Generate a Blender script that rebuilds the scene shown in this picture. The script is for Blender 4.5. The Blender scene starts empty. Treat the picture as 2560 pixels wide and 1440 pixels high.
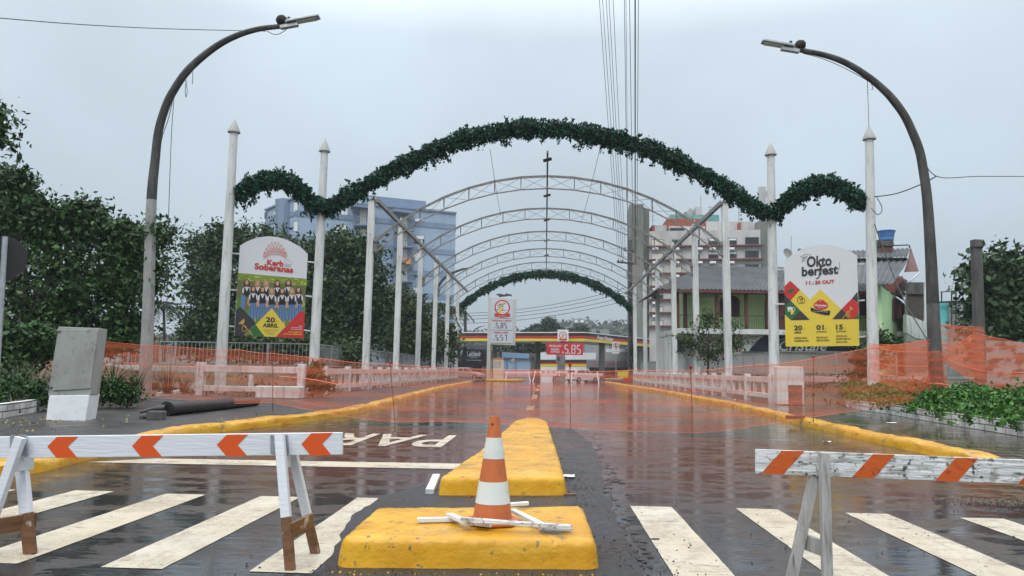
import bpy, math, random
import numpy as np
from mathutils import Vector, Matrix

random.seed(11)
RNG = np.random.default_rng(11)
S = bpy.context.scene
COL = S.collection

# ------------------------------------------------------------------ camera
FPX, IW, IH = 1850.0, 2560.0, 1440.0
PITCH, YAW, ROLL, EYE = math.radians(6.2765), math.radians(2.6664), 0.018, 1.3
ROT = Matrix.Rotation(YAW, 3, 'Z') @ Matrix.Rotation(math.pi / 2 + PITCH, 3, 'X') @ Matrix.Rotation(ROLL, 3, 'Z')
cam = bpy.data.cameras.new('camera')
cam.sensor_width = 36.0
cam.lens = 36.0 * FPX / IW
cam.clip_start, cam.clip_end = 0.1, 5000
camo = bpy.data.objects.new('camera', cam)
COL.objects.link(camo)
camo.matrix_world = Matrix.Translation((0, 0, EYE)) @ ROT.to_4x4()
S.camera = camo

# ------------------------------------------------------------------ overcast sky
SUN_EL, SUN_AZ = math.radians(52), math.radians(200)
W = bpy.data.worlds.new('World')
S.world = W
W.use_nodes = True
nt = W.node_tree
nt.nodes.clear()
wo = nt.nodes.new('ShaderNodeOutputWorld')
bg = nt.nodes.new('ShaderNodeBackground')
sky = nt.nodes.new('ShaderNodeTexSky')
sky.sky_type = 'NISHITA'
sky.sun_disc = False
sky.sun_elevation = SUN_EL
sky.sun_rotation = SUN_AZ
tc = nt.nodes.new('ShaderNodeTexCoord')
sep = nt.nodes.new('ShaderNodeSeparateXYZ')
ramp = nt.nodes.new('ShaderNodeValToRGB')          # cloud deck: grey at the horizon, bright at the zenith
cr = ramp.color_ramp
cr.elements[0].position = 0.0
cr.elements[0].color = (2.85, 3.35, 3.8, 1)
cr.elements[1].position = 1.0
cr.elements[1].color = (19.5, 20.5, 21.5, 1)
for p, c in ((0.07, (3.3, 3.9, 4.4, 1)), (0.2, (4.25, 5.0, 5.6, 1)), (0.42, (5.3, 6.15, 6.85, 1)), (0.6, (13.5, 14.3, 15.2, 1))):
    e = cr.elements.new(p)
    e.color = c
noi = nt.nodes.new('ShaderNodeTexNoise')
noi.inputs['Scale'].default_value = 2.2
noi.inputs['Detail'].default_value = 5
mapr = nt.nodes.new('ShaderNodeMapRange')
mapr.inputs['From Min'].default_value = 0.3
mapr.inputs['From Max'].default_value = 0.7
mapr.inputs['To Min'].default_value = 0.88
mapr.inputs['To Max'].default_value = 1.12
mul = nt.nodes.new('ShaderNodeVectorMath')
mul.operation = 'SCALE'
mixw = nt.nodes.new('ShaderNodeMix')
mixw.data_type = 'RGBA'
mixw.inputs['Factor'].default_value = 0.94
L = nt.links.new
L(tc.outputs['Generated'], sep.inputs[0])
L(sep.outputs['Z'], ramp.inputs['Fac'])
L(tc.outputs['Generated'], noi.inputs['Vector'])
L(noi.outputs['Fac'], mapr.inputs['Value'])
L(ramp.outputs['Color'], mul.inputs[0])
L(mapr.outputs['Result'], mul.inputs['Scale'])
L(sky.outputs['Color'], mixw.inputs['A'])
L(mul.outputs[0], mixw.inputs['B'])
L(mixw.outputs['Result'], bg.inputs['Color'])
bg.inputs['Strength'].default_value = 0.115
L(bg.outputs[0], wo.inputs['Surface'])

sun = bpy.data.lights.new('sun', 'SUN')
sun.energy = 1.2
sun.angle = math.radians(35)
sun.color = (1.0, 0.97, 0.93)
suno = bpy.data.objects.new('sun', sun)
COL.objects.link(suno)
sd = Vector((math.sin(SUN_AZ) * math.cos(SUN_EL), math.cos(SUN_AZ) * math.cos(SUN_EL), math.sin(SUN_EL)))
suno.rotation_euler = sd.to_track_quat('Z', 'Y').to_euler()

S.view_settings.view_transform = 'Standard'
S.view_settings.look = 'None'
S.view_settings.exposure = 0.2
S.view_settings.gamma = 1.0
S.view_settings.use_curve_mapping = False
S.cycles.max_bounces = 6
S.cycles.transparent_max_bounces = 24
S.cycles.use_denoising = True

# ------------------------------------------------------------------ helpers
EYEV = Vector((0, 0, EYE))
def ray(px, py):
    return ROT @ Vector(((px - IW / 2) / FPX, (IH / 2 - py) / FPX, -1.0))
def G(px, py, z=0.0):                 # where a line of sight meets the level z
    d = ray(px, py)
    return EYEV + d * ((z - EYE) / d.z)
def D(px, py, Y):                     # where it meets the upright plane at distance Y
    d = ray(px, py)
    return EYEV + d * (Y / d.y)
def px2m(n, Y):
    return n * Y / FPX
class Plane:
    def __init__(s, p, n):
        s.p = Vector(p); s.n = Vector(n).normalized()
        if s.n.dot(EYEV - s.p) < 0: s.n = -s.n
    @staticmethod
    def upright(a, b):
        a, b = Vector(a), Vector(b)
        t = b - a
        return Plane(a, (t.y, -t.x, 0))
    def at(s, px, py, off=0.0):
        d = ray(px, py)
        t = (s.p - EYEV).dot(s.n) / d.dot(s.n)
        return EYEV + d * t + s.n * off

LOC = {}
def link(o, parent=None):
    COL.objects.link(o)
    if parent is not None: o.parent = parent
    return o
def tag(o, label=None, cat=None, group=None, kind=None):
    if label: o['label'] = label
    if cat: o['category'] = cat
    if group: o['group'] = group
    if kind: o['kind'] = kind
    return o
def thing(name, label, cat, loc=(0, 0, 0), group=None):
    o = bpy.data.objects.new(name, None)
    o.empty_display_size = 0.2
    o.location = Vector(loc)
    link(o)
    LOC[o.name] = Vector(loc)
    return tag(o, label, cat, group)
def kids(o):
    return [c for c in bpy.data.objects if c.parent == o]
def copy_tree(o, loc=None, rotz=None, label=None, group=None, parent=None):
    c = o.copy()
    COL.objects.link(c)
    c.parent = parent
    if loc is not None: c.location = Vector(loc)
    if rotz is not None: c.rotation_euler = (0, 0, rotz)
    if label: c['label'] = label
    if group: c['group'] = group
    for k in kids(o): copy_tree(k, parent=c)
    return c

class MB:
    def __init__(s): s.v = []; s.f = []; s.m = []
    def add(s, vs, fs, mi=0):
        b = len(s.v)
        s.v += [(float(v[0]), float(v[1]), float(v[2])) for v in vs]
        s.f += [tuple(b + i for i in f) for f in fs]
        s.m += [mi] * len(fs)
        return s
    def obox(s, c, ax, ay, az, mi=0):
        c, ax, ay, az = Vector(c), Vector(ax), Vector(ay), Vector(az)
        vs = [c + ax * i + ay * j + az * k for k in (-1, 1) for j in (-1, 1) for i in (-1, 1)]
        return s.add(vs, [(0, 2, 3, 1), (4, 5, 7, 6), (0, 1, 5, 4), (2, 6, 7, 3), (0, 4, 6, 2), (1, 3, 7, 5)], mi)
    def box(s, x0, x1, y0, y1, z0, z1, mi=0):
        return s.obox(((x0 + x1) / 2, (y0 + y1) / 2, (z0 + z1) / 2), ((x1 - x0) / 2, 0, 0), (0, (y1 - y0) / 2, 0), (0, 0, (z1 - z0) / 2), mi)
    def bar(s, p, q, w, h, up=(0, 0, 1), mi=0):
        p, q = Vector(p), Vector(q)
        d = (q - p)
        t = d.normalized()
        u = Vector(up)
        side = t.cross(u)
        if side.length < 1e-4: side = t.cross(Vector((0, 1, 0)))
        side.normalize()
        u = side.cross(t)
        return s.obox((p + q) / 2, d / 2, side * w / 2, u * h / 2, mi)
    def tube(s, pts, r, n=8, mi=0, cap=True, flat=1.0):
        pts = [Vector(p) for p in pts]
        rs = r if isinstance(r, (list, tuple)) else [r] * len(pts)
        t0 = (pts[1] - pts[0]).normalized()
        u = t0.cross(Vector((0, 0, 1)))
        if u.length < 1e-3: u = Vector((1, 0, 0))
        u.normalize()
        vs = []
        for i, p in enumerate(pts):
            t = (pts[min(i + 1, len(pts) - 1)] - pts[max(i - 1, 0)]).normalized()
            u = (u - t * u.dot(t)).normalized()
            w = t.cross(u)
            for k in range(n):
                a = 2 * math.pi * k / n
                vs.append(p + (u * math.cos(a) + w * math.sin(a) * flat) * rs[i])
        fs = []
        for i in range(len(pts) - 1):
            for k in range(n):
                k2 = (k + 1) % n
                fs.append((i * n + k, i * n + k2, (i + 1) * n + k2, (i + 1) * n + k))
        if cap:
            fs.append(tuple(range(n - 1, -1, -1)))
            b = (len(pts) - 1) * n
            fs.append(tuple(range(b, b + n)))
        return s.add(vs, fs, mi)
    def poly(s, pts, mi=0):
        return s.add(pts, [tuple(range(len(pts)))], mi)
    def prism(s, pts, vec, mi=0):
        pts = [Vector(p) for p in pts]
        vec = Vector(vec)
        n = len(pts)
        fs = [tuple(range(n)), tuple(range(2 * n - 1, n - 1, -1))]
        fs += [(i, n + i, n + (i + 1) % n, (i + 1) % n) for i in range(n)]
        return s.add(pts + [p + vec for p in pts], fs, mi)
    def lathe(s, c, prof, n=24, mi=0):
        c = Vector(c)
        vs = []
        for r, z in prof:
            for k in range(n):
                a = 2 * math.pi * k / n
                vs.append(c + Vector((r * math.cos(a), r * math.sin(a), z)))
        fs = []
        for i in range(len(prof) - 1):
            for k in range(n):
                k2 = (k + 1) % n
                fs.append((i * n + k, i * n + k2, (i + 1) * n + k2, (i + 1) * n + k))
        fs.append(tuple(range(n - 1, -1, -1)))
        b = (len(prof) - 1) * n
        fs.append(tuple(range(b, b + n)))
        return s.add(vs, fs, mi)
    def grid(s, rows, mi=0):
        n = len(rows[0])
        vs = [p for r in rows for p in r]
        fs = [(i * n + j, i * n + j + 1, (i + 1) * n + j + 1, (i + 1) * n + j) for i in range(len(rows) - 1) for j in range(n - 1)]
        return s.add(vs, fs, mi)
    def sphere(s, c, rx, ry, rz, n=12, m=8, mi=0, jit=0):
        c = Vector(c)
        rows = []
        for i in range(m + 1):
            th = math.pi * i / m
            row = []
            for k in range(n + 1):
                a = 2 * math.pi * (k % n) / n
                j = 1 + jit * math.sin(3.1 * a + 5 * th) * math.cos(2.3 * th + a)
                row.append(c + Vector((rx * math.sin(th) * math.cos(a), ry * math.sin(th) * math.sin(a), rz * math.cos(th))) * j)
            rows.append(row)
        return s.grid(rows, mi)
    def build(s, name, mats, parent=None, loc=None, smooth=False, bevel=0, solid=0):
        org = Vector(loc) if loc is not None else (LOC[parent.name] if parent is not None else Vector((0, 0, 0)))
        me = bpy.data.meshes.new(name)
        me.from_pydata([(v[0] - org.x, v[1] - org.y, v[2] - org.z) for v in s.v], [], s.f)
        for m in (mats if isinstance(mats, (list, tuple)) else [mats]): me.materials.append(m)
        me.polygons.foreach_set('material_index', s.m)
        if smooth:
            me.polygons.foreach_set('use_smooth', [True] * len(s.f))
            me.set_sharp_from_angle(angle=math.radians(40))
        me.update()
        o = bpy.data.objects.new(name, me)
        if parent is None: o.location = org
        link(o, parent)
        LOC[o.name] = org
        if bevel:
            b = o.modifiers.new('bevel', 'BEVEL')
            b.width = bevel; b.segments = 2; b.limit_method = 'ANGLE'; b.harden_normals = False
        return o
def struct(mb, name, mats, **k):
    return tag(mb.build(name, mats, **k), kind='structure')

def fast_mesh(name, V, F, mat, parent=None, loc=None):
    """V (n,3) array, F (m,4) int array -> one mesh object"""
    org = Vector(loc) if loc is not None else (LOC[parent.name] if parent is not None else Vector((0, 0, 0)))
    me = bpy.data.meshes.new(name)
    n, m, k = len(V), len(F), F.shape[1]
    me.vertices.add(n)
    me.vertices.foreach_set('co', (V - np.array(org)).astype(np.float32).ravel())
    me.loops.add(m * k)
    me.loops.foreach_set('vertex_index', F.astype(np.int32).ravel())
    me.polygons.add(m)
    me.polygons.foreach_set('loop_start', np.arange(0, m * k, k, dtype=np.int32))
    me.materials.append(mat)
    me.update(calc_edges=True)
    me.validate()
    o = bpy.data.objects.new(name, me)
    if parent is None: o.location = org
    link(o, parent)
    LOC[o.name] = org
    return o
def unit(a):
    return a / np.maximum(np.linalg.norm(a, axis=1, keepdims=True), 1e-9)
def leaf_mesh(name, C, size, mat, parent=None, loc=None, asp=0.5, U=None, droop=0.3, jit=0.5):
    """one folded diamond-shaped leaf at every centre in C"""
    n = len(C)
    if U is None:
        U = RNG.normal(size=(n, 3)); U[:, 2] -= droop
    U = unit(U)
    R = RNG.normal(size=(n, 3)); R[:, 2] += 0.8
    Vv = unit(np.cross(U, R))
    N = np.cross(U, Vv)
    s = (size * (1 + jit * RNG.uniform(-1, 1, n)))[:, None]
    A = C - U * s * .5
    B = C + U * s * .5
    P = C + Vv * s * asp * .5 + N * s * .1 - U * s * .06
    Q = C - Vv * s * asp * .5 + N * s * .1 - U * s * .06
    V = np.stack([A, P, B, Q], 1).reshape(-1, 3)
    F = np.arange(4 * n).reshape(n, 4)
    return fast_mesh(name, V, F, mat, parent, loc)

# ---- text, as flat mesh outlines in a plane given by origin o, right vector u, up vector v
def text_polys(txt, bold=0.0, shear=0.0, space=1.0):
    cu = bpy.data.curves.new('lettering', 'FONT')
    cu.body = txt
    cu.size = 1.0
    cu.offset = bold
    cu.shear = shear
    cu.space_character = space
    cu.fill_mode = 'FRONT'
    cu.resolution_u = 3
    ob = bpy.data.objects.new('lettering', cu)
    COL.objects.link(ob)
    dg = bpy.context.evaluated_depsgraph_get()
    dg.update()
    me = bpy.data.meshes.new_from_object(ob.evaluated_get(dg))
    vs = [(v.co.x, v.co.y) for v in me.vertices]
    fs = [tuple(p.vertices) for p in me.polygons]
    bpy.data.objects.remove(ob)
    bpy.data.curves.remove(cu)
    bpy.data.meshes.remove(me)
    return vs, fs
def put_text(mb, txt, bl, br, tl, mi=0, bold=0.0, shear=0.0, space=1.0):
    """fit txt into the parallelogram bottom-left, bottom-right, top-left"""
    vs, fs = text_polys(txt, bold, shear, space)
    if not vs: return
    xs = [v[0] for v in vs]; ys = [v[1] for v in vs]
    x0, x1, y0, y1 = min(xs), max(xs), min(ys), max(ys)
    bl, br, tl = Vector(bl), Vector(br), Vector(tl)
    u, v = br - bl, tl - bl
    mb.add([bl + u * ((x - x0) / (x1 - x0)) + v * ((y - y0) / (y1 - y0)) for x, y in vs], fs, mi)
SEG = {'0': 'abcdef', '1': 'bc', '2': 'abged', '3': 'abgcd', '4': 'fgbc', '5': 'afgcd', '6': 'afgedc', '7': 'abc', '8': 'abcdefg', '9': 'abcdfg'}
def put_digits(mb, txt, bl, br, tl, mi=0, th=0.16):
    """seven-segment figures"""
    bl, br, tl = Vector(bl), Vector(br), Vector(tl)
    wid = sum(0.3 if c in ',.' else 1.0 for c in txt)
    u, v = (br - bl) / wid, tl - bl
    x = 0
    def q(x0, y0, x1, y1):
        mb.poly([bl + u * x0 + v * y0, bl + u * x1 + v * y0, bl + u * x1 + v * y1, bl + u * x0 + v * y1], mi)
    for c in txt:
        if c in ',.':
            q(x + .02, -.08, x + .2, .1)
            x += 0.3
            continue
        a, b = x + .12, x + .88
        t, s = th, th * .62
        for g in SEG[c]:
            if g == 'a': q(a + t, 1 - s, b - t, 1)
            if g == 'd': q(a + t, 0, b - t, s)
            if g == 'g': q(a + t, .5 - s / 2, b - t, .5 + s / 2)
            if g == 'b': q(b - t, .53, b, .97)
            if g == 'c': q(b - t, .03, b, .47)
            if g == 'f': q(a, .53, a + t, .97)
            if g == 'e': q(a, .03, a + t, .47)
        x += 1

# ------------------------------------------------------------------ materials
def srgb(r, g, b):
    f = lambda c: (c / 12.92 if c <= 0.04045 else ((c + 0.055) / 1.055) ** 2.4)
    return (f(r / 255), f(g / 255), f(b / 255))
def mat(name, col, rough=0.6, layers=(), bump=0.0, bscale=60.0, metal=0.0, spec=0.5, rvar=None, leaf=None, bvec=(1, 1, 1), ior=1.45, coat=0.0):
    """Principled surface; each layer = (scale xyz, threshold lo, hi, colour[, detail]) breaks the colour up with noise"""
    m = bpy.data.materials.new(name)
    m.use_nodes = True
    t = m.node_tree
    n = t.nodes
    b = n['Principled BSDF']
    b.inputs['Roughness'].default_value = rough
    b.inputs['Metallic'].default_value = metal
    b.inputs['Specular IOR Level'].default_value = spec
    b.inputs['IOR'].default_value = ior
    b.inputs['Coat Weight'].default_value = coat
    b.inputs['Coat Roughness'].default_value = 0.08
    b.inputs['Base Color'].default_value = (*col, 1)
    tcn = n.new('ShaderNodeTexCoord')
    def noise(vec, detail=6, w=0.0, rough_=0.6):
        mp = n.new('ShaderNodeMapping')
        mp.inputs['Scale'].default_value = vec
        mp.inputs['Location'].default_value = (w, w * 1.7, w * .6)
        t.links.new(tcn.outputs['Object'], mp.inputs['Vector'])
        nz = n.new('ShaderNodeTexNoise')
        nz.inputs['Scale'].default_value = 1.0
        nz.inputs['Detail'].default_value = detail
        nz.inputs['Roughness'].default_value = rough_
        t.links.new(mp.outputs[0], nz.inputs['Vector'])
        return nz.outputs['Fac']
    def rng(sock, lo, hi, a=0.0, c=1.0):
        r = n.new('ShaderNodeMapRange')
        r.inputs['From Min'].default_value = lo
        r.inputs['From Max'].default_value = hi
        r.inputs['To Min'].default_value = a
        r.inputs['To Max'].default_value = c
        t.links.new(sock, r.inputs['Value'])
        return r.outputs['Result']
    cur = None
    def mix(fac, c2):
        nonlocal cur
        mx = n.new('ShaderNodeMix')
        mx.data_type = 'RGBA'
        if cur is None: mx.inputs['A'].default_value = (*col, 1)
        else: t.links.new(cur, mx.inputs['A'])
        mx.inputs['B'].default_value = (*c2, 1)
        t.links.new(fac, mx.inputs['Factor'])
        cur = mx.outputs['Result']
    for i, ly in enumerate(layers):
        vec = ly[0] if isinstance(ly[0], tuple) else (ly[0],) * 3
        mix(rng(noise(vec, ly[4] if len(ly) > 4 else 6, 3.7 * i), ly[1], ly[2]), ly[3])
    if leaf:                                     # each leaf its own shade
        g = n.new('ShaderNodeNewGeometry')
        mix(rng(g.outputs['Random Per Island'], 0.35, 1.0, 0, 0.85), leaf)
    if cur is not None: t.links.new(cur, b.inputs['Base Color'])
    if rvar:
        t.links.new(rng(noise((rvar[0],) * 3 if not isinstance(rvar[0], tuple) else rvar[0], 5, 9.1), rvar[3] if len(rvar) > 3 else .35, rvar[4] if len(rvar) > 4 else .65, rvar[1], rvar[2]), b.inputs['Roughness'])
    if bump:
        bp = n.new('ShaderNodeBump')
        bp.inputs['Strength'].default_value = bump
        bp.inputs['Distance'].default_value = 0.02
        t.links.new(noise(tuple(bscale * q for q in bvec), 4, 1.3), bp.inputs['Height'])
        t.links.new(bp.outputs[0], b.inputs['Normal'])
    m['_'] = 0
    del m['_']
    return m
def nodes(m):
    return m.node_tree, m.node_tree.nodes, m.node_tree.nodes['Principled BSDF']
# ------------------------------------------------------------------ surfaces
WHITE_PAINT = mat('white_paint_weathered', (.6, .61, .6), .5, [((1.2, 1.2, .3), .45, .7, (.42, .42, .4)), ((9, 9, .8), .54, .7, (.3, .3, .28)), ((5, 5, 5), .62, .72, (.24, .235, .22))], bump=.15, bscale=9)
WHITE_BOARD = mat('white_board_paint', (.62, .64, .67), .42, [((2, 8, 40), .5, .8, (.58, .6, .62)), ((14, 14, 14), .7, .76, (.35, .33, .3))], bump=.2, bscale=6, bvec=(1, 6, 12))
OLD_BOARD = mat('worn_board_paint', (.66, .67, .67), .5, [((3, 9, 60), .46, .6, (.4, .4, .38)), ((9, 9, 14), .54, .65, (.24, .23, .21)), (26, .58, .64, (.07, .065, .06)), ((7, 7, 40), .6, .68, (.08, .075, .07)), ((2.5, 5, 3), .62, .72, (.3, .24, .18))], bump=.4, bscale=7, bvec=(1, 6, 12))
ORANGE_PAINT = mat('orange_paint', (.62, .085, .012), .4, [((6, 6, 30), .55, .8, (.5, .07, .015))], bump=.1, bscale=20)
OLD_ORANGE = mat('worn_orange_paint', (.5, .09, .012), .45, [(16, .56, .66, (.22, .045, .012)), ((4, 4, 40), .58, .7, (.3, .07, .02))], bump=.3, bscale=14)
WOOD_WET = mat('wet_brown_wood', (.16, .078, .036), .35, [((4, 4, 30), .4, .7, (.1, .04, .016)), (7, .6, .7, (.42, .34, .28))], bump=.3, bscale=30)
WOOD_GREY = mat('weathered_grey_wood', (.38, .37, .35), .6, [((30, 30, 3), .45, .7, (.2, .19, .17)), ((60, 60, 2.5), .62, .7, (.07, .06, .05))], bump=.6, bscale=20, bvec=(3, 3, .3))
YELLOW = mat('yellow_kerb_paint', (.6, .315, .012), .38, [((.7, .7, .7), .5, .62, (.52, .26, .01)), (1.6, .45, .7, (.52, .24, .006)), ((1.2, 1.2, 7), .56, .72, (.66, .4, .05)), (5, .63, .71, (.3, .17, .03)), (14, .63, .69, (.12, .1, .06)), ((2.2, 2.2, 5), .6, .68, (.26, .17, .05)), ((1.1, 1.1, 3), .64, .7, (.13, .1, .05))], bump=.5, bscale=13, rvar=(2.5, .12, .5))
GALV = mat('galvanised_steel', (.42, .44, .46), .4, [(9, .45, .7, (.3, .31, .32))], metal=.7)
STEEL_GREY = mat('grey_tubular_steel', (.24, .235, .225), .5, [(3, .45, .7, (.15, .125, .1))], metal=.3)
DARK_STEEL = mat('dark_steel', (.03, .028, .026), .5)
RUST_ROD = mat('rusty_rod', (.1, .04, .025), .6, [(30, .45, .6, (.05, .03, .02))])
RED_CAP = mat('red_plastic', (.38, .02, .015), .4)
CAP = mat('cap_sheet_metal', (.4, .4, .38), .55, [(3, .5, .7, (.3, .3, .28))])
CONC = mat('grey_concrete', (.3, .3, .285), .7, [(1.4, .45, .7, (.2, .2, .19)), ((14, 14, 2), .6, .72, (.12, .12, .11))], bump=.3, bscale=25)
CONC_DARK = mat('black_stained_concrete', (.1, .098, .092), .75, [((3, 3, .8), .4, .62, (.05, .048, .045)), ((20, 20, 5), .6, .7, (.03, .03, .028))], bump=.5, bscale=22)
MUD = mat('dried_mud', (.045, .032, .025), .9, [(9, .4, .6, (.02, .015, .012))], bump=.8, bscale=30)
STAIN = mat('black_stained_arm', (.03, .028, .026), .7, [((3, 3, .8), .45, .65, (.075, .07, .065)), ((20, 20, 5), .62, .7, (.14, .135, .125))], bump=.5, bscale=22)
BLACK_PIPE = mat('black_pipe', (.02, .02, .022), .28, [(6, .55, .7, (.05, .048, .045))], bump=.1, bscale=12)
CABLE = mat('black_cable', (.012, .012, .012), .5)
CABLE_GREY = mat('grey_cable', (.05, .052, .055), .5)

# wet asphalt: dark aggregate under a thin film of water
ROAD = mat('wet_asphalt', (.026, .025, .027), .2, [((.5, .3, 1), .46, .66, (.044, .037, .039)), ((3, 1.2, 1), .5, .75, (.018, .018, .02)), (70, .55, .7, (.075, .074, .075), 2), ((.9, .5, 1), .62, .74, (.052, .044, .038))], ior=1.5)
t, n, b = nodes(ROAD)
tcn = n.new('ShaderNodeTexCoord')
def _noise(vec, det=4, rough=.6):
    mp = n.new('ShaderNodeMapping'); mp.inputs['Scale'].default_value = vec
    t.links.new(tcn.outputs['Object'], mp.inputs['Vector'])
    z = n.new('ShaderNodeTexNoise'); z.inputs['Scale'].default_value = 1; z.inputs['Detail'].default_value = det; z.inputs['Roughness'].default_value = rough
    t.links.new(mp.outputs[0], z.inputs['Vector'])
    return z.outputs['Fac']
def _range(s, a, b_, c, d):
    r = n.new('ShaderNodeMapRange')
    for k, v in zip(('From Min', 'From Max', 'To Min', 'To Max'), (a, b_, c, d)): r.inputs[k].default_value = v
    t.links.new(s, r.inputs['Value'])
    return r.outputs['Result']
def _math(op, a, c):
    q = n.new('ShaderNodeMath'); q.operation = op
    for i, s in enumerate((a, c)):
        if isinstance(s, (int, float)): q.inputs[i].default_value = s
        else: t.links.new(s, q.inputs[i])
    return q.outputs[0]
wet = _math('MAXIMUM', _range(_noise((1.3, 2.6, 1), 9, .7), .5, .64, 0, 1), _range(_noise((.3, .25, 1), 4), .55, .66, 0, .7))          # 0 = standing water, 1 = merely damp
t.links.new(_range(wet, 0, 1, .02, .22), b.inputs['Roughness'])
grain = _math('MULTIPLY', _noise((85, 85, 85), 2), _range(wet, 0, 1, .05, .8))
ripple = _math('ADD', _math('MULTIPLY', _noise((1.6, 9, 9), 4, .6), .5), _math('MULTIPLY', _noise((7, 26, 9), 3, .6), .16))
bp = n.new('ShaderNodeBump'); bp.inputs['Strength'].default_value = .24; bp.inputs['Distance'].default_value = .02
t.links.new(_math('ADD', grain, ripple), bp.inputs['Height'])
t.links.new(bp.outputs[0], b.inputs['Normal'])

PATCH = mat('fresh_black_asphalt', (.018, .019, .021), .36, [(70, .5, .7, (.05, .052, .056), 2), ((1.4, 1, 1), .5, .68, (.03, .031, .034))], bump=.9, bscale=75, rvar=(1.6, .16, .5))
PAINT = mat('road_paint', (.52, .46, .36), .36, [((14, 9, 1), .5, .62, (.42, .35, .26)), ((2.5, 16, 1), .6, .68, (.2, .165, .125)), ((40, 40, 1), .62, .66, (.06, .055, .05)), ((2, .9, 1), .45, .68, (.5, .42, .3)), ((6, 3, 1), .58, .7, (.38, .32, .24)), ((28, 28, 1), .66, .72, (.12, .1, .09)), ((.8, .8, 1), .55, .7, (.58, .54, .46))], bump=.3, bscale=60, rvar=(2.2, .12, .5))
EARTH = mat('wet_earth', (.085, .06, .038), .8, [(.4, .45, .62, (.05, .06, .025)), (3, .5, .7, (.12, .085, .055))], bump=.6, bscale=6)
YARD = mat('damp_concrete_yard', (.16, .155, .15), .4, [(.3, .45, .65, (.11, .1, .1))], rvar=(.4, .15, .5))

def paver(name, col, col2, joint, sx, bw, bh, r0, r1, mort=.012):
    m = mat(name, col, .3, rvar=(1.1, r0, r1))
    t, n, b = nodes(m)
    tcn = n.new('ShaderNodeTexCoord')
    br = n.new('ShaderNodeTexBrick')
    br.inputs['Scale'].default_value = sx
    br.inputs['Brick Width'].default_value = bw
    br.inputs['Row Height'].default_value = bh
    br.inputs['Mortar Size'].default_value = mort
    br.inputs['Color1'].default_value = (*col, 1)
    br.inputs['Color2'].default_value = (*col2, 1)
    br.inputs['Mortar'].default_value = (*joint, 1)
    t.links.new(tcn.outputs['Object'], br.inputs['Vector'])
    nz = n.new('ShaderNodeTexNoise'); nz.inputs['Scale'].default_value = 2.5; nz.inputs['Detail'].default_value = 6
    t.links.new(tcn.outputs['Object'], nz.inputs['Vector'])
    mx = n.new('ShaderNodeMix'); mx.data_type = 'RGBA'; mx.blend_type = 'MULTIPLY'; mx.inputs['Factor'].default_value = .75
    t.links.new(br.outputs['Color'], mx.inputs['A'])
    r = n.new('ShaderNodeMapRange'); r.inputs['From Min'].default_value = .3; r.inputs['From Max'].default_value = .7; r.inputs['To Min'].default_value = .45; r.inputs['To Max'].default_value = 1.35
    t.links.new(nz.outputs['Fac'], r.inputs['Value'])
    t.links.new(r.outputs['Result'], mx.inputs['B'])
    t.links.new(mx.outputs['Result'], b.inputs['Base Color'])
    bp = n.new('ShaderNodeBump'); bp.inputs['Strength'].default_value = .5; bp.inputs['Distance'].default_value = .006; bp.invert = True
    t.links.new(br.outputs['Fac'], bp.inputs['Height'])
    t.links.new(bp.outputs[0], b.inputs['Normal'])
    return m
PAVER_DARK = paver('dark_wet_pavers', (.045, .042, .04), (.03, .028, .028), (.015, .014, .013), 1, .22, .11, .3, .6)
SLAB_WET = paver('brown_wet_slabs', (.06, .05, .04), (.038, .032, .026), (.2, .18, .15), 1, .66, .46, .06, .28, .022)
WHITE_BRICK = paver('white_painted_brick', (.62, .62, .6), (.55, .55, .53), (.07, .065, .06), 1, .42, .14, .4, .7, .012)

# ------------------------------------------------------------------ ground, road, pavements
struct(MB().poly([(-1500, -60, -.06), (1500, -60, -.06), (1500, 2500, -.06), (-1500, 2500, -.06)]), 'ground', EARTH)
rd = MB()
for i in range(24):
    for j in range(36):
        x0, y0 = -48 + i * 4, -6 + j * 4
        rd.poly([(x0, y0, 0), (x0 + 4, y0, 0), (x0 + 4, y0 + 4, 0), (x0, y0 + 4, 0)])
struct(rd, 'road', ROAD)

def resample(pts, step):
    out = [Vector(pts[0])]
    for a, b_ in zip(pts, pts[1:]):
        a, b_ = Vector(a), Vector(b_)
        k = max(1, int((b_ - a).length / step))
        out += [a.lerp(b_, i / k) for i in range(1, k + 1)]
    return out
def kerb(name, path, side, wd=.3, ht=.17, step=.16, rough=.018, taper=0):
    """painted kerb: bottom edge follows path, body lies to the given side (+1 left of travel)"""
    P = resample(path, step)
    rows = []
    N = len(P)
    for i, p in enumerate(P):
        tdir = (P[min(i + 1, N - 1)] - P[max(i - 1, 0)]).normalized()
        nrm = Vector((-tdir.y, tdir.x, 0)) * side
        j = lambda: random.uniform(-rough, rough)
        h = ht + .012 * math.sin(i * .37) + j() * .6
        if taper and i > N - taper: h = max(.03, ht * (N - i) / taper)
        prof = [(0 + j() * .5, -.02), (.012 + j(), h * .5), (.03 + j(), h - .035), (.065 + j(), h - .008), (.13, h + j() * .3), (wd, h - .004 + j() * .2), (wd + .01, -.02)]
        rows.append([p + nrm * a + Vector((0, 0, z)) for a, z in prof])
    mb = MB().grid(rows)
    for k in (0, -1): mb.poly(rows[k])
    return struct(mb, name, YELLOW, smooth=True), P
kl = [G(*p) for p in ((1182, 957), (1118, 970), (1044, 991), (943, 1022), (866, 1040), (777, 1053), (679, 1066), (569, 1078), (440, 1101), (330, 1125), (240, 1146), (103, 1181), (0, 1196), (-260, 1230))]
_, KL = kerb('kerb_left', [tuple(p) for p in kl], -1, .36)
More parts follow.
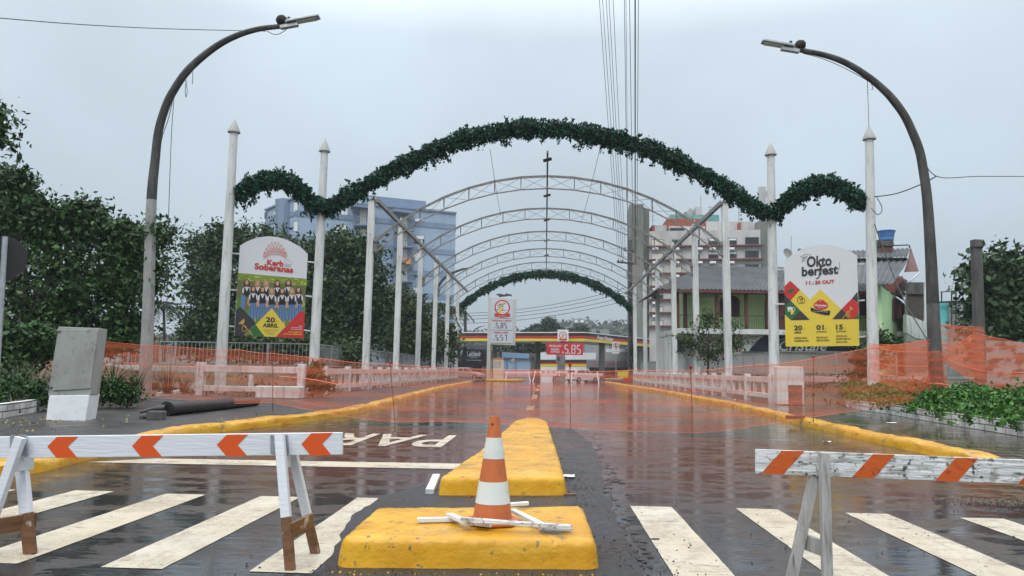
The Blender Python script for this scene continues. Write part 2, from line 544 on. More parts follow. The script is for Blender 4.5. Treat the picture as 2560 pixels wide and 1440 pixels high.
kr = [G(*p) for p in ((1512, 957), (1560, 966), (1640, 980), (1700, 992), (1820, 1016), (1900, 1036), (1959, 1053), (2033, 1070), (2115, 1091), (2212, 1113), (2330, 1139), (2480, 1172), (2640, 1206))]
_, KR = kerb('kerb_right', [tuple(p) for p in kr], 1, .36, taper=14)
PZ = .15
def inner(P, side, wd):
    o = []
    for i, p in enumerate(P):
        tdir = (P[min(i + 1, len(P) - 1)] - P[max(i - 1, 0)]).normalized()
        o.append(p + Vector((-tdir.y, tdir.x, 0)) * side * wd)
    return o
il = inner(KL, -1, .2)
struct(MB().prism([(p.x, p.y, PZ) for p in il[::3]] + [(-40, il[-1].y, PZ), (-40, 92, PZ), (il[0].x, 92, PZ)], (0, 0, -.2)), 'pavement_left', PAVER_DARK)
ir = inner(KR, 1, .2)
struct(MB().prism([(p.x, p.y, PZ - .02) for p in ir[::3]] + [(44, ir[-1].y, PZ - .02), (44, 92, PZ - .02), (ir[0].x, 92, PZ - .02)], (0, 0, -.2)), 'pavement_right', SLAB_WET)
struct(MB().poly([(-48, 92.2, .006), (60, 92.2, .006), (60, 160, .006), (-48, 160, .006)]), 'station_yard', YARD)

# ---- painted markings: 4 mm above the road
z = .004
mk = MB()
for x0 in (-8.62, -7.66, -6.69, -5.72, -4.74, -3.77, -2.81, -1.85, .84, 1.86, 2.86, 3.87, 4.88, 5.9, 6.92):
    w = .4
    y0, y1 = 4.78 + RNG.uniform(-.03, .03), 7.45 + RNG.uniform(-.04, .04)
    if x0 > 2: y0, y1 = y0, y1 - .06 * (x0 - 1)
    n_ = 18
    l = [(x0 + RNG.uniform(-.003, .003), y0 + (y1 - y0) * k / n_, z) for k in range(n_ + 1)]
    r = [(x0 + w + RNG.uniform(-.003, .003), y0 + (y1 - y0) * k / n_, z) for k in range(n_, -1, -1)]
    mk.poly(l + r)
struct(mk, 'crosswalk', PAINT)
sl = MB()
a, b_ = G(170, 1166), G(1165, 1161)
sl.poly([(a.x, 9.55, z), (b_.x - .03, 9.75, z), (b_.x + .1, 10.32, z), (a.x + .6, 10.08, z)])
struct(sl, 'stop_line', PAINT)
pl = MB()
f0, f1 = G(1142, 1089), G(1107, 1119)
wx = (G(1142, 1089).x - G(857, 1089).x)
put_text(pl, 'PARE', (f0.x, f0.y, z), (f0.x - wx * 1.33, f0.y, z), (f0.x, f1.y, z), bold=.012)
struct(pl, 'road_lettering', PAINT)
cl = MB()
for y0, y1 in ((24, 27), (33, 39), (46, 52), (58, 64)):
    cl.poly([(-.62, y0, z), (-.36, y0, z), (-.36, y1, z), (-.62, y1, z)])
struct(cl, 'centre_line', mat('yellow_line_paint', (.3, .18, .04), .4, [((3, .6, 1), .42, .6, (.09, .065, .045))]))
# resurfaced strip of fresh asphalt round the islands
pp = [(1366, 1052), (1420, 1066), (1478, 1110), (1502, 1165), (1512, 1230), (1560, 1330), (1615, 1445), (1650, 1500), (760, 1500), (820, 1400), (880, 1290), (960, 1240), (1090, 1205), (1130, 1195), (1250, 1120), (1300, 1070)]
q = [G(*p) for p in pp]
ring = []
for i, p in enumerate(q):
    nx = q[(i + 1) % len(q)]
    for k in range(8):
        c = p.lerp(nx, k / 8)
        s = .004 * c.y ** .5
        ring.append((c.x + RNG.normal() * s, c.y + RNG.normal() * s, .006))
pm = MB().poly(ring)
for _ in range(420):                     # ragged crumbs of patch material along its right-hand edge
    i = int(RNG.integers(0, 64)); x, y, _z = ring[i]
    s = (.02 + .008 * y); cx, cy = x + RNG.normal() * s * 1.3, y + RNG.normal() * s
    r = RNG.uniform(.008, .045) * (.6 + y * .05); ph = RNG.uniform(0, 6)
    pm.poly([(cx + r * math.cos(a) * (1 + .35 * math.sin(3 * a + ph)), cy + r * math.sin(a) * (1 + .3 * math.cos(2 * a + ph)), .0065 + .00001 * (_ % 90)) for a in np.linspace(0, 2 * math.pi, 8, endpoint=False)])
struct(pm, 'asphalt_patch', PATCH)
def blob(px, py, rx, ry, n_=22):
    c = G(px, py)
    return [(c.x + rx * math.cos(2 * math.pi * k / n_) * (1 + RNG.uniform(-.25, .25)), c.y + ry * math.sin(2 * math.pi * k / n_) * (1 + RNG.uniform(-.25, .25)), .009) for k in range(n_)]
# crumbs of loose asphalt and grit over the lane beside the resurfaced strip
gv = []
for cx, cy, sx, sy, n_ in ((2530, 1265, .4, .3, 420), (1440, 1200, .1, 1.2, 260), (1560, 1400, .25, .5, 120), (2200, 1360, 1.2, .6, 70), (900, 1430, .4, .2, 60), (2050, 1280, 1.2, .8, 40)):
    c = G(cx, cy)
    for _ in range(n_): gv.append((c.x + RNG.normal() * sx, c.y + RNG.normal() * sy, .008, RNG.uniform(.002, .006)))
gm = MB()
for x, y, zz, r in gv:
    gm.obox((x, y, zz), (r, r * RNG.uniform(-.5, .5), 0), (0, r * RNG.uniform(.6, 1.2), 0), (0, 0, r * .7))
tag(gm.build('grit', PATCH), 'loose black asphalt crumbs scattered over the wet road', 'gravel', kind='stuff')

# earth banks behind the white balustrades
for sgn, nm in ((-1, 'earth_bank_left'), (1, 'earth_bank_right')):
    rows = []
    for y in np.arange(29.0, 88.5, 1.5):
        row = []
        for x, zz in ((9.75, .1), (10.4, .5), (10.95, 1.0), (11.6, 1.17), (14, 1.2), (26, 1.15), (46, 1.2)):
            if y < 34.5 and x > 9.8: zz = .1 + (zz - .1) * max(0, (y - 30.5) / 4)
            row.append((sgn * x, y, zz + RNG.uniform(-.05, .05)))
        rows.append(row)
    struct(MB().grid(rows), nm, EARTH, smooth=True)
# ------------------------------------------------------------------ flat printed artwork on a plane
class Art:
    def part(s, name, pal, parent):
        s.mb.build(name, pal, parent)
        s.mb = MB()
    def __init__(s, f):            # f(x, y, off) -> world point
        s.f = f; s.mb = MB(); s.k = 0
    def off(s, layer): 
        s.k += 1
        return .004 + layer * .0035 + s.k * .00001
    def poly(s, pts, mi, layer=0):
        o = s.off(layer)
        s.mb.poly([s.f(x, y, o) for x, y in pts], mi)
    def ell(s, cx, cy, rx, ry, mi, layer=0, n=14, rot=0.0):
        c, q = math.cos(rot), math.sin(rot)
        s.poly([(cx + rx * math.cos(a) * c - ry * math.sin(a) * q, cy + rx * math.cos(a) * q + ry * math.sin(a) * c) for a in (2 * math.pi * k / n for k in range(n))], mi, layer)
    def stroke(s, pts, w, mi, layer=0):
        o = s.off(layer)
        for (x0, y0), (x1, y1) in zip(pts, pts[1:]):
            d = math.hypot(x1 - x0, y1 - y0) or 1
            nx, ny = -(y1 - y0) / d * w / 2, (x1 - x0) / d * w / 2
            s.mb.poly([s.f(x0 + nx, y0 + ny, o), s.f(x1 + nx, y1 + ny, o), s.f(x1 - nx, y1 - ny, o), s.f(x0 - nx, y0 - ny, o)], mi)
    def ring(s, cx, cy, rx, ry, w, mi, layer=0, a0=0, a1=360, n=20):
        s.stroke([(cx + rx * math.cos(math.radians(a0 + (a1 - a0) * k / n)), cy + ry * math.sin(math.radians(a0 + (a1 - a0) * k / n))) for k in range(n + 1)], w, mi, layer)
    def text(s, txt, bl, br, tl, mi, layer=0, **k):
        o = s.off(layer)
        put_text(s.mb, txt, s.f(*bl, o), s.f(*br, o), s.f(*tl, o), mi, **k)
    def digits(s, txt, bl, br, tl, mi, layer=0, th=.16):
        o = s.off(layer)
        put_digits(s.mb, txt, s.f(*bl, o), s.f(*br, o), s.f(*tl, o), mi, th)
def ink(name, c, rough=.45):
    return mat('print_' + name, c, rough)
INK = dict(white=ink('white', (.6, .61, .62)), red=ink('red', (.5, .022, .022)), yellow=ink('yellow', (.66, .5, .05)), dark=ink('dark', (.035, .033, .035)),
           green=ink('green', (.03, .12, .03)), gold=ink('gold', (.5, .3, .06)), skin=ink('skin', (.5, .28, .19)), blue=ink('denim', (.1, .19, .34)),
           black=ink('black', (.012, .012, .016)), pink=ink('pink', (.62, .3, .27)), leafy=ink('leafy', (.2, .26, .03)), olive=ink('olive', (.13, .13, .045)),
           brown=ink('brown', (.05, .026, .016)), blonde=ink('blonde', (.3, .19, .09)), grass=ink('grass', (.1, .21, .02)), lime=ink('lime', (.42, .45, .1)), grey=ink('grey', (.35, .36, .37)), cream=ink('cream', (.62, .58, .46)))
NAMES = list(INK)
PAL = [INK[k] for k in NAMES]
I = {k: i for i, k in enumerate(NAMES)}

# ------------------------------------------------------------------ posts of the covered bridge
def post(x, y, z1, label, round_=True, cone=True, r=.25, lean=0.0, zb=.1):
    o = thing('bridge_post', label, 'post', (x, y, zb), group='white posts along the bridge')
    top = z1 - (.56 if cone else 0)
    mb = MB()
    if round_:
        mb.tube([(x, y, zb), (x + lean * .4, y, zb + (top - zb) * .4), (x + lean, y, top)], [r * 1.12, r * 1.02, r * .8], n=20)
    else:
        w = .165
        for k in range(1):
            mb.obox(((x + x + lean) / 2, y, (zb + top) / 2), (w, 0, 0), (0, w, 0), (lean / 2, 0, (top - zb) / 2))
    mb.build('shaft', WHITE_PAINT, o, smooth=True, bevel=0 if round_ else .02)
    c = MB()
    if cone:
        c.lathe((x + lean, y, top), [(r * .85, -.05), (r * 1.27, -.04), (r * 1.29, .0), (.012, .56)], n=20 if round_ else 12)
        c.build('cone_cap', CAP, o, smooth=True)
    else:
        c.obox((x + lean, y, top + .04), (.24, 0, 0), (0, .24, 0), (0, 0, .04))
        c.build('top_plate', WHITE_PAINT, o)
    return o
LP, RP = [], []
BP = [((549, 980), (587, 297), 29.5, 'tall round white post with a cone cap left of the women billboard'),
      ((782, 960), (813, 347), 32, 'tall round white post with a cone cap right of the women billboard'),
      ((1937, 1000), (1926, 355), 32, 'tall round white post with a cone cap left of the yellow billboard'),
      ((2183, 960), (2172, 313), 29.5, 'tall round white post with a cone cap right of the yellow billboard')]
for (bx, by), (tx, ty), y, lb in BP:
    b0, t0 = D(bx, by, y), D(tx, ty, y)
    post(b0.x, y, t0.z, lb, True, True, .2, t0.x - b0.x)
ORD = ['nearest', 'second', 'third', 'fourth', 'fifth', 'farthest']
for i in range(6):
    y = 38.4 + 7.86 * i
    for sgn, side in ((-1, 'left'), (1, 'right')):
        lb = f'square white post, {ORD[i]} in the {side} row, ' + ('flat-topped behind the big garland' if i == 0 else 'flat-topped beside the rear garland' if i == 5 else 'with a cone cap')
        post(sgn * 9.35, y, 10.15 if i == 0 else (10.3 if i == 5 else 10.85), lb, False, 0 < i < 5, .19, 0 if sgn < 0 else -.1)

# ------------------------------------------------------------------ arch trusses
def arc_pts(x0, z0, z1, n, y):
    h = z1 - z0
    R = (x0 * x0 + h * h) / (2 * h)
    a = math.asin(x0 / R)
    return [Vector((R * math.sin(-a + 2 * a * k / n), y, z1 - R + R * math.cos(-a + 2 * a * k / n))) for k in range(n + 1)]
for i in range(5):
    y = 38.4 + 7.86 * i
    o = thing('arch_truss', f'light steel arch truss spanning the bridge, {ORD[i] if i < 4 else "farthest"} behind the big garland', 'roof truss', (0, y, 7.8), group='arch trusses over the bridge')
    N = 14
    top = arc_pts(9.02, 8.0, 11.52, N, y)
    bot = arc_pts(9.02, 7.38, 10.85, N, y)
    a, b2 = MB(), MB()
    for p, q in zip(top, top[1:]):
        for s in (-.13, .13): a.bar(p + Vector((0, s, 0)), q + Vector((0, s, 0)), .055, .055)
    for p, q in zip(bot, bot[1:]): b2.bar(p, q, .06, .06)
    a.build('top_chord', STEEL_GREY, o)
    b2.build('bottom_chord', STEEL_GREY, o)
    w = MB()
    for k in range(N + 1):
        p, q = top[k], bot[k]
        for s in (-.13, .13): w.bar(p + Vector((0, s, 0)), q, .045, .045, up=(0, 1, 0))
        w.bar(p + Vector((0, -.13, 0)), p + Vector((0, .13, 0)), .05, .05)
        if k < N:
            w.bar(p, bot[k + 1], .018, .018, up=(0, 1, 0))
            w.bar(q, top[k + 1], .018, .018, up=(0, 1, 0))
    w.build('web_bars', STEEL_GREY, o)
    for s in (-1, 1):
        m_ = MB()
        m_.box(s * 9.08 - .12, s * 9.08 + .12, y - .15, y + .15, 7.35, 7.5)
        m_.box(s * 9.08 - .12, s * 9.08 + .12, y - .15, y + .15, 7.9, 8.05)
        m_.box(s * 9.1 - .05, s * 9.1 + .05, y - .05, y + .05, 7.3, 8.1)
        m_.build('bracket', STEEL_GREY, o)

def purlin(name, label, p, q, w=.12):
    return tag(MB().bar(p, q, w, w * 1.3).build(name, STEEL_GREY, loc=p), label, 'beam')
purlin('side_beam', 'long grey steel beam running along the left row of posts', (-9.05, 38.2, 10.12), (-9.05, 84.5, 10.12), .17)
purlin('side_beam', 'long grey steel beam running along the right row of posts', (9.05, 38.2, 10.12), (9.05, 84.5, 10.12), .17)
purlin('ridge_beam', 'thin dark beam with floodlights running along the middle under the arches', (-.02, 32.2, 10.98), (-.02, 78, 11.5), .085)
for i, (yy, lb) in enumerate(((32.9, 'just below the crown of the big garland'), (40.2, 'just behind the nearest steel arch'), (47.3, 'just behind the second steel arch'), (55.5, 'just behind the third steel arch'), (63.4, 'just behind the fourth steel arch'))):
    zz = 10.98 + .52 * (yy - 32.2) / 45.8 - .17
    o = thing('floodlight', f'small grey floodlight on the ridge beam {lb}', 'lamp', (-.02, yy, zz), group='floodlights on the ridge beam')
    MB().obox((-.02, yy, zz), (.19, 0, .05), (0, .12, 0), (-.015, 0, .045)).build('housing', DARK_STEEL, o, bevel=.01)
    MB().box(-.05, .01, yy - .03, yy + .03, zz + .03, zz + .14).build('bracket', STEEL_GREY, o)

# ------------------------------------------------------------------ garlands
GARLAND = mat('garland_leaves', (.01, .05, .026), .55, [(1.7, .45, .65, (.007, .034, .022))], leaf=(.028, .12, .065), spec=.18)
GCORE = mat('garland_stuffing', (.004, .012, .009), .9)
def spline(P, n):
    out = []
    for i in range(len(P) - 1):
        p0, p1, p2, p3 = P[max(i - 1, 0)], P[i], P[i + 1], P[min(i + 2, len(P) - 1)]
        for k in range(n):
            t = k / n
            out.append(0.5 * ((2 * p1) + (p2 - p0) * t + (2 * p0 - 5 * p1 + 4 * p2 - p3) * t * t + (3 * p1 - p0 - 3 * p2 + p3) * t ** 3))
    out.append(P[-1])
    return out
def garland(label, P, rad, n, leaf, sprigs, thin_ends=True):
    C = spline([Vector(p) for p in P], 10)
    o = thing('garland', label, 'garland', C[len(C) // 2], group='green leaf garlands on the bridge')
    d = np.cumsum([0] + [(b_ - a).length for a, b_ in zip(C, C[1:])])
    core = MB()
    def R(u): return rad * (.8 + .16 * math.sin(math.pi * u) + .11 * math.sin(u * 43) + .09 * math.sin(u * 97 + 1) + .06 * math.sin(u * 231))
    core.tube(C, [R(u / d[-1]) * .66 for u in d], n=10)
    core.build('stuffing', GCORE, o, smooth=True)
    u = RNG.uniform(0, d[-1], n)
    Carr = np.array([tuple(p) for p in C])
    cen = np.stack([np.interp(u, d, Carr[:, k]) for k in range(3)], 1)
    nx = np.stack([np.interp(np.minimum(u + .1, d[-1]), d, Carr[:, k]) - np.interp(np.maximum(u - .1, 0), d, Carr[:, k]) for k in range(3)], 1)
    T = unit(nx)
    V = unit(np.cross(T, np.array([[0., 1, 0]]) + 0 * T))
    Wv = np.cross(T, V)
    th = RNG.uniform(0, 2 * np.pi, n)
    rr = np.array([R(q / d[-1]) for q in u]) * RNG.uniform(.62, 1.08, n)
    O = V * np.cos(th)[:, None] + Wv * np.sin(th)[:, None]
    cen = cen + O * rr[:, None]
    U = O * .9 + RNG.normal(size=(n, 3)) * .55 + np.array([[0, 0, -.25]])
    pts, ups = [cen], [U]
    for _ in range(sprigs):
        s = RNG.uniform(.02, .98) * d[-1]
        b0 = np.array([np.interp(s, d, Carr[:, k]) for k in range(3)])
        up = RNG.random() < .3
        ln = RNG.uniform(.06, .26) if up else RNG.uniform(.1, .42)
        k = int(6 + ln * 26)
        tt = RNG.uniform(0, 1, k)[:, None]
        dirv = np.array([RNG.normal() * .25, RNG.normal() * .3, 1 if up else -1])
        e0 = b0 + dirv * rad * .85
        pts.append(e0 + dirv * ln * tt + RNG.normal(size=(k, 3)) * .05)
        ups.append(RNG.normal(size=(k, 3)) * .7 + dirv * .6)
    leaf_mesh('foliage', np.concatenate(pts), leaf, GARLAND, o, asp=.5, U=np.concatenate(ups))
    wire = MB()
    wire.tube([p + Vector((0, -.02, R(q / d[-1]) * .98)) for p, q in zip(C, d)], .02, n=5)
    wire.build('hoop', DARK_STEEL, o)
YL = lambda px: 29.6 + (px - 585) / (805 - 585) * 2.4
YR = lambda px: 32 - (px - 1930) / (2172 - 1930) * 2.4
garland('short dark green garland rising and falling above the women billboard', [D(px, py, YL(px)) for px, py in ((590, 493), (622, 468), (662, 452), (700, 449), (735, 463), (768, 496), (803, 524))], .41, 3600, .17, 30)
garland('long dark green garland forming the big arch across the bridge front', [D(px, py, 31.95) for px, py in ((803, 524), (832, 516), (872, 490), (920, 462), (1000, 418), (1080, 378), (1180, 343), (1280, 325), (1360, 322), (1450, 331), (1560, 355), (1650, 384), (1740, 428), (1820, 475), (1880, 515), (1905, 530), (1928, 535))], .42, 12000, .17, 120)
garland('short dark green garland rising and falling above the yellow and white billboard', [D(px, py, YR(px)) for px, py in ((1928, 535), (1958, 516), (1990, 485), (2025, 466), (2065, 463), (2105, 474), (2140, 496), (2168, 512))], .41, 3800, .17, 30)
garland('dark green garland over the far bridge end before the fuel station', [(p.x, 77.9, p.z) for p in arc_pts(9.0, 7.75, 11.4, 14, 77.9)], .44, 6500, .24, 50)

# ------------------------------------------------------------------ billboards
def board(name, label, f, outline, rods, pole_dx):
    o = thing(name, label, 'billboard', f(*outline[0], 0))
    nrm = (f(500, 700, .05) - f(500, 700, 0))
    MB().prism([f(x, y, 0) for x, y in outline], -nrm * .8).build('panel', INK['white'], o)
    for (a, b_) in rods:
        MB().bar(f(*a, -.03), f(*b_, -.03), .06, .06).build('support_rod', WHITE_PAINT, o)
    return o
planeL = Plane.upright(D(600, 720, 30.0), D(769, 720, 31.5))
f3 = lambda x, y, off=0: planeL.at(560 + x * .21521, 560 + y * .21521, off)
arcp = [(187, 250), (250, 212), (320, 180), (400, 156), (480, 145), (540, 143), (620, 152), (700, 172), (780, 205), (860, 250), (920, 295), (974, 350)]
bL = board('festival_billboard', 'round-topped billboard with eleven women in blue skirts and the words Kerb das Soberanas', f3, [(120, 1293)] + arcp + [(920, 1328)],
           [((80, 338), (180, 346)), ((55, 760), (150, 768)), ((30, 1183), (125, 1190)), ((974, 436), (1050, 445)), ((950, 832), (1025, 843)), ((925, 1232), (1000, 1240))], 0)
A = Art(f3)
A.poly([(164, 568), (963, 637), (925, 1100), (140, 1030)], I['olive'], 0)
A.poly([(164, 568), (963, 637), (960, 720), (160, 650)], I['leafy'], 0)
for _ in range(60):
    x = RNG.uniform(175, 950); y = 575 + (x - 164) * .086 + RNG.uniform(5, 75)
    A.ell(x, y, RNG.uniform(6, 26), RNG.uniform(4, 11), [I['lime'], I['grass'], I['leafy'], I['olive']][RNG.integers(4)], 0, 8)
A.poly([(155, 860), (225, 850), (250, 1000), (140, 1000)], I['grass'], 0)
A.poly([(880, 900), (948, 900), (938, 1050), (880, 1050)], I['grass'], 0)
A.poly([(250, 1000), (930, 1000), (930, 1190), (250, 1190)], I['grass'], 0)
def woman(hx, hy, hair, front):
    w = 1.0
    L_ = 1 if not front else 2
    A.ell(hx, hy + 26, 37, 66, I[hair], L_)
    A.poly([(hx - 54, hy + 112), (hx - 50, hy + 72), (hx - 20, hy + 50), (hx + 20, hy + 50), (hx + 50, hy + 72), (hx + 54, hy + 112), (hx + 42, hy + 124), (hx - 42, hy + 124)], I['white'], L_)
    A.poly([(hx - 32, hy + 62), (hx - 20, hy + 60), (hx, hy + 105), (hx + 20, hy + 60), (hx + 32, hy + 62), (hx + 40, hy + 165), (hx - 40, hy + 165)], I['black'], L_)
    A.poly([(hx - 11, hy + 45), (hx + 11, hy + 45), (hx, hy + 78)], I['skin'], L_)
    A.ell(hx, hy, 19, 27, I['skin'], L_)
    if front:
        A.poly([(hx - 40, hy + 163), (hx + 40, hy + 163), (hx + 62, hy + 345), (hx - 62, hy + 345)], I['blue'], L_)
        for k in range(3): A.stroke([(hx - 24 + 24 * k, hy + 175), (hx - 38 + 38 * k, hy + 340)], 5, I['dark'], L_)
        A.poly([(hx - 30, hy + 345), (hx - 14, hy + 345), (hx - 16, hy + 410), (hx - 28, hy + 410)], I['skin'], L_)
        A.poly([(hx + 14, hy + 345), (hx + 30, hy + 345), (hx + 28, hy + 410), (hx + 16, hy + 410)], I['skin'], L_)
        A.stroke([(hx - 56, hy + 118), (hx - 64, hy + 175), (hx - 38, hy + 195)], 16, I['skin'], L_)
        A.stroke([(hx + 56, hy + 118), (hx + 64, hy + 175), (hx + 38, hy + 195)], 16, I['skin'], L_)
for hx, hy, hr in ((265, 680, 'brown'), (390, 684, 'blonde'), (490, 684, 'blonde'), (620, 690, 'brown'), (748, 682, 'brown')): woman(hx, hy, hr, False)
A.poly([(196, 830), (250, 830), (240, 985), (190, 985)], I['blue'], 1)
for hx, hy, hr in ((865, 765, 'brown'), (340, 755, 'brown'), (447, 762, 'brown'), (553, 775, 'blonde'), (675, 778, 'brown'), (787, 775, 'blonde')): woman(hx, hy, hr, True)
A.mb.build('photograph', PAL, bL)
A = Art(f3)
A.k = 300
A.poly([(140, 1000), (188, 960), (372, 1150), (312, 1210), (232, 1298), (122, 1293)], I['dark'], 3)
A.poly([(372, 1165), (300, 1225), (238, 1298), (470, 1306)], I['green'], 3)
A.poly([(553, 977), (712, 1185), (600, 1312), (470, 1306), (367, 1170)], I['yellow'], 3)
A.poly([(900, 1000), (940, 1040), (920, 1328), (603, 1313)], I['red'], 3)
A.stroke([(205, 1150), (330, 1292)], 9, I['gold'], 4); A.poly([(162, 1160), (232, 1098), (240, 1140), (212, 1165)], I['gold'], 4)
A.ring(235, 1215, 26, 34, 7, I['gold'], 4); A.stroke([(235, 1290), (300, 1225)], 7, I['gold'], 4); A.stroke([(255, 1296), (318, 1245)], 7, I['gold'], 4)
A.mb.build('diamond_graphics', PAL, bL)
A = Art(f3)
A.k = 500
A.text('Kerb', (497, 478), (688, 496), (502, 410), I['red'], 3, bold=.035)
A.text('Soberanas', (352, 523), (802, 570), (356, 450), I['red'], 3, bold=.035)
A.text('das', (700, 494), (772, 500), (704, 446), I['grey'], 3, shear=.3)
A.ring(735, 470, 46, 52, 3, I['grey'], 3, 180, 400)
A.part('title_lettering', PAL, bL)
A.text('20', (483, 1140), (590, 1148), (487, 1078), I['dark'], 4, bold=.04)
A.text('de', (600, 1145), (622, 1147), (602, 1110), I['gold'], 4, shear=.3)
A.text('ABRIL', (447, 1198), (630, 1206), (450, 1150), I['dark'], 4, bold=.04)
A.part('date_lettering', PAL, bL)
for k, s in enumerate(('A PARTIR DAS 19 HORAS', 'PARQUE DE', 'OKTOBERFEST')): A.text(s, (450 + 22 * k, 1236 + 24 * k), (628 - 22 * k, 1242 + 24 * k), (450 + 22 * k, 1222 + 24 * k), I['olive'], 4)
A.part('small_lettering', PAL, bL)
for k, (s, x) in enumerate((('Com', 868), ('apresentação', 785), ('do espetáculo', 775))): A.text(s, (x, 1192 + 20 * k), (906, 1197 + 20 * k), (x, 1175 + 20 * k), I['white'], 4, bold=.01)
for k, (s, x) in enumerate((('ARTE E MAGIA DO', 742), ('KERB DAS SOBERANAS', 690))): A.text(s, (x, 1262 + 23 * k), (903, 1267 + 23 * k), (x, 1246 + 23 * k), I['yellow'], 4, bold=.02)
A.part('small_lettering', PAL, bL)
# tiara
A.ring(592, 440, 140, 92, 9, I['pink'], 3, 205, 335); A.ring(592, 425, 138, 100, 5, I['pink'], 3, 205, 335)
for k in range(9):
    a = math.radians(208 + 15.5 * k); h = 30 + 88 * math.sin(math.pi * (k + .5) / 9)
    x, y = 592 + 135 * math.cos(a), 430 + 95 * math.sin(a)
    ex, ey = x + (x - 592) * .05, y - h
    A.ring((x + ex) / 2, (y + ey) / 2, 17, h * .42, 5, I['pink'], 3)
    A.ring((x + ex) / 2, (y + ey) / 2 + h * .15, 8, h * .2, 5, I['pink'], 3)
    A.ell(ex, ey - 4, 6, 8, I['red'], 3)
    if k < 8: A.ring(x + 16, y - h * .35, 10, 18, 4, I['pink'], 3)
A.mb.build('tiara_drawing', PAL, bL)

planeR = Plane.upright(D(1962, 720, 31.5), D(2146, 720, 30.0))
f5 = lambda x, y, off=0: planeR.at(1940 + x * .19452, 600 + y * .19452, off)
arcr = [(105, 272), (170, 220), (240, 168), (320, 122), (400, 90), (500, 66), (600, 60), (700, 64), (790, 82), (880, 112), (960, 150), (1040, 202)]
bR = board('festival_billboard', 'round-topped white and yellow billboard with Oktoberfest lettering and three dates', f5, [(125, 1370)] + arcr + [(1072, 1360)],
           [((5, 380), (108, 378)), ((-10, 822), (112, 820)), ((1040, 310), (1140, 305)), ((1052, 778), (1140, 774)), ((1066, 1245), (1150, 1240))], 0)
A = Art(f5)
A.poly([(310, 640), (440, 770), (568, 633), (838, 888), (722, 1020), (1066, 1018), (1072, 1360), (125, 1370), (113, 960), (190, 1033), (437, 1028), (313, 905), (190, 780)], I['yellow'], 1)
A.poly([(183, 523), (310, 640), (190, 778), (109, 700), (107, 600)], I['red'], 2)
A.poly([(109, 705), (190, 780), (112, 860)], I['dark'], 2)
A.poly([(190, 780), (313, 905), (195, 1033), (115, 955), (112, 860)], I['green'], 2)
A.poly([(313, 905), (437, 1028), (195, 1033)], I['dark'], 2)
A.poly([(1047, 665), (1055, 805), (978, 750)], I['dark'], 2)
A.poly([(978, 750), (1058, 815), (1060, 950), (985, 1018), (950, 1018), (845, 885)], I['red'], 2)
A.poly([(845, 885), (960, 1018), (722, 1020)], I['dark'], 2)
A.poly([(1060, 950), (1063, 1015), (985, 1018)], I['green'], 2)
# hat, pretzel, beer mug, trumpet
A.poly([(145, 655), (250, 628), (215, 672), (165, 692)], I['green'], 3); A.ell(198, 642, 28, 24, I['green'], 3); A.stroke([(150, 662), (235, 640)], 6, I['dark'], 4)
A.ring(310, 772, 34, 46, 7, I['brown'], 3); A.ring(345, 782, 26, 36, 7, I['brown'], 3); A.ring(320, 745, 20, 22, 6, I['brown'], 3)
A.poly([(178, 880), (215, 872), (232, 945), (196, 962)], I['yellow'], 3); A.ell(180, 878, 34, 20, I['white'], 4); A.ring(225, 892, 18, 26, 7, I['white'], 3); A.poly([(145, 870), (165, 865), (175, 920), (160, 925)], I['white'], 4)
A.stroke([(850, 1012), (975, 880)], 9, I['gold'], 3); A.poly([(945, 850), (1000, 888), (955, 900)], I['gold'], 3); A.ring(925, 950, 24, 32, 7, I['gold'], 3); A.stroke([(890, 960), (945, 1010)], 7, I['gold'], 3); A.stroke([(905, 940), (960, 990)], 7, I['gold'], 3)
# festival emblem
A.ell(577, 842, 96, 58, I['red'], 3, 20); A.ell(577, 800, 55, 35, I['red'], 3); A.ell(577, 782, 28, 18, I['red'], 3)
A.poly([(445, 865), (520, 895), (620, 912), (700, 905), (690, 968), (630, 965), (540, 945), (447, 915)], I['black'], 4)
A.text('Oktoberfest', (500, 852), (655, 858), (500, 822), I['white'], 5, bold=.03)
A.text('Igrejinha', (540, 878), (622, 882), (540, 862), I['white'], 5)
A.text('Uma festa de todos', (476, 918), (665, 930), (478, 905), I['white'], 5)
A.text('37ª', (558, 792), (596, 793), (558, 775), I['white'], 5)
A.mb.build('diamond_graphics', PAL, bR)
A = Art(f5)
A.k = 300
A.text('Okto', (396, 352), (716, 332), (396, 212), I['dark'], 3, bold=.03)
A.text('berfest', (332, 468), (800, 436), (332, 345), I['dark'], 3, bold=.03)
A.stroke([(560, 420), (555, 470), (540, 492), (516, 494)], 14, I['dark'], 3); A.stroke([(545, 300), (570, 345), (585, 352)], 12, I['dark'], 3)
A.text('35ª', (330, 282), (398, 262), (330, 225), I['dark'], 3, shear=.3)
A.stroke([(308, 225), (350, 195), (410, 182), (450, 195), (452, 212), (425, 245)], 4, I['dark'], 3)
A.stroke([(815, 285), (818, 340), (800, 395), (770, 425)], 4, I['dark'], 3)
A.part('title_lettering', PAL, bR)
A.text('11', (386, 574), (440, 571), (386, 528), I['red'], 3, bold=.04)
A.text('a', (450, 572), (490, 569), (450, 545), I['grey'], 3, shear=.3)
A.text('20 OUT', (500, 570), (752, 555), (500, 524), I['red'], 3, bold=.04)
A.part('date_lettering', PAL, bR)
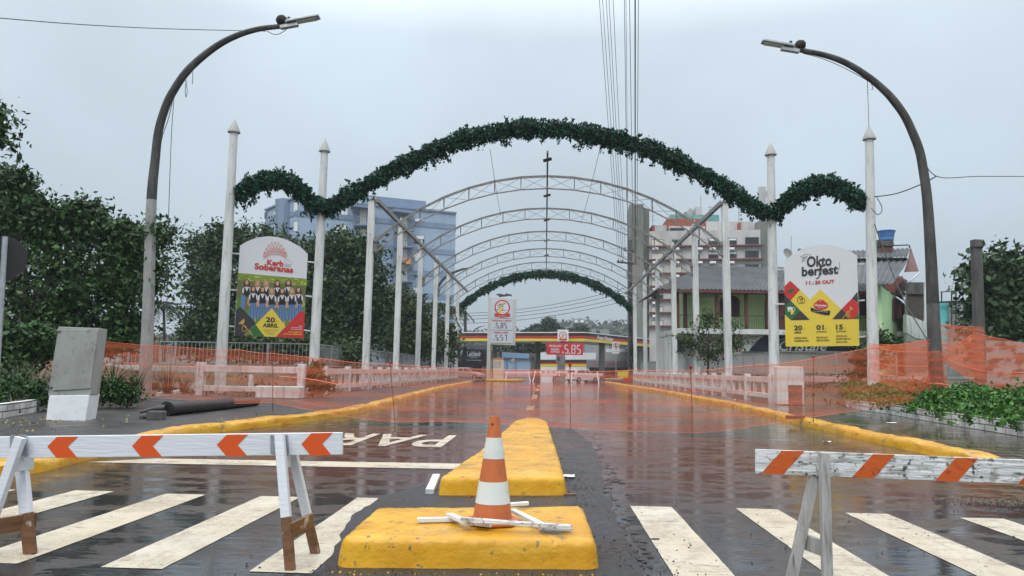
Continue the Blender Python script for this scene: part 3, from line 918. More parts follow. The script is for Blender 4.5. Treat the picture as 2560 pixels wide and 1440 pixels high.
for x0, x1, y, d_, m_, rest in ((232, 338, 1164, '20', 'ABRIL', ('KERB DAS', 'SOBERANAS')), (518, 615, 1158, '01', 'JUNHO', ('ESCOLHA', 'SENIORIN')), (772, 862, 1154, '15', 'JUNHO', ('ESCOLHA', 'BUBCHEN E', 'MÄDCHEN'))):
    A.text(d_, (x0, y), (x1, y - 3), (x0, y - 66), I['dark'], 3, bold=.04)
    A.text('de', (x1 + 12, y - 6), (x1 + 40, y - 7), (x1 + 12, y - 42), I['gold'], 3, shear=.3)
    A.text(m_, (x0 + 2, y + 38), (x0 + (104 if d_ == '20' else 132), y + 35), (x0 + 2, y + 12), I['dark'], 3, bold=.03)
    for k, s in enumerate(rest):
        A.text(s, (x0 + 4, y + (108 if len(rest) == 2 else 94) + 37 * k), (x0 + 4 + len(s) * 20.5, y + (106 if len(rest) == 2 else 92) + 37 * k), (x0 + 4, y + (84 if len(rest) == 2 else 70) + 37 * k), I['dark'], 3, bold=.02)
    A.part('date_lettering', PAL, bR)

# ------------------------------------------------------------------ white concrete balustrades
def balustrade(label, p, q, bays, per, zb=PZ, h=1.0, post_first=True, low=True):
    o = thing('balustrade', label, 'balustrade', p, group='white concrete balustrades')
    p, q = Vector((p[0], p[1], zb)), Vector((q[0], q[1], zb))
    d = (q - p); t = d.normalized()
    MB().bar(p + Vector((0, 0, h - .14)), q + Vector((0, 0, h - .14)), .16, .24).build('top_beam', WHITE_PAINT, o, bevel=.015)
    MB().bar(p + Vector((0, 0, .26)), q + Vector((0, 0, .26)), .15, .2).build('bottom_beam', WHITE_PAINT, o, bevel=.015)
    for i in range(bays + 1):
        c = p + d * i / bays
        MB().obox(c + Vector((0, 0, h * .52)), t * .13, Vector((-t.y, t.x, 0)) * .13, (0, 0, h * .56)).build('post', WHITE_PAINT, o, bevel=.015)
        if i < bays and per:
            b3 = MB()
            for k in range(per):
                c2 = p + d * (i + (k + 1) / (per + 1)) / bays
                b3.obox(c2 + Vector((0, 0, .57)), t * .075, Vector((-t.y, t.x, 0)) * .06, (0, 0, .22))
            b3.build('balusters', WHITE_PAINT, o)
    return o
fl = [G(500, 988, PZ), G(752, 993, PZ)]
balustrade('white concrete balustrade with two wide openings under the women billboard', fl[0], fl[1], 1, 1, h=1.12)
balustrade('white concrete balustrade at far left behind the left street lamp and tall grass', G(270, 965, PZ), G(495, 981, PZ), 1, 0, h=1.05)
for sgn, side in ((-1, 'left'), (1, 'right')):
    Y0 = [30.4] + [38.4 + 7.86 * i for i in range(6)]
    for i in range(6):
        nm = f'white balustrade between the {ORD[i - 1]} and {ORD[i]} square posts of the {side} row' if i else f'white balustrade from the round front post to the nearest square post, {side} side'
        balustrade(nm, (sgn * 9.2, Y0[i] + .3, PZ), (sgn * 9.2, Y0[i + 1] - .3, PZ), 2 if i == 0 else 3, 2 if i == 0 else 2, h=1.06)
balustrade('white concrete balustrade under the yellow and white billboard on the right', G(2002, 1003, PZ), G(2230, 1003, PZ), 1, 1, h=1.1)
# stub pillars at the right front end
o = thing('gate_pillar', 'short white masonry pillar with a bare brick patch beside the right front posts', 'pillar', G(1985, 1012, PZ))
c = G(1978, 1012, PZ)
MB().box(c.x - .5, c.x + .5, c.y, c.y + .45, PZ, PZ + 1.45).build('shaft', WHITE_PAINT, o, bevel=.03)
MB().box(c.x - .1, c.x + .42, c.y - .012, c.y + .05, PZ, PZ + .75).build('bare_brick_patch', mat('bare_brick', (.22, .1, .075), .8, [(9, .5, .6, (.14, .07, .05))], bump=.5, bscale=20), o)
o = thing('gate_pillar', 'short white masonry block at the right end of the balustrade under the women billboard', 'pillar', G(705, 995, PZ))
c = G(700, 996, PZ)
MB().box(c.x - .85, c.x + .75, c.y - .1, c.y + .3, PZ, PZ + .42).build('shaft', WHITE_PAINT, o, bevel=.03)

# ------------------------------------------------------------------ grey metal railings on the banks
def railing(label, pts, z0, z1, step=.19):
    o = thing('metal_railing', label, 'railing', (*pts[0], z0), group='grey metal railings on the banks')
    r, bars = MB(), MB()
    for a, b_ in zip(pts, pts[1:]):
        a, b_ = Vector((*a, 0)), Vector((*b_, 0))
        for zz in (z0 + .06, z1): r.bar(a + Vector((0, 0, zz)), b_ + Vector((0, 0, zz)), .05, .045)
        k = int((b_ - a).length / step)
        for i in range(k):
            c = a.lerp(b_, i / k)
            bars.bar(c + Vector((0, 0, z0 + .06)), c + Vector((0, 0, z1)), .022, .022, up=(0, 1, 0))
        k = max(1, int((b_ - a).length / 2.1))
        for i in range(k + 1):
            c = a.lerp(b_, i / k)
            MB().bar(c + Vector((0, 0, z0 - .3)), c + Vector((0, 0, z1 + .03)), .08, .08, up=(0, 1, 0)).build('post', GALV, o)
    r.build('rails', GALV, o)
    bars.build('bars', GALV, o)
def X(px, Y, py=900): return D(px, py, Y).x
railing('grey metal railing facing the road behind the women billboard and the tall grass', [(X(90, 34.6), 34.6), (X(785, 35.2), 35.2)], 1.22, 2.34)
railing('grey metal railing running away along the left side of the bridge', [(-11, 35.6), (-11, 88)], 1.22, 2.34)
railing('grey metal railing running away along the right side of the bridge', [(11, 35.6), (11, 86)], 1.22, 2.34)
railing('grey metal railing facing the road behind the yellow and white billboard', [(X(1944, 35.2), 35.2), (X(2240, 34.4), 34.4)], 1.22, 2.36)
o = MB().box(X(1960, 35.6), X(2300, 35.6), 35.5, 35.9, 0, 1.3).build('retaining_wall', mat('pale_rendered_wall', (.55, .5, .47), .7, [(1, .5, .7, (.38, .35, .32))]), loc=(X(2130, 35.6), 35.6, 0))
tag(o, 'low pale rendered retaining wall under the right front metal railing', 'wall')
# ------------------------------------------------------------------ foreground: barricades
def leg(o, p, q, w, d, ms, split=None, name='leg'):
    p, q = Vector(p), Vector(q)
    mb = MB()
    t = (q - p).normalized()
    side = Vector((1, 0, 0)); side = (side - t * side.dot(t)).normalized()
    up = t.cross(side)
    cuts = [0, split, 1] if split else [0, 1]
    rows = []
    for c in cuts:
        b_ = p.lerp(q, c)
        rows.append([b_ + side * (i * w / 2) + up * (j * d / 2) for i, j in ((-1, -1), (1, -1), (1, 1), (-1, 1), (-1, -1))])
    mb.grid(rows)
    mb.poly(rows[0][:4]); mb.poly(rows[-1][:4], 1 if split else 0)
    if split:
        for k in range(4, 8): mb.m[k] = 1
    return mb.build(name, ms, o, bevel=.004)
YB = 5.02
lb = lambda x, y, off=0: Plane((0, YB, 0), (0, -1, 0)).at(x * .34375, 1080 + y * .34375, off)
o = thing('barricade', 'white wooden barricade with orange chevron arrows on two trestles', 'barricade', (-2.6, YB, 0))
MB().prism([lb(-300, 38), lb(2488, 3), lb(2488, 165), lb(-300, 196)], (0, .03, 0)).build('board', WHITE_BOARD, o, bevel=.004)
for ch in ([(345, 105), (415, 35), (570, 33), (495, 105), (565, 188), (412, 188)], [(962, 102), (1030, 28), (1190, 25), (1112, 102), (1182, 182), (1028, 182)], [(1577, 92), (1650, 20), (1805, 18), (1730, 95), (1800, 175), (1650, 178)], [(2192, 88), (2265, 8), (2422, 5), (2345, 85), (2412, 168), (2258, 170)]):
    MB().poly([lb(x, y, .0025) for x, y in ch]).build('chevron', ORANGE_PAINT, o)
BL = [WHITE_BOARD, WOOD_WET]
leg(o, D(699, 1086, YB - .055), G(726, 1426), .06, .05, BL, .62)
leg(o, D(727, 1110, YB + .075), G(789, 1384), .06, .045, BL, .68)
leg(o, D(52, 1094, YB - .055), G(-52, 1392), .06, .05, BL, .68)
leg(o, D(50, 1120, YB + .075), G(76, 1386), .075, .045, BL, .62)
def cross(o, p, q, h, m, name='crossbar'):
    return MB().bar(p, q, .028, h).build(name, m, o, bevel=.004)
cross(o, D(706, 1158, 5.0), D(736, 1150, 5.16), .075, WHITE_BOARD)
cross(o, D(724, 1328, 4.85), D(780, 1301, 5.14), .1, WOOD_WET)
cross(o, D(30, 1165, 4.98), D(82, 1158, 5.12), .085, WHITE_BOARD)
cross(o, D(-40, 1322, 4.84), D(90, 1300, 5.1), .105, WOOD_WET)
for x0, x1 in ((2055, 2100), (150, 205)):
    MB().prism([lb(x0, 18, .004), lb(x1 - 8, 18, .004), lb(x1 + 5, 165, .004), lb(x0 + 12, 170, .004)], (0, -.012, 0)).build('metal_bracket', GALV, o)
for x0, x1 in ((1970, 2012), (80, 112)):
    MB().prism([lb(x0, 22, .004), lb(x1, 22, .004), lb(x1, 150, .004), lb(x0, 152, .004)], (0, -.006, 0)).build('metal_bracket', GALV, o)

plR = Plane.upright(D(1889, 1150, 5.06), D(2560, 1180, 4.78))
rb = lambda x, y, off=0: plR.at(1860 + x * .27344, 1100 + y * .27344, off)
o = thing('barricade', 'worn grey-white wooden barricade with slanted orange stripes on a bare wood trestle', 'barricade', G(2030, 1445))
nb = -plR.n * .032
MB().prism([rb(105, 85), rb(2900, 196), rb(2900, 418), rb(105, 308)], nb).build('board', OLD_BOARD, o, bevel=.004)
for ch in ([(345, 97), (553, 100), (352, 318), (155, 306)], [(1180, 128), (1380, 133), (1185, 350), (985, 342)], [(1940, 160), (2140, 168), (1950, 382), (1745, 372)], [(2700, 192), (2890, 199), (2700, 411), (2500, 402)]):
    MB().poly([rb(x, y, .0025) for x, y in ch]).build('stripe', OLD_ORANGE, o)
leg(o, D(2040, 1172, 5.03), G(1979, 1446), .062, .05, [WOOD_GREY])
leg(o, D(2060, 1133, 4.9), G(2069, 1466), .058, .05, [WOOD_GREY])
cross(o, D(2008, 1352, 5.04), D(2062, 1372, 4.93), .1, WOOD_GREY)
MB().prism([rb(675, 118, .003), rb(825, 122, .003), rb(815, 335, .003), rb(655, 328, .003)], plR.n * .012).build('cleat', OLD_BOARD, o)
leg(o, D(2900, 1200, 4.75), G(2960, 1480), .06, .05, [WOOD_GREY])
leg(o, D(2880, 1200, 4.9), G(2830, 1450), .06, .05, [WOOD_GREY])

# ------------------------------------------------------------------ traffic islands
def island(label, foot, ht=.19, seed=3):
    rg = np.random.default_rng(seed)
    P = resample([tuple(p) for p in foot] + [tuple(foot[0])], .04)[:-1]
    c = sum(P, Vector()) / len(P)
    N = len(P)
    sgn_ = 1 if sum(P[i - 1].x * P[i].y - P[i].x * P[i - 1].y for i in range(N)) > 0 else -1
    # round off the corners in plan
    for _ in range(5): P = [(P[i - 1] + P[i] * 2 + P[(i + 1) % N]) / 4 for i in range(N)]
    rings = []
    for inset, z_ in ((-.012, -.03), (0, .035), (.008, ht * .55), (.013, ht - .045), (.022, ht - .02), (.036, ht - .006), (.052, ht)):
        r = []
        for i, p in enumerate(P):
            t = (P[(i + 1) % N] - P[i - 1]).normalized()
            nn = Vector((-t.y, t.x, 0))
            nn = nn * sgn_
            w = .003 * math.sin(i * .5 + seed) + .002 * math.sin(i * 1.7) + rg.normal() * .0018
            if p.y < c.y and min(abs(p.x - c.x - q) for q in (-.03, .95, -.9)) < .021: w += .012
            r.append(p + nn * (inset + w) + Vector((0, 0, z_ + (rg.normal() * .0018 + .004 * math.sin(i * .12) if z_ > .1 else 0))))
        r.append(r[0])
        rings.append(r)
    last = rings[-1]
    for s_ in (.94, .84, .7, .5, .3, .12):
        rings.append([Vector((c.x + (p.x - c.x) * s_, c.y + (p.y - c.y) * s_, ht + .004 * math.sin(p.x * 9 * s_ + seed) * math.cos(p.y * 7 * s_) + .003)) for p in last])
    mb = MB().grid(rings)
    top = rings[-1][:-1]
    mb.poly(top)
    return tag(mb.build('traffic_island', YELLOW, loc=(c.x, c.y, 0), smooth=True), label, 'traffic island')
island('low yellow painted concrete island in the foreground carrying the traffic cone', [G(838, 1421), G(1498, 1426), G(1460, 1322), G(936, 1329)], .19, 3)
island('long yellow painted concrete island tapering away behind the traffic cone', [G(1092, 1240), G(1416, 1240), G(1400, 1178), G(1381, 1115), G(1369, 1074), G(1350, 1066), G(1318, 1064), G(1286, 1072), G(1246, 1113), G(1190, 1165)], .19, 5)

# ------------------------------------------------------------------ cone and loose boards
CONE = mat('cone_rubber', (.47, .125, .035), .45, [(6, .5, .7, (.36, .1, .035)), ((25, 25, 8), .62, .7, (.25, .09, .04))], bump=.08, bscale=40)
CWHITE = mat('cone_reflective', (.6, .62, .58), .35, [(5, .5, .7, (.48, .5, .47)), ((25, 25, 8), .64, .7, (.3, .3, .27))])
cz = .2
c = G(1231, 1306, cz)
o = thing('traffic_cone', 'orange and white traffic cone standing on the yellow island among loose boards', 'traffic cone', c)
H, r0, r1 = .758, .142, .033
MB().lathe(c, [(.2, 0), (.205, .02), (.19, .03), (r0 + .02, .035)], n=8).build('base', CONE, o, bevel=.006)
body = MB(); body.lathe(c, [(r0, .03), (r1, H), (r1 - .006, H), (r1 - .012, H - .03)], n=40); body.build('body', CONE, o, smooth=True)
rr = lambda f: r0 + (r1 - r0) * f + .0025
for a, b_ in ((.155, .365), (.585, .79)):
    MB().lathe(c, [(rr(a) - .004, .03 + (H - .03) * a), (rr(a), .03 + (H - .03) * a), (rr(b_), .03 + (H - .03) * b_), (rr(b_) - .004, .03 + (H - .03) * b_)], n=40).build('reflective_band', CWHITE, o, smooth=True)
f = .92; rad = r0 + (r1 - r0) * f + .002
MB().poly([c + Vector((rad * math.sin(a0 + .18 * math.cos(k * .524)), -rad * math.cos(a0 + .18 * math.cos(k * .524)), .03 + (H - .03) * f + .011 * math.sin(k * .524))) for a0 in (-.28,) for k in range(12)]).build('hole', DARK_STEEL, o)
def plank(label, p, q, w, h, m, roll=0.0):
    p, q = Vector(p), Vector(q)
    up = Vector((roll, 0, 1))
    t = (q - p).normalized(); s = t.cross(up).normalized(); u = s.cross(t)
    mb = MB()
    N = 7
    rows = []
    for i in range(N + 1):
        b_ = p.lerp(q, i / N)
        e = .006 if i in (0, N) else 0
        rows.append([b_ + s * (a * w / 2 + RNG.normal() * .0005) + u * (bb * h / 2) + t * RNG.normal() * e for a, bb in ((-1, -1), (1, -1), (1, 1), (-1, 1))])
        rows[-1].append(rows[-1][0])
    mb.grid(rows); mb.poly(rows[0][:4]); mb.poly(rows[-1][:4])
    return tag(mb.build('board', m, loc=(p + q) / 2, bevel=.003), label, 'loose board', 'loose boards round the traffic cone')
plank('short white batten left of the cone lying flat on the near island', G(1045, 1300, .215), G(1152, 1298, .215), .045, .03, WHITE_BOARD)
plank('white batten slanting under the long worn board at the left foot of the cone', G(1124, 1287, .245), G(1175, 1310, .235), .05, .028, WHITE_BOARD)
plank('long worn board with black stains lying across the front of the cone', G(1150, 1298, .272), G(1430, 1318, .24), .045, .026, OLD_BOARD, .3)
plank('white batten sticking out behind the right side of the cone', G(1268, 1262, .235), G(1320, 1258, .235), .05, .025, WHITE_BOARD)
plank('white batten slanting from behind the cone to the right end of the pile', G(1282, 1276, .245), G(1366, 1318, .225), .05, .024, WHITE_BOARD)
plank('short white stub under the long worn board in front of the cone', G(1188, 1308, .232), G(1226, 1312, .232), .045, .026, WHITE_BOARD)
plank('white batten at the right end of the near island under the long worn board', G(1350, 1320, .212), G(1428, 1322, .212), .05, .024, WHITE_BOARD)
plank('white batten lying alone on the road left of the far yellow island', G(1074, 1229, .03), G(1091, 1190, .03), .085, .05, WHITE_BOARD)
plank('brown wood scrap on the road beside the right rear of the far island', G(1386, 1146, .012), G(1402, 1145, .012), .08, .022, WOOD_WET)
plank('brown wood scrap on the road at the right front corner of the far island', G(1414, 1237, .012), G(1440, 1236, .012), .05, .022, WOOD_WET)
BRICK = mat('red_brick', (.16, .06, .04), .7, [(12, .5, .65, (.1, .04, .03))])
o = MB().obox(G(1988, 1043, .2), (.22, .02, 0), (-.01, .09, 0), (0, 0, .045)).build('brick', BRICK, loc=G(1988, 1043, .2), bevel=.008)
tag(o, 'loose red-brown brick lying on the right yellow kerb', 'brick')
PAPER = mat('litter', (.7, .72, .74), .5)
for k, (px, py, zz, lb) in enumerate(((2229, 1058, .135, 'flattened white paper scrap on the wet slabs of the right pavement'), (2068, 1105, .004, 'tiny white scrap on the road beside the right kerb'), (1417, 1191, .012, 'white paper scrap on the road beside the far yellow island'), (1825, 999, .135, 'white plastic cup lying at the foot of the right balustrade'), (1838, 1002, .135, 'white plastic bag lying at the foot of the right balustrade'))):
    c = G(px, py, zz)
    s = .1 if k in (0, 2) else .07
    mb = MB()
    g = [[c + Vector((s * (i - 1.5) * .6 + RNG.normal() * .008, s * (j - 1.5) * .8 + RNG.normal() * .008, .006 + abs(RNG.normal()) * (.008 if k < 3 else .05))) for i in range(4)] for j in range(4)]
    mb.grid(g)
    tag(mb.build('litter', PAPER, loc=c), lb, 'litter')

# ------------------------------------------------------------------ orange safety netting
NET = bpy.data.materials.new('orange_netting')
NET.use_nodes = True
t = NET.node_tree; n = t.nodes; n.clear()
out = n.new('ShaderNodeOutputMaterial')
tcn = n.new('ShaderNodeTexCoord')
dif = n.new('ShaderNodeBsdfDiffuse'); dif.inputs['Color'].default_value = (.85, .2, .09, 1)
trl = n.new('ShaderNodeBsdfTranslucent'); trl.inputs['Color'].default_value = (.85, .22, .1, 1)
ms = n.new('ShaderNodeMixShader'); ms.inputs[0].default_value = .45
tr = n.new('ShaderNodeBsdfTransparent')
m2 = n.new('ShaderNodeMixShader')
def _map(vec):
    mp = n.new('ShaderNodeMapping'); mp.inputs['Scale'].default_value = vec
    t.links.new(tcn.outputs['Object'], mp.inputs['Vector']); return mp.outputs[0]
wv = n.new('ShaderNodeTexWave'); wv.bands_direction = 'Z'; wv.inputs['Scale'].default_value = 1.15; wv.inputs['Distortion'].default_value = 2.2; wv.inputs['Detail'].default_value = 2; wv.inputs['Detail Scale'].default_value = .35
t.links.new(_map((.25, .25, 1)), wv.inputs['Vector'])
nz = n.new('ShaderNodeTexNoise'); nz.inputs['Scale'].default_value = 1; nz.inputs['Detail'].default_value = 5
t.links.new(_map((.8, .8, 9)), nz.inputs['Vector'])
fx = n.new('ShaderNodeTexWave'); fx.bands_direction = 'X'; fx.inputs['Scale'].default_value = 9
fz = n.new('ShaderNodeTexWave'); fz.bands_direction = 'Z'; fz.inputs['Scale'].default_value = 9
for w_ in (fx, fz): t.links.new(tcn.outputs['Object'], w_.inputs['Vector'])
def mth(op, a, c_):
    q = n.new('ShaderNodeMath'); q.operation = op
    for i, s_ in enumerate((a, c_)):
        if isinstance(s_, (int, float)): q.inputs[i].default_value = s_
        else: t.links.new(s_, q.inputs[i])
    return q.outputs[0]
mesh_ = mth('MAXIMUM', fx.outputs['Fac'], fz.outputs['Fac'])
al = mth('ADD', mth('MULTIPLY', mth('POWER', wv.outputs['Fac'], 2), .2), mth('MULTIPLY', mth('POWER', nz.outputs['Fac'], 2), .36))
al = mth('ADD', al, mth('MULTIPLY', mth('POWER', mesh_, 3), .12))
al = mth('ADD', al, .06)
t.links.new(dif.outputs[0], ms.inputs[1]); t.links.new(trl.outputs[0], ms.inputs[2])
t.links.new(al, m2.inputs[0]); t.links.new(tr.outputs[0], m2.inputs[1]); t.links.new(ms.outputs[0], m2.inputs[2])
t.links.new(m2.outputs[0], out.inputs['Surface'])
NET2 = NET.copy(); NET2.name = 'orange_netting_doubled'
for q_ in NET2.node_tree.nodes:
    if q_.type == 'MATH' and not q_.inputs[1].is_linked and abs(q_.inputs[1].default_value - .06) < 1e-4: q_.inputs[1].default_value = .18
HEM = mat('orange_net_hem', (.78, .18, .08), .6)
def net(label, cols, rows=10, sub=8, sag=.02, bottom_hem=True, folds=(), m=None):
    """cols: (top px, top py, bottom px, bottom py, distance)"""
    C = []
    for a, b_ in zip(cols, cols[1:]):
        for k in range(sub):
            f = k / sub
            C.append([a[i] + (b_[i] - a[i]) * f for i in range(5)] + [f])
    C.append(list(cols[-1]) + [0])
    G_ = []
    for r in range(rows + 1):
        v = r / rows
        row = []
        for i, c_ in enumerate(C):
            T, Bm = D(c_[0], c_[1], c_[4]), D(c_[2], c_[3], c_[4])
            dr = math.sin(math.pi * c_[5])
            T = T + Vector((0, 0, -sag * dr)); Bm = Bm + Vector((0, 0, -sag * .6 * dr))
            p = T.lerp(Bm, v)
            p.y += .05 * math.sin(i * .7 + v * 9) * math.sin(math.pi * v) + .04 * math.sin(v * 21 + i * .16)
            p.z += .01 * math.sin(i * .5 + v * 5)
            row.append(p)
        G_.append(row)
    o = thing('safety_net', label, 'safety net', G_[-1][0])
    MB().grid(G_).build('mesh_sheet', m or NET, o, smooth=True)
    h = MB().tube(G_[0], .01, n=5, flat=.6); h.build('top_hem', HEM, o)
    if bottom_hem: MB().tube([p + Vector((0, 0, -.004)) for p in G_[-1]], .006, n=5, flat=.6).build('bottom_hem', HEM, o)
    for fo in folds:
        MB().tube(spline([D(x, y, Y) for x, y, Y in fo], 6), .02, n=5, flat=.5).build('fold', HEM, o)
net('long orange safety net strung on rods across the road between both lamps',
    [(350, 862, 348, 990, 22.7), (480, 869, 480, 1001, 20.6), (600, 876, 610, 1009, 18.9), (682, 883, 683, 1004, 18), (830, 899, 830, 1036, 17.4), (978, 912, 987, 1054, 16.9), (1200, 922, 1200, 1054, 16.8), (1425, 926, 1427, 1069, 16.7), (1580, 926, 1580, 1077, 16.3), (1728, 926, 1731, 1082, 15.9), (1880, 914, 1885, 1066, 16.6), (2033, 897, 2034, 1040, 17.4), (2178, 868, 2190, 1018, 20.2), (2322, 850, 2330, 990, 23.2)],
    sag=.015, folds=([(700, 942, 17.9), (740, 944, 17.7), (800, 952, 17.5), (850, 962, 17.3)],))
net('orange safety net running from the left street lamp behind the grey cabinet', [(346, 862, 346, 985, 22.9), (230, 851, 232, 968, 23.4), (110, 850, 112, 966, 23.6), (-40, 852, -40, 970, 23)], sag=.01)
net('slack orange safety net bunched between the round right post and the right street lamp', [(2172, 858, 2172, 946, 23.2), (2230, 861, 2230, 965, 23.3), (2318, 853, 2320, 985, 23.45)], sag=.03, m=NET2,
    folds=([(2195, 868, 23.2), (2230, 877, 23.2), (2270, 880, 23.3), (2316, 880, 23.4)], [(2185, 912, 23.2), (2230, 925, 23.2), (2280, 945, 23.3), (2322, 958, 23.4)], [(2185, 906, 23.2), (2240, 915, 23.2), (2316, 916, 23.4)], [(2195, 938, 23.2), (2260, 945, 23.3), (2322, 972, 23.4)]))
net('orange safety net stretched from the right street lamp to the bare wooden-looking pole', [(2317, 807, 2355, 905, 24.1), (2390, 813, 2400, 932, 25.6), (2459, 819, 2464, 950, 27.2)], sag=.0, m=NET2, folds=([(2320, 852, 24), (2400, 870, 25.4), (2459, 888, 27)],))
net('orange safety net running from the right street lamp past the right edge', [(2317, 853, 2350, 900, 24), (2385, 868, 2410, 940, 23.7), (2436, 833, 2460, 968, 23.5), (2500, 846, 2510, 986, 22.8), (2600, 872, 2610, 1012, 21.8)], sag=.0, m=NET2,
    folds=([(2345, 885, 23.9), (2400, 910, 23.6), (2460, 928, 23.4), (2560, 932, 22.2)],))
o = thing('safety_net', 'bundle of orange safety net wrapped round the foot of the right street lamp', 'safety net', D(2342, 1000, 23.6))
w = MB(); rows = []
for k in range(9):
    cc = D(2340 + 2 * k * .3, 880 + 13.5 * k, 23.75)
    rows.append([cc + Vector(((.27 + .05 * math.sin(k * 2.1 + a) + (.06 if k > 5 else 0)) * math.cos(a), (.27 + .04 * math.sin(3 * a + k)) * math.sin(a), .03 * math.sin(2 * a + k))) for a in (2 * math.pi * q / 18 for q in range(19))])
w.grid(rows); w.build('mesh_sheet', NET2, o, smooth=True)
for k in (6, 7, 8): MB().tube(rows[k], .022, n=5).build('fold', HEM, o)
for i, (bx, by, zb, tx, ty, lb) in enumerate(((682, 1030, .15, 682, 880, 'on the left pavement'), (988, 1061, 0, 975, 908, 'on the road beside the left kerb'), (1427, 1071, 0, 1425, 914, 'on the road right of the far island'), (1731, 1084, 0, 1727, 919, 'on the road in the right lane'), (2033, 1057, .15, 2034, 895, 'on the right kerb'))):
    p = G(bx, by, zb)
    q = D(tx, ty, p.y - .03)
    o = thing('net_stake', f'thin rusty red-capped rod holding the orange net {lb}', 'stake', p, 'rods holding the orange net')
    MB().tube([p, q], .011, n=6).build('rod', RUST_ROD, o)
    MB().lathe(q, [(.02, -.04), (.026, -.01), (.042, .012), (.042, .03)], n=10).build('cap', RED_CAP, o)

# ------------------------------------------------------------------ left pavement: cabinet, pipe
CAB = mat('cabinet_grey', (.3, .31, .29), .5, [((1.5, 1.5, 1.1), .45, .65, (.22, .22, .2)), ((9, 9, 5), .57, .68, (.19, .19, .18)), (26, .64, .7, (.09, .09, .085))], bump=.1, bscale=8)
plC = Plane((0, 15.2, 0), (0.09, -1, 0.0))
fc = lambda x, y, off=0: plC.at(x * .22914, 780 + y * .22914, off)
dep = Vector((-.04, .42, 0))
o = thing('utility_cabinet', 'leaning grey street cabinet with scratched door on a white concrete base', 'cabinet', fc(700, 1100))
face = [fc(635, 160), fc(1082, 176), fc(990, 905), fc(522, 915)]
sh = fc(555, 148) - fc(635, 160)
MB().prism(face, Vector((-.13, .5, 0))).build('body', CAB, o, bevel=.01)
MB().prism([fc(648, 185, .004), fc(1074, 198, .004), fc(992, 832, .004), fc(578, 858, .004)], plC.n * .018).build('door', CAB, o, bevel=.005)
for y in (215, 822):
    x = 635 - (y - 160) * .15
    MB().bar(fc(x - 45, y, .02), fc(x + 45, y, .03), .02, .018).build('hinge', DARK_STEEL, o)
bw = MAT_BASE = mat('white_base_paint', (.7, .72, .73), .5, [(3, .5, .75, (.55, .56, .56))], bump=.15, bscale=15)
ba, bb_ = fc(518, 1138, .05), fc(950, 1122, .05); ba.z = bb_.z = PZ - .02
MB().prism([fc(545, 912, .03), fc(985, 905, .03), bb_, ba], Vector((-.17, .62, 0))).build('concrete_base', bw, o, bevel=.012)
p0, p1 = G(414, 1040, PZ), G(640, 1014, PZ)
o = thing('fallen_pipe', 'thick black pipe lying on the left pavement with a broken collar end', 'pipe', p0)
rp = .15
ax = (p1 - p0).normalized()
q0, q1 = p0 + Vector((0, 0, rp)), p1 + Vector((0, 0, rp * .8))
MB().tube([q0, q0.lerp(q1, .5), q1], [rp, rp * .95, rp * .8], n=20).build('tube', BLACK_PIPE, o, smooth=True)
MB().tube([q0 + ax * .02, q0 + ax * .16], rp * 1.1, n=20).build('collar', BLACK_PIPE, o, smooth=True)
MB().tube([q0, q0 + Vector((-.22, -.04, -.02)), q0 + Vector((-.5, -.12, -.08))], [rp * .92, rp * .75, .045], n=12, flat=.8).build('broken_end', MAT_BASE if False else BLACK_PIPE, o, smooth=True)
c = G(391, 1048, PZ)
tag(MB().obox(c + Vector((0, 0, .08)), (.16, .02, 0), (-.02, .12, 0), (0, .01, .085)).build('concrete_block', CONC_DARK, loc=c, bevel=.015), 'mossy grey concrete block lying at the broken end of the black pipe', 'concrete block')
c = G(365, 1046, PZ)
tag(MB().sphere(c + Vector((0, 0, .04)), .15, .12, .07, jit=.2).build('rubble_lump', CONC_DARK, loc=c), 'low dark rubble lump left of the concrete block by the pipe', 'rubble')

# ------------------------------------------------------------------ curved street lamps
def street_lamp(label, path, Y, base, tip, nest, nlabel, dark_from, low=None):
    P = [D(x, y, Y) for x, y, _ in path]
    R = [px2m(r, Y) for _, _, r in path]
    P[0] = Vector((P[0].x, P[0].y, base))
    o = thing('street_lamp', label, 'street lamp', P[0], 'curved concrete street lamps')
    S_ = spline([Vector((*p, )) for p in P], 6)
    Rr = list(np.interp(np.linspace(0, len(P) - 1, len(S_)), range(len(P)), R))
    k = dark_from * 6
    MB().tube(S_[:k + 1], Rr[:k + 1], n=8).build('pole', low or CONC, o)
    MB().tube(S_[k:], Rr[k:], n=8).build('curved_arm', STAIN, o, smooth=True)
    a, b_ = D(*tip[0], Y), D(*tip[1], Y)
    d = (b_ - a).normalized(); s = Vector((0, 1, 0)); u = d.cross(s)
    if u.z < 0: u = -u
    L_ = (b_ - a).length
    MB().prism([a - s * .12 - u * .02, a + d * L_ * .12 - s * .17 - u * .02, b_ - s * .15, b_ + s * .15, a + d * L_ * .12 + s * .17 - u * .02, a + s * .12 - u * .02], u * .09).build('luminaire', GALV, o, bevel=.02)
    MB().obox(a + d * .1 - u * .1, d * .3, s * .08, u * .06).build('driver_box', GALV, o, bevel=.01)
    MB().tube([a + d * .12 + u * .07, a + d * .12 + u * .2], .05, n=10).build('photocell', DARK_STEEL, o)
    MB().obox((a + b_) / 2 + d * L_ * .12 - u * .03, d * L_ * .3, s * .11, u * .008).build('lens', CWHITE, o)
    nn = D(nest[0], nest[1], Y)
    r = px2m(nest[2], Y)
    mb = MB().sphere(nn, r, r, r * .95, n=18, m=14, jit=.07)
    tag(mb.build('mud_nest', MUD, loc=nn - Vector((0, 0, r)), smooth=True), nlabel, 'bird nest')
    return o, S_
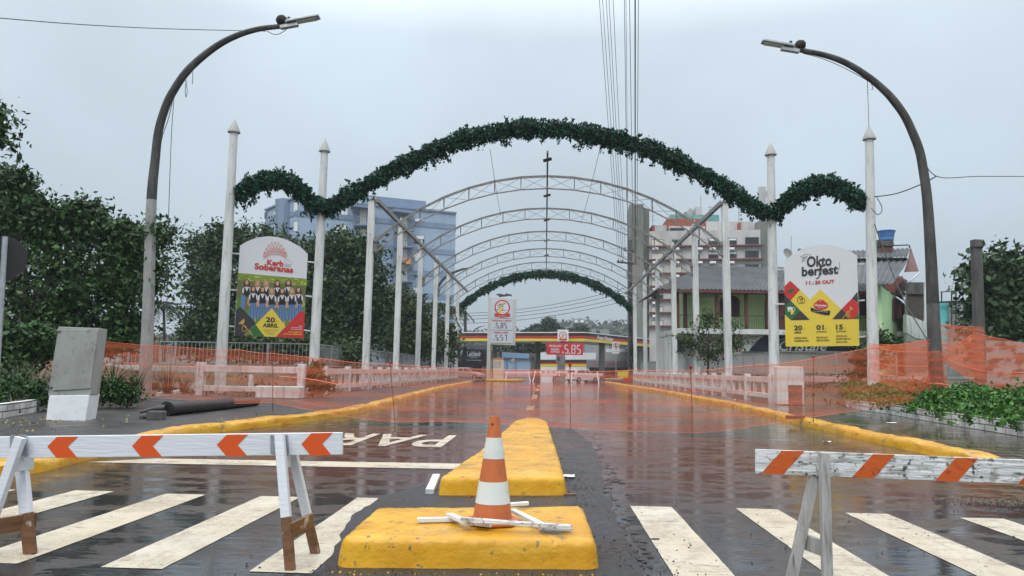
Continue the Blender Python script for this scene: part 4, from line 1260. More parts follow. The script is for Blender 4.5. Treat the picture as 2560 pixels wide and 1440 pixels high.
oL, SL_ = street_lamp('black-stained curved concrete street lamp on the left reaching over the road',
    [(361, 1000, 17), (368, 850, 15.5), (373, 700, 14.5), (379, 500, 13), (388, 400, 11.6), (397, 325, 11), (415, 265, 10.6), (432, 230, 10.3), (462, 185, 10), (500, 147, 9.5), (550, 110, 8.6), (600, 86, 7.8), (650, 72, 7.2), (700, 66, 6.6), (722, 63, 6)], 23, .1, ((715, 59), (799, 44)), (704, 51, 15), 'dark mud bird nest on the left street lamp beside its lamp head', 3)
oR, SR_ = street_lamp('black-stained curved concrete street lamp on the right reaching over the road',
    [(2347, 1045, 18), (2338, 900, 16.5), (2332, 760, 15), (2327, 640, 13.5), (2318, 500, 12), (2308, 425, 11.3), (2298, 375, 10.8), (2280, 328, 10.4), (2261, 289, 10), (2230, 246, 9.6), (2194, 211, 9), (2159, 184, 8.4), (2120, 160, 8), (2085, 145, 7.6), (2050, 135, 7.2), (2005, 126, 6.6), (1985, 122, 6)], 23.8, .1, ((1984, 119), (1904, 106)), (2001, 113, 14), 'dark mud bird nest on the right street lamp beside its lamp head', 2, CONC_DARK)
# wires hanging from the lamps
def cable(label, pts, r, m=CABLE, name='hanging_cable', group=None, n=8):
    mb = MB().tube(spline([Vector(p) for p in pts], n), r, n=5)
    return tag(mb.build(name, m, loc=pts[0]), label, 'cable', group)
cable('loose thin wire dangling from the left street lamp down past the trees', [D(435, 245, 22.7), D(429, 330, 22.7), D(424, 460, 22.7), D(420, 600, 22.7), D(417, 800, 22.7)], .011, CABLE_GREY)
cable('bunch of loose wire ends looped under the bend of the left street lamp', [D(432, 250, 22.8), D(420, 300, 22.8), D(405, 345, 22.8), D(398, 398, 22.8)], .012)
cable('short wire loop hanging from the arm of the left street lamp', [D(464, 200, 22.8), D(468, 225, 22.8), D(465, 243, 22.8), D(463, 225, 22.8), D(466, 202, 22.8)], .01)
cable('short straight wire end hanging from the upper arm of the left street lamp', [D(480, 172, 22.8), D(482, 190, 22.8), D(481, 210, 22.8)], .01)
cable('tangle of wires under the lamp head of the left street lamp', [D(668, 78, 22.8), D(685, 86, 22.8), D(700, 84, 22.8), D(715, 74, 22.8), D(722, 66, 22.8)], .012)
cable('thin wire running from the left street lamp out of the picture at upper left', [D(665, 78, 22.9), D(420, 72, 20), D(200, 61, 17), D(-60, 40, 14)], .011)
cable('thin wire following the underside of the arm of the right street lamp', [D(2008, 134, 23.7), D(2060, 148, 23.7), D(2130, 180, 23.7), D(2195, 222, 23.7), D(2255, 295, 23.7)], .011)
cable('thin wire hanging from the right street lamp to a cone cap', [D(2168, 198, 23.8), D(2170, 250, 25), D(2172, 316, 29)], .01, CABLE_GREY)
cable('short wire loop under the arm of the right street lamp', [D(2178, 208, 23.7), D(2182, 222, 23.7), D(2178, 224, 23.7)], .01)
cable('wire leaving the right street lamp to the right edge of the picture', [D(2300, 375, 23.7), D(2340, 440, 24), D(2450, 441, 26), D(2620, 441, 29)], .014)
cable('black wire from the right street lamp back to the rightmost round post', [D(2340, 441, 23.9), D(2300, 462, 25.5), D(2240, 484, 27.5), D(2186, 492, 29.2)], .02)
cable('black cable sagging from the rightmost round post to the right lamp foot', [D(2186, 560, 29.2), D(2215, 640, 28), D(2260, 750, 26), D(2318, 850, 24.1)], .02)
cable('black wire loop hanging on the round right post at garland height', [D(2190, 490, 29.1), D(2205, 520, 29.1), D(2195, 537, 29.1), D(2178, 520, 29.1)], .016)

# ------------------------------------------------------------------ back of a road sign at the left edge
o = thing('stop_sign', 'grey back of an octagonal road sign on a galvanised pole at the left edge', 'road sign', G(-14, 1060, PZ))
Ys = 12.2
MB().tube([D(-16, 1062, Ys), D(13, 592, Ys)], .045, n=12).build('pole', GALV, o, smooth=True)
c = D(2, 646, Ys + .06)
ux, uz = Vector((.78, .62, 0)), Vector((0.05, 0, 1))
MB().prism([c + (ux * math.cos(math.pi / 8 + k * math.pi / 4) + uz * math.sin(math.pi / 8 + k * math.pi / 4)) * .41 for k in range(8)], Vector((-.62, .78, 0)) * .012).build('plate', mat('sign_back', (.02, .02, .022), .5), o)
# ------------------------------------------------------------------ vegetation
BARK = mat('dark_bark', (.045, .034, .026), .85, [((8, 8, 2), .45, .65, (.09, .075, .06))], bump=.7, bscale=18)
def foliage(name, c1, c2, c3, rough=.5):
    return mat(name, c1, rough + .12, [((.9, .9, .9), .42, .62, c2)], leaf=c3, spec=.3)
LEAF_BROAD = foliage('broad_leaves', (.018, .05, .01), (.009, .028, .007), (.055, .125, .026), .36)
LEAF_DARK = foliage('dark_leaves', (.026, .058, .02), (.013, .033, .012), (.062, .11, .036))
LEAF_MID = foliage('mid_leaves', (.03, .054, .014), (.016, .034, .01), (.075, .1, .026))
LEAF_FAR = foliage('far_leaves', (.03, .05, .028), (.018, .034, .02), (.055, .08, .04))
LEAF_COVER = foliage('ground_cover_leaves', (.03, .1, .012), (.02, .07, .01), (.08, .2, .03), .4)
LEAF_YELLOW = mat('fallen_leaves', (.4, .28, .05), .6, leaf=(.25, .13, .03))
GRASS = foliage('tall_grass_blades', (.06, .08, .03), (.03, .05, .02), (.14, .13, .06))
def tree(name, label, base, blobs, leaf, size, per, m, trunk_r=.15, group=None, cat='tree', spread=.5, twigs=14, asp=.5, core=None, limbs=True, dense=1.0):
    """blobs: (px, py, radius px, distance) -> clumps of leaves round limbs of a tapered trunk"""
    base = Vector(base)
    o = thing(name, label, cat, base, group)
    B = [(D(x, y, Y), px2m(r, Y)) for x, y, r, Y in blobs]
    cen = sum((p for p, _ in B), Vector()) / len(B)
    tr = MB()
    fork = base.lerp(Vector((base.x * .6 + cen.x * .4, base.y, cen.z)), .45)
    tr.tube([base + Vector((0, 0, -.1)), base.lerp(fork, .5) + Vector((trunk_r * .5, 0, 0)), fork], [trunk_r * 1.25, trunk_r, trunk_r * .8], n=8)
    pts, ups = [], []
    for p, r in B:
        if limbs:
            mid = fork.lerp(p, .55) + Vector((RNG.normal() * r * .15, RNG.normal() * r * .15, -r * .12))
            tr.tube([fork, mid, p], [trunk_r * .5, trunk_r * .3, trunk_r * .12], n=6)
        n_cl = max(5, int(per * dense))
        # clumps: mostly in the outer half of the blob, ragged
        d = unit(RNG.normal(size=(n_cl, 3)))
        rad = r * RNG.uniform(.25, 1.0, n_cl) ** .5
        cc = np.array(p) + d * rad[:, None] * np.array([[1, 1, .92]])
        for c_ in cc:
            k = int(RNG.integers(12, 26))
            g = RNG.normal(size=(k, 3)) * size * 1.25 * np.array([[1, 1, .75]]) * (1 + spread)
            pts.append(c_ + g)
            od = unit((c_ - np.array(p))[None])[0]
            ups.append(RNG.normal(size=(k, 3)) * .8 + od * .5 + np.array([0, 0, -.35]))
        for _ in range(twigs):          # sprigs that break the outline
            d1 = unit(RNG.normal(size=(1, 3)) + np.array([[0, 0, .45]]))[0]
            e0 = np.array(p) + d1 * r * .9
            ln = r * RNG.uniform(.12, .42)
            k = int(8 + ln / size * 1.6)
            tt = np.linspace(0, 1, k)[:, None]
            crv = np.array([RNG.normal() * .2, RNG.normal() * .2, -.25]) * ln
            q = e0 + d1 * ln * tt + crv * tt ** 2 + RNG.normal(size=(k, 3)) * size * .45
            pts.append(q)
            ups.append(RNG.normal(size=(k, 3)) * .7 + d1)
            if size > .1: tr.tube([e0 - d1 * r * .3, e0 + d1 * ln * .9 + crv * .8], [.012, .006], n=4)
    tr.build('trunk', BARK, o, smooth=True)
    leaf_mesh('crown', np.concatenate(pts), size, m, o, asp=asp, U=np.concatenate(ups))
    return o
# the big broadleaf tree at the left edge
b_ = [(-70, 640, 110, 26), (40, 600, 85, 26), (130, 580, 55, 26.4), (225, 660, 75, 26.4), (110, 720, 105, 25.6), (255, 755, 80, 26), (170, 810, 75, 25.6), (40, 800, 90, 25.6), (320, 700, 46, 26.6), (0, 530, 50, 26), (75, 520, 30, 26),
      (310, 615, 24, 26.6), (235, 570, 24, 26.6), (180, 550, 20, 26.6), (330, 650, 24, 26.8), (320, 820, 28, 26.6), (275, 850, 22, 26), (30, 875, 40, 21), (95, 860, 26, 21), (-30, 860, 55, 21), (10, 920, 20, 20.5), (-30, 470, 40, 26), (35, 455, 12, 26), (300, 580, 10, 26.6), (215, 530, 8, 26.6), (350, 612, 10, 26.8)]
tree('broadleaf_tree', 'big glossy broadleaf tree filling the left side behind the grey cabinet', G(30, 985, .15), b_, None, .2, 85, LEAF_BROAD, .22, twigs=20, asp=.55, spread=.25)
tree('broadleaf_tree', 'leafy branch hanging in at the upper left edge above the big broadleaf tree', D(-150, 1010, 18), [(-28, 322, 14, 16), (-26, 285, 10, 16), (-22, 350, 10, 16)], None, .16, 12, LEAF_BROAD, .1, twigs=12)
tree('broadleaf_tree', 'small leafy sprout growing out beside the left street lamp', D(350, 720, 23.4), [(400, 577, 13, 23.3), (418, 586, 9, 23.3), (384, 590, 12, 23.3), (396, 690, 14, 23.5), (402, 660, 12, 23.5), (385, 725, 12, 23.5)], None, .17, 9, LEAF_BROAD, .05, twigs=4, limbs=True)
# dark row of trees beyond the left railing
kw = dict(group='trees beyond the left railing')
tree('leafy_tree', 'dense dark tree between the left street lamp and the first round post', D(500, 900, 52), [(512, 635, 36, 52), (550, 625, 42, 52), (510, 720, 34, 52), (545, 720, 60, 51), (515, 800, 52, 51), (565, 810, 60, 51), (560, 600, 30, 52), (495, 850, 34, 51)], None, .34, 75, LEAF_DARK, .3, twigs=12, **kw)
tree('leafy_tree', 'tall dark tree standing behind the women billboard', D(680, 900, 56), [(625, 612, 50, 56), (680, 618, 52, 56), (640, 690, 70, 55), (720, 650, 50, 56), (610, 780, 60, 54), (690, 760, 75, 55), (740, 720, 45, 56), (760, 800, 60, 55), (650, 840, 50, 54)], None, .34, 70, LEAF_DARK, .3, twigs=12, **kw)
tree('leafy_tree', 'tall dark tree between the second round post and the nearest square post', D(860, 900, 50), [(850, 625, 46, 50), (900, 640, 46, 50), (800, 640, 34, 50), (910, 700, 52, 50), (850, 720, 62, 49), (925, 760, 36, 50), (860, 800, 66, 49), (800, 790, 46, 49), (915, 820, 44, 50), (830, 860, 40, 48), (790, 710, 38, 49.5)], None, .32, 80, LEAF_DARK, .3, twigs=14, **kw)
tree('leafy_tree', 'looser yellowish tree behind the nearest two square posts of the left row', D(1000, 905, 64), [(985, 790, 40, 64), (1010, 800, 44, 64), (970, 850, 40, 63), (1040, 830, 40, 64), (1000, 870, 34, 63), (1060, 860, 30, 64), (955, 800, 26, 64), (1030, 770, 24, 64), (985, 745, 18, 64)], None, .36, 55, LEAF_MID, .22, twigs=12, **kw)
tree('leafy_tree', 'small green tree behind the fourth square post of the left row', D(1085, 910, 72), [(1085, 830, 36, 72), (1110, 850, 26, 72), (1070, 870, 28, 72), (1105, 875, 24, 71)], None, .36, 50, LEAF_MID, .2, twigs=10, **kw)
tree('shrub', 'low bushy greenery behind the metal railing under the women billboard', D(700, 905, 40), [(600, 868, 24, 40), (650, 872, 22, 40), (700, 868, 24, 40), (745, 872, 20, 40), (570, 872, 18, 40), (835, 880, 22, 40), (880, 884, 20, 42)], None, .26, 36, LEAF_MID, .06, cat='shrub', twigs=8)
# conifer and palms
def palm(label, base, top, n, length, m, r=.12, droop=.9):
    base, top = Vector(base), Vector(top)
    o = thing('palm_tree', label, 'palm tree', base, 'palm trees')
    MB().tube([base, base.lerp(top, .5) + Vector((r * .6, 0, 0)), top], [r * 1.3, r, r * .9], n=8).build('trunk', BARK, o, smooth=True)
    pts, U = [], []
    for k in range(n):
        a = 2 * math.pi * k / n + RNG.uniform(-.2, .2)
        el = RNG.uniform(-.1, 1.1)
        ln = length * RNG.uniform(.8, 1.1)
        for s in np.linspace(.08, 1, 26):
            c_ = np.array(top) + ln * np.array([math.cos(a) * math.cos(el) * s, math.sin(a) * math.cos(el) * s, math.sin(el) * s - droop * s * s * .9])
            tdir = np.array([math.cos(a) * math.cos(el), math.sin(a) * math.cos(el), math.sin(el) - 1.8 * droop * s * .9])
            tdir /= np.linalg.norm(tdir)
            sd_ = np.array([-math.sin(a), math.cos(a), 0])
            for sg in (-1, 1):
                u = tdir * .7 + sd_ * sg * .9 + np.array([0, 0, -.35])
                u /= np.linalg.norm(u)
                pts.append(c_ + u * ln * .13); U.append(u)
    leaf_mesh('fronds', np.array(pts), length * .3, m, o, asp=.12, U=np.array(U), jit=.2)
    return o
palm('palm with drooping fronds behind the fifth square post of the left row', D(1098, 905, 74), D(1095, 770, 74), 18, 2.3, LEAF_MID)
palm('palm whose fronds hang beside the farthest left post near the fuel price tower', D(1150, 905, 79.5), D(1138, 775, 79.5), 16, 2.0, LEAF_MID)
palm('slim far palm seen between the left street lamp and the dark trees', D(409, 905, 60), D(409, 765, 60), 14, 1.9, LEAF_FAR)
palm('low palm behind the farthest left post above the striped station roof', D(1128, 905, 82), D(1122, 815, 82), 16, 1.8, LEAF_MID)
# right side
tree('leafy_tree', 'dark leafy tree at the right edge behind the bare pole', D(2530, 960, 36), [(2490, 670, 30, 36), (2540, 690, 46, 36), (2500, 740, 44, 36), (2560, 760, 60, 36), (2510, 800, 42, 35.5), (2600, 700, 60, 36), (2480, 790, 28, 36), (2500, 850, 40, 35), (2570, 850, 60, 35), (2480, 700, 22, 36), (2600, 900, 60, 35), (2550, 900, 40, 35)], None, .3, 55, LEAF_DARK, .2, twigs=10, asp=.6)
tree('small_tree', 'small airy tree in front of the pale green house beside the glasses banner', D(1768, 935, 46), [(1765, 812, 9, 46), (1758, 850, 11, 46), (1790, 862, 12, 46), (1748, 876, 12, 46), (1800, 880, 13, 46), (1832, 865, 8, 46), (1728, 858, 7, 46), (1770, 893, 16, 46), (1775, 798, 6, 46), (1820, 815, 4, 46), (1842, 858, 5, 46), (1717, 848, 4, 46)], None, .2, 8, LEAF_MID, .07, twigs=4)
tree('shrub', 'slender leafy sapling behind the round right post under the festival billboard', D(2150, 945, 31), [(2145, 880, 18, 31), (2160, 915, 18, 31), (2200, 835, 12, 31), (2205, 860, 10, 31), (2235, 865, 18, 31), (2200, 900, 16, 31), (2135, 940, 14, 31), (2150, 905, 16, 31)], None, .2, 7, LEAF_BROAD, .03, cat='shrub', twigs=4, spread=-.3)
tree('weed', 'big-leaved weed growing from the gap beside the second round post on the left', G(792, 992, .15), [(790, 918, 8, 27.5), (800, 945, 10, 27.5), (785, 960, 12, 27.5), (812, 965, 10, 27.5), (778, 940, 6, 27.5), (798, 975, 12, 27.5)], None, .22, 3, LEAF_MID, .02, cat='weed', twigs=3, spread=-.45)
# far trees behind the station
kw = dict(group='far trees behind the fuel station')
tree('far_tree', 'rounded far tree just left of the tallest far tree above the station roof', D(1345, 880, 165), [(1340, 826, 10, 165), (1326, 832, 8, 165), (1352, 826, 8, 165)], None, .62, 40, LEAF_FAR, .3, twigs=6, spread=-.3, **kw)
tree('far_tree', 'spiky-topped tallest far tree above the station roof', D(1375, 880, 160), [(1375, 815, 11, 160), (1363, 828, 12, 160), (1390, 826, 10, 160), (1372, 806, 6, 160), (1400, 834, 8, 160)], None, .62, 40, LEAF_FAR, .3, twigs=10, spread=-.3, **kw)
tree('far_tree', 'far bush in front of the grey-green rooftop structure', D(1450, 880, 165), [(1440, 829, 6, 165), (1458, 825, 5, 165), (1430, 833, 4, 165)], None, .62, 30, LEAF_FAR, .3, twigs=5, spread=-.3, **kw)
tree('far_tree', 'far greenery seen under the station roof beside the pillar', D(1300, 905, 135), [(1280, 882, 14, 135), (1310, 876, 16, 135), (1330, 872, 14, 135), (1295, 872, 12, 135), (1345, 880, 14, 135)], None, .8, 30, LEAF_FAR, .3, twigs=6, **kw)

# ------------------------------------------------------------------ planted beds
def low_wall(label, pts, h, z0=PZ - .02, w=.16):
    P = [Vector((p.x, p.y, z0)) for p in pts]
    rows = []
    for i, p in enumerate(P):
        t = (P[min(i + 1, len(P) - 1)] - P[max(i - 1, 0)]).normalized()
        s = Vector((-t.y, t.x, 0)) * w / 2
        rows.append([p + s, p + s + Vector((0, 0, h)), p - s + Vector((0, 0, h)), p - s])
    mb = MB().grid(rows); mb.poly(rows[0]); mb.poly(rows[-1])
    return tag(mb.build('planter_wall', BRICKW, loc=P[0]), label, 'low wall')
BRICKW = WHITE_BRICK
_t, _n, _b = nodes(WHITE_BRICK)      # bricks run along the wall: use x+y as length, z as height
_br = [q for q in _n if q.type == 'TEX_BRICK'][0]
_sp = _n.new('ShaderNodeSeparateXYZ'); _cb = _n.new('ShaderNodeCombineXYZ'); _ad = _n.new('ShaderNodeMath')
_tc = [q for q in _n if q.type == 'TEX_COORD'][0]
_t.links.new(_tc.outputs['Object'], _sp.inputs[0])
_t.links.new(_sp.outputs['X'], _ad.inputs[0]); _ad.operation = 'SUBTRACT'; _t.links.new(_sp.outputs['Y'], _ad.inputs[1])
_t.links.new(_ad.outputs[0], _cb.inputs[0]); _t.links.new(_sp.outputs['Z'], _cb.inputs[1])
_t.links.new(_cb.outputs[0], _br.inputs['Vector'])
rw = [G(x, y, .13) for x, y in ((2120, 1019), (2160, 1026), (2230, 1036), (2295, 1048), (2360, 1059), (2425, 1070), (2490, 1080), (2560, 1092), (2680, 1112), (2850, 1142), (3050, 1180))]
low_wall('low white brick planter wall curving along the right pavement', rw, .3)
lw = [G(x, y, PZ) for x, y in ((-60, 1050), (0, 1044), (60, 1034), (112, 1022))]
low_wall('low white brick planter wall at the left edge beside the grey cabinet', lw, .3)
for k, (a_, b2_) in enumerate((((232, 1000), (290, 996)), ((292, 996), (342, 990)), ((392, 992), (440, 986)), ((444, 985), (488, 976)))):
    p, q = G(*a_, PZ), G(*b2_, PZ)
    tag(MB().bar(p + Vector((0, 0, .07)), q + Vector((0, 0, .07)), .14, .15).build('kerb_stone', WHITE_PAINT, loc=p, bevel=.02), ('white painted edging stone just right of the grey cabinet', 'white painted edging stone just left of the left street lamp', 'white painted edging stone just right of the left street lamp', 'white painted edging stone leading to the left balustrade post')[k], 'edging stone', 'white edging stones of the left bed')
# soil and ground cover behind the right planter wall
bed = [Vector((p.x + .05, p.y + .08, 0)) for p in rw]
rows = []
for p in bed:
    rows.append([Vector((p.x + k * .9 * .35, p.y + k * .9, .34 + .11 * min(k, 4) + .04 * math.sin(p.x * 2 + k))) for k in range(0, 14)])
struct(MB().grid(rows), 'planted_bed_right', EARTH, smooth=True)
def scatter(rows, n, f=lambda u, v: True):
    out = []
    R_, C_ = len(rows) - 1, len(rows[0]) - 1
    while len(out) < n:
        u, v = RNG.uniform(0, R_), RNG.uniform(0, 1) ** 1.3 * C_
        i, j = int(u), int(v); fu, fv = u - i, v - j
        p = rows[i][j].lerp(rows[i + 1][j], fu).lerp(rows[i][min(j + 1, C_)].lerp(rows[i + 1][min(j + 1, C_)], fu), fv)
        out.append(tuple(p))
    return np.array(out)
pc = scatter(rows, 3600)
clump = RNG.normal(size=(2600, 1)) * .5
allp = []
for p in pc:
    k = int(RNG.integers(4, 10)); h = RNG.uniform(.02, .2) * (1 + .6 * math.sin(p[0] * 3.1) * math.sin(p[1] * 2.3))
    allp.append(p + np.stack([RNG.normal(size=k) * .1, RNG.normal(size=k) * .1, np.abs(RNG.normal(size=k)) * .5 * h + h * .5], 1))
# spilling over the wall
for p in rw[2:]:
    for _ in range(26): allp.append(np.array(p) + np.array([RNG.normal() * .35, RNG.normal() * .06 - .02, .27 + RNG.normal() * .05]) + RNG.normal(size=(5, 3)) * .05)
g = leaf_mesh('ground_cover', np.concatenate(allp), .1, LEAF_COVER, asp=.7, droop=-.2)
tag(g, 'bright green leafy ground cover filling the right planter and spilling over its wall', 'ground cover', kind='stuff')
c = D(2392, 975, 24.5)
tag(MB().sphere((c.x, c.y, .75), .62, .5, .3, n=18, m=12, jit=.08).build('boulder', CONC, loc=(c.x, c.y, .5), smooth=True), 'grey rounded boulder in the ground cover beside the right street lamp', 'boulder')
# left bed: soil, shrubs, tall grass
struct(MB().poly([G(-80, 1030, .3), G(100, 1012, .3), G(240, 995, .24), G(490, 978, .2), G(490, 966, .2), G(-80, 966, .3)]), 'planted_bed_left', EARTH)
def tuft(label, px, py, Y, h, n, m, spread=.55, w=.011):
    b0 = D(px, py, Y)
    o = thing('grass_tuft', label, 'grass', b0, 'tall grass in the left bed')
    V, F = [], []
    for k in range(n):
        a = RNG.uniform(0, 6.28); r = RNG.uniform(0, .16)
        q = np.array(b0) + np.array([math.cos(a) * r, math.sin(a) * r, 0])
        hh = h * RNG.uniform(.55, 1.1); sp = spread * RNG.uniform(.4, 1.6)
        s = np.array([-math.sin(a), math.cos(a), 0]) * w
        prev = None
        for i in range(5):
            f = i / 4
            p = q + np.array([math.cos(a) * sp * f * f, math.sin(a) * sp * f * f, hh * (f - .18 * f * f * sp * 2)])
            V += [p - s * (1 - f * .85), p + s * (1 - f * .85)]
            if i: b4 = len(V); F.append((b4 - 4, b4 - 3, b4 - 1, b4 - 2))
    fast_mesh('blades', np.array(V), np.array(F), m, o)
for px, py, Y, h, nn, lb in ((280, 985, 18.5, 1.05, 130, 'tall brown grass tuft just right of the grey cabinet'), (340, 985, 20, 1.0, 90, 'tall grass tuft in front of the left street lamp foot'), (420, 985, 22, 1.1, 110, 'tall pale grass tuft right of the left street lamp'), (460, 980, 23, .9, 70, 'short grass tuft near the left balustrade post'), (240, 980, 19, .9, 80, 'grass tuft hidden half behind the grey cabinet'), (50, 985, 17.5, 1.0, 110, 'grass tuft under the big tree left of the grey cabinet'), (95, 985, 18.5, .9, 90, 'grass tuft touching the left side of the grey cabinet'), (385, 975, 25, .9, 70, 'grass tuft behind the left street lamp')):
    tuft(lb, px, py, Y, h, nn, GRASS)
tree('shrub', 'low flowering shrub with orange dots left of the grey cabinet', G(50, 1020, .3), [(10, 985, 34, 16.6), (55, 990, 30, 16.6), (90, 985, 22, 16.8), (25, 965, 26, 17)], None, .09, 60, LEAF_BROAD, .03, cat='shrub', twigs=8)
tree('shrub', 'low dark green shrub between the grey cabinet and the left street lamp', G(285, 996, .15), [(262, 975, 20, 18.2), (295, 978, 20, 18.4), (320, 984, 12, 18.6)], None, .09, 55, LEAF_BROAD, .03, cat='shrub', twigs=8)
fl_ = [np.array(G(x, y, PZ)) for x, y in ((8, 985), (30, 992), (45, 978), (60, 995), (18, 1000), (70, 985))]
tag(leaf_mesh('flowers', np.concatenate([f_ + np.array([0, 0, .12]) + RNG.normal(size=(6, 3)) * .12 for f_ in fl_]), .06, mat('orange_petals', (.55, .12, .02), .5), asp=.9), 'orange blossoms scattered over the low shrub at the left edge', 'flowers', kind='stuff')
pts = np.array([tuple(G(RNG.normal(70, 110), abs(RNG.normal(0, 16)) + 1046, PZ + .008)) for _ in range(90)] + [tuple(G(RNG.uniform(250, 700), RNG.uniform(1030, 1058), PZ + .008)) for _ in range(40)] + [tuple(G(RNG.normal(120, 40), RNG.normal(1045, 5), PZ + .01)) for _ in range(40)])
tag(leaf_mesh('fallen_leaves', pts, .05, LEAF_YELLOW, asp=.6, droop=0), 'small yellow fallen leaves scattered on the dark left pavement', 'fallen leaves', kind='stuff')
fk = []
for _ in range(70):
    s_ = RNG.uniform(-1.38, .42); fk.append((s_, 4.9 + .06 * s_ - abs(RNG.normal()) * .05, .009))
for _ in range(30): fk.append((RNG.uniform(-1.12, .28), 7.78 - abs(RNG.normal()) * .05, .009))
tag(leaf_mesh('paint_flakes', np.array(fk), .014, YELLOW, asp=.7, droop=0), 'chips of yellow paint and grit lying along the front foot of the traffic islands', 'debris', kind='stuff')
# weeds on the earth banks and grass verges behind the balustrades
vp = []
for sgn in (-1, 1):
    for _ in range(2600):
        y = RNG.uniform(31, 86); x = RNG.uniform(9.9, 16)
        zz = np.interp(x, [9.75, 10.4, 10.95, 11.6, 14], [.1, .5, 1.0, 1.17, 1.2])
        if y < 34.5: zz = .1 + (zz - .1) * max(0, (y - 30.5) / 4)
        k = 4
        vp.append(np.array([sgn * x, y, zz + .05]) + RNG.normal(size=(k, 3)) * np.array([.16, .16, .06]))
    for _ in range(1500 if sgn < 0 else 500):
        y = RNG.uniform(26.5, 34); x = RNG.uniform(10.6, 34)
        vp.append(np.array([sgn * x, y, .2]) + RNG.normal(size=(4, 3)) * np.array([.16, .16, .08]))
tag(leaf_mesh('bank_weeds', np.concatenate(vp), .14, GRASS, asp=.4, droop=-.6), 'rough weeds covering the banks behind the white balustrades', 'weeds', kind='stuff')
# ------------------------------------------------------------------ buildings
GLASS = mat('dark_window_glass', (.025, .03, .036), .08, [(.8, .5, .7, (.06, .065, .07))], ior=1.5)
SHUTTER = mat('cream_roller_shutter', (.62, .58, .5), .6)
SHUTTER_W = mat('white_roller_shutter', (.68, .7, .72), .6)
FRAME = mat('dark_window_frame', (.05, .05, .055), .5)
def window(o, pl, x0, y0, x1, y1, shut=0.0, sm=SHUTTER, depth=.14, framem=None, tl=None):
    """window on facade plane between two pixel corners; shut = part of it covered by the roller shutter"""
    q = lambda x, y, off: pl.at(x, y, off)
    f = MB()
    a, b_, c_, d_ = q(x0, y0, .01), q(x1, y0, .01), q(x1, y1, .01), q(x0, y1, .01)
    wd = px2m(1.1, a.y)
    up = (a - d_).normalized(); rt = (b_ - a).normalized()
    # a four-sided rim standing proud of the wall
    o4 = [d_, c_, b_, a]
    i4 = [d_ + up * wd + rt * wd, c_ + up * wd - rt * wd, b_ - up * wd - rt * wd, a - up * wd + rt * wd]
    nn = pl.n
    vs = [p + nn * .05 for p in o4] + [p + nn * .05 for p in i4] + [p for p in o4] + [p for p in i4]
    f.add(vs, [(k, (k + 1) % 4, 4 + (k + 1) % 4, 4 + k) for k in range(4)] + [(k, (k + 1) % 4, 8 + (k + 1) % 4, 8 + k) for k in range(4)] + [(4 + k, 4 + (k + 1) % 4, 12 + (k + 1) % 4, 12 + k) for k in range(4)])
    fo = f.build('window', framem or FRAME, o)
    MB().poly([p + nn * .012 for p in i4]).build('pane', GLASS, fo)
    if shut > 0:
        lo = [i4[3].lerp(i4[0], shut), i4[2].lerp(i4[1], shut)]
        MB().poly([lo[0] + nn * .03, lo[1] + nn * .03, i4[2] + nn * .03, i4[3] + nn * .03]).build('shutter', sm, fo)
    return fo
def block(pts, z0, z1):
    return MB().prism([(p[0], p[1], z1) for p in pts], (0, 0, z0 - z1))
# ---- blue apartment block on the left
BLUE = mat('pale_blue_render', (.29, .37, .48), .7, [((.5, .5, .15), .45, .7, (.24, .31, .42)), ((1.5, 1.5, .3), .6, .75, (.2, .26, .34))])
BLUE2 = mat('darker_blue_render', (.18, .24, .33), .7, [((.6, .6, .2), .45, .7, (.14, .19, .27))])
P1, P2 = D(729, 700, 95), D(1136, 700, 104)
pB = Plane.upright(P1, P2)
Pl = D(655, 700, 103)
pA = Plane.upright(P1, Pl)
o = thing('apartment_building', 'pale blue apartment block with balconies behind the trees on the left', 'building', (P1.x, P1.y, 0))
zt = pB.at(1136, 534).z
bk = Vector((-3, 16, 0))
block([(Pl.x, Pl.y), (P1.x, P1.y), (P2.x, P2.y), (P2.x + bk.x, P2.y + bk.y), (Pl.x + bk.x, Pl.y + bk.y)], 0, zt).build('wall', BLUE, o)
for yy in (0, 1):
    pass
zs = [pB.at(1136, y).z for y in (568, 632, 688, 744, 800)]
for zz in zs:
    m_ = MB()
    a, b2 = Vector((P1.x, P1.y, zz)), Vector((P2.x, P2.y, zz))
    m_.bar(a + pB.n * .03, b2 + pB.n * .03, .1, .75)
    m_.build('band', BLUE2, o)
    a2 = Vector((Pl.x, Pl.y, zz))
    MB().bar(a2 + pA.n * .03, Vector((P1.x, P1.y, zz)) + pA.n * .03, .1, .75).build('band', BLUE2, o)
rim = MB()
for a, b2 in ((Pl, P1), (P1, P2)): rim.bar(Vector((a.x, a.y, zt + .1)), Vector((b2.x, b2.y, zt + .1)), .5, .22)
rim.build('parapet', BLUE2, o)
q0, q1 = pB.at(905, 505), pB.at(1066, 520)
back = Vector((-1, 5, 0))
pent = [(q0 + back * .5), (q1 + back * .5), (q1 + back * 2), (q0 + back * 2)]
zp = D(1066, 503, q1.y + 2.5).z
block([(p.x, p.y) for p in pent], zt - .5, zp).build('roof_house', BLUE2, o)
for x in (955, 1035):
    MB().poly([D(x - 10, 509 + (x - 955) * .1, pent[0].y + (pent[1].y - pent[0].y) * (x - 905) / 161 - .1), D(x + 12, 511 + (x - 955) * .1, pent[0].y + (pent[1].y - pent[0].y) * (x + 20 - 905) / 161 - .1), D(x + 12, 519 + (x - 955) * .1, pent[0].y + (pent[1].y - pent[0].y) * (x + 20 - 905) / 161 - .1), D(x - 10, 517 + (x - 955) * .1, pent[0].y + (pent[1].y - pent[0].y) * (x - 905) / 161 - .1)]).build('louvre', FRAME, o)
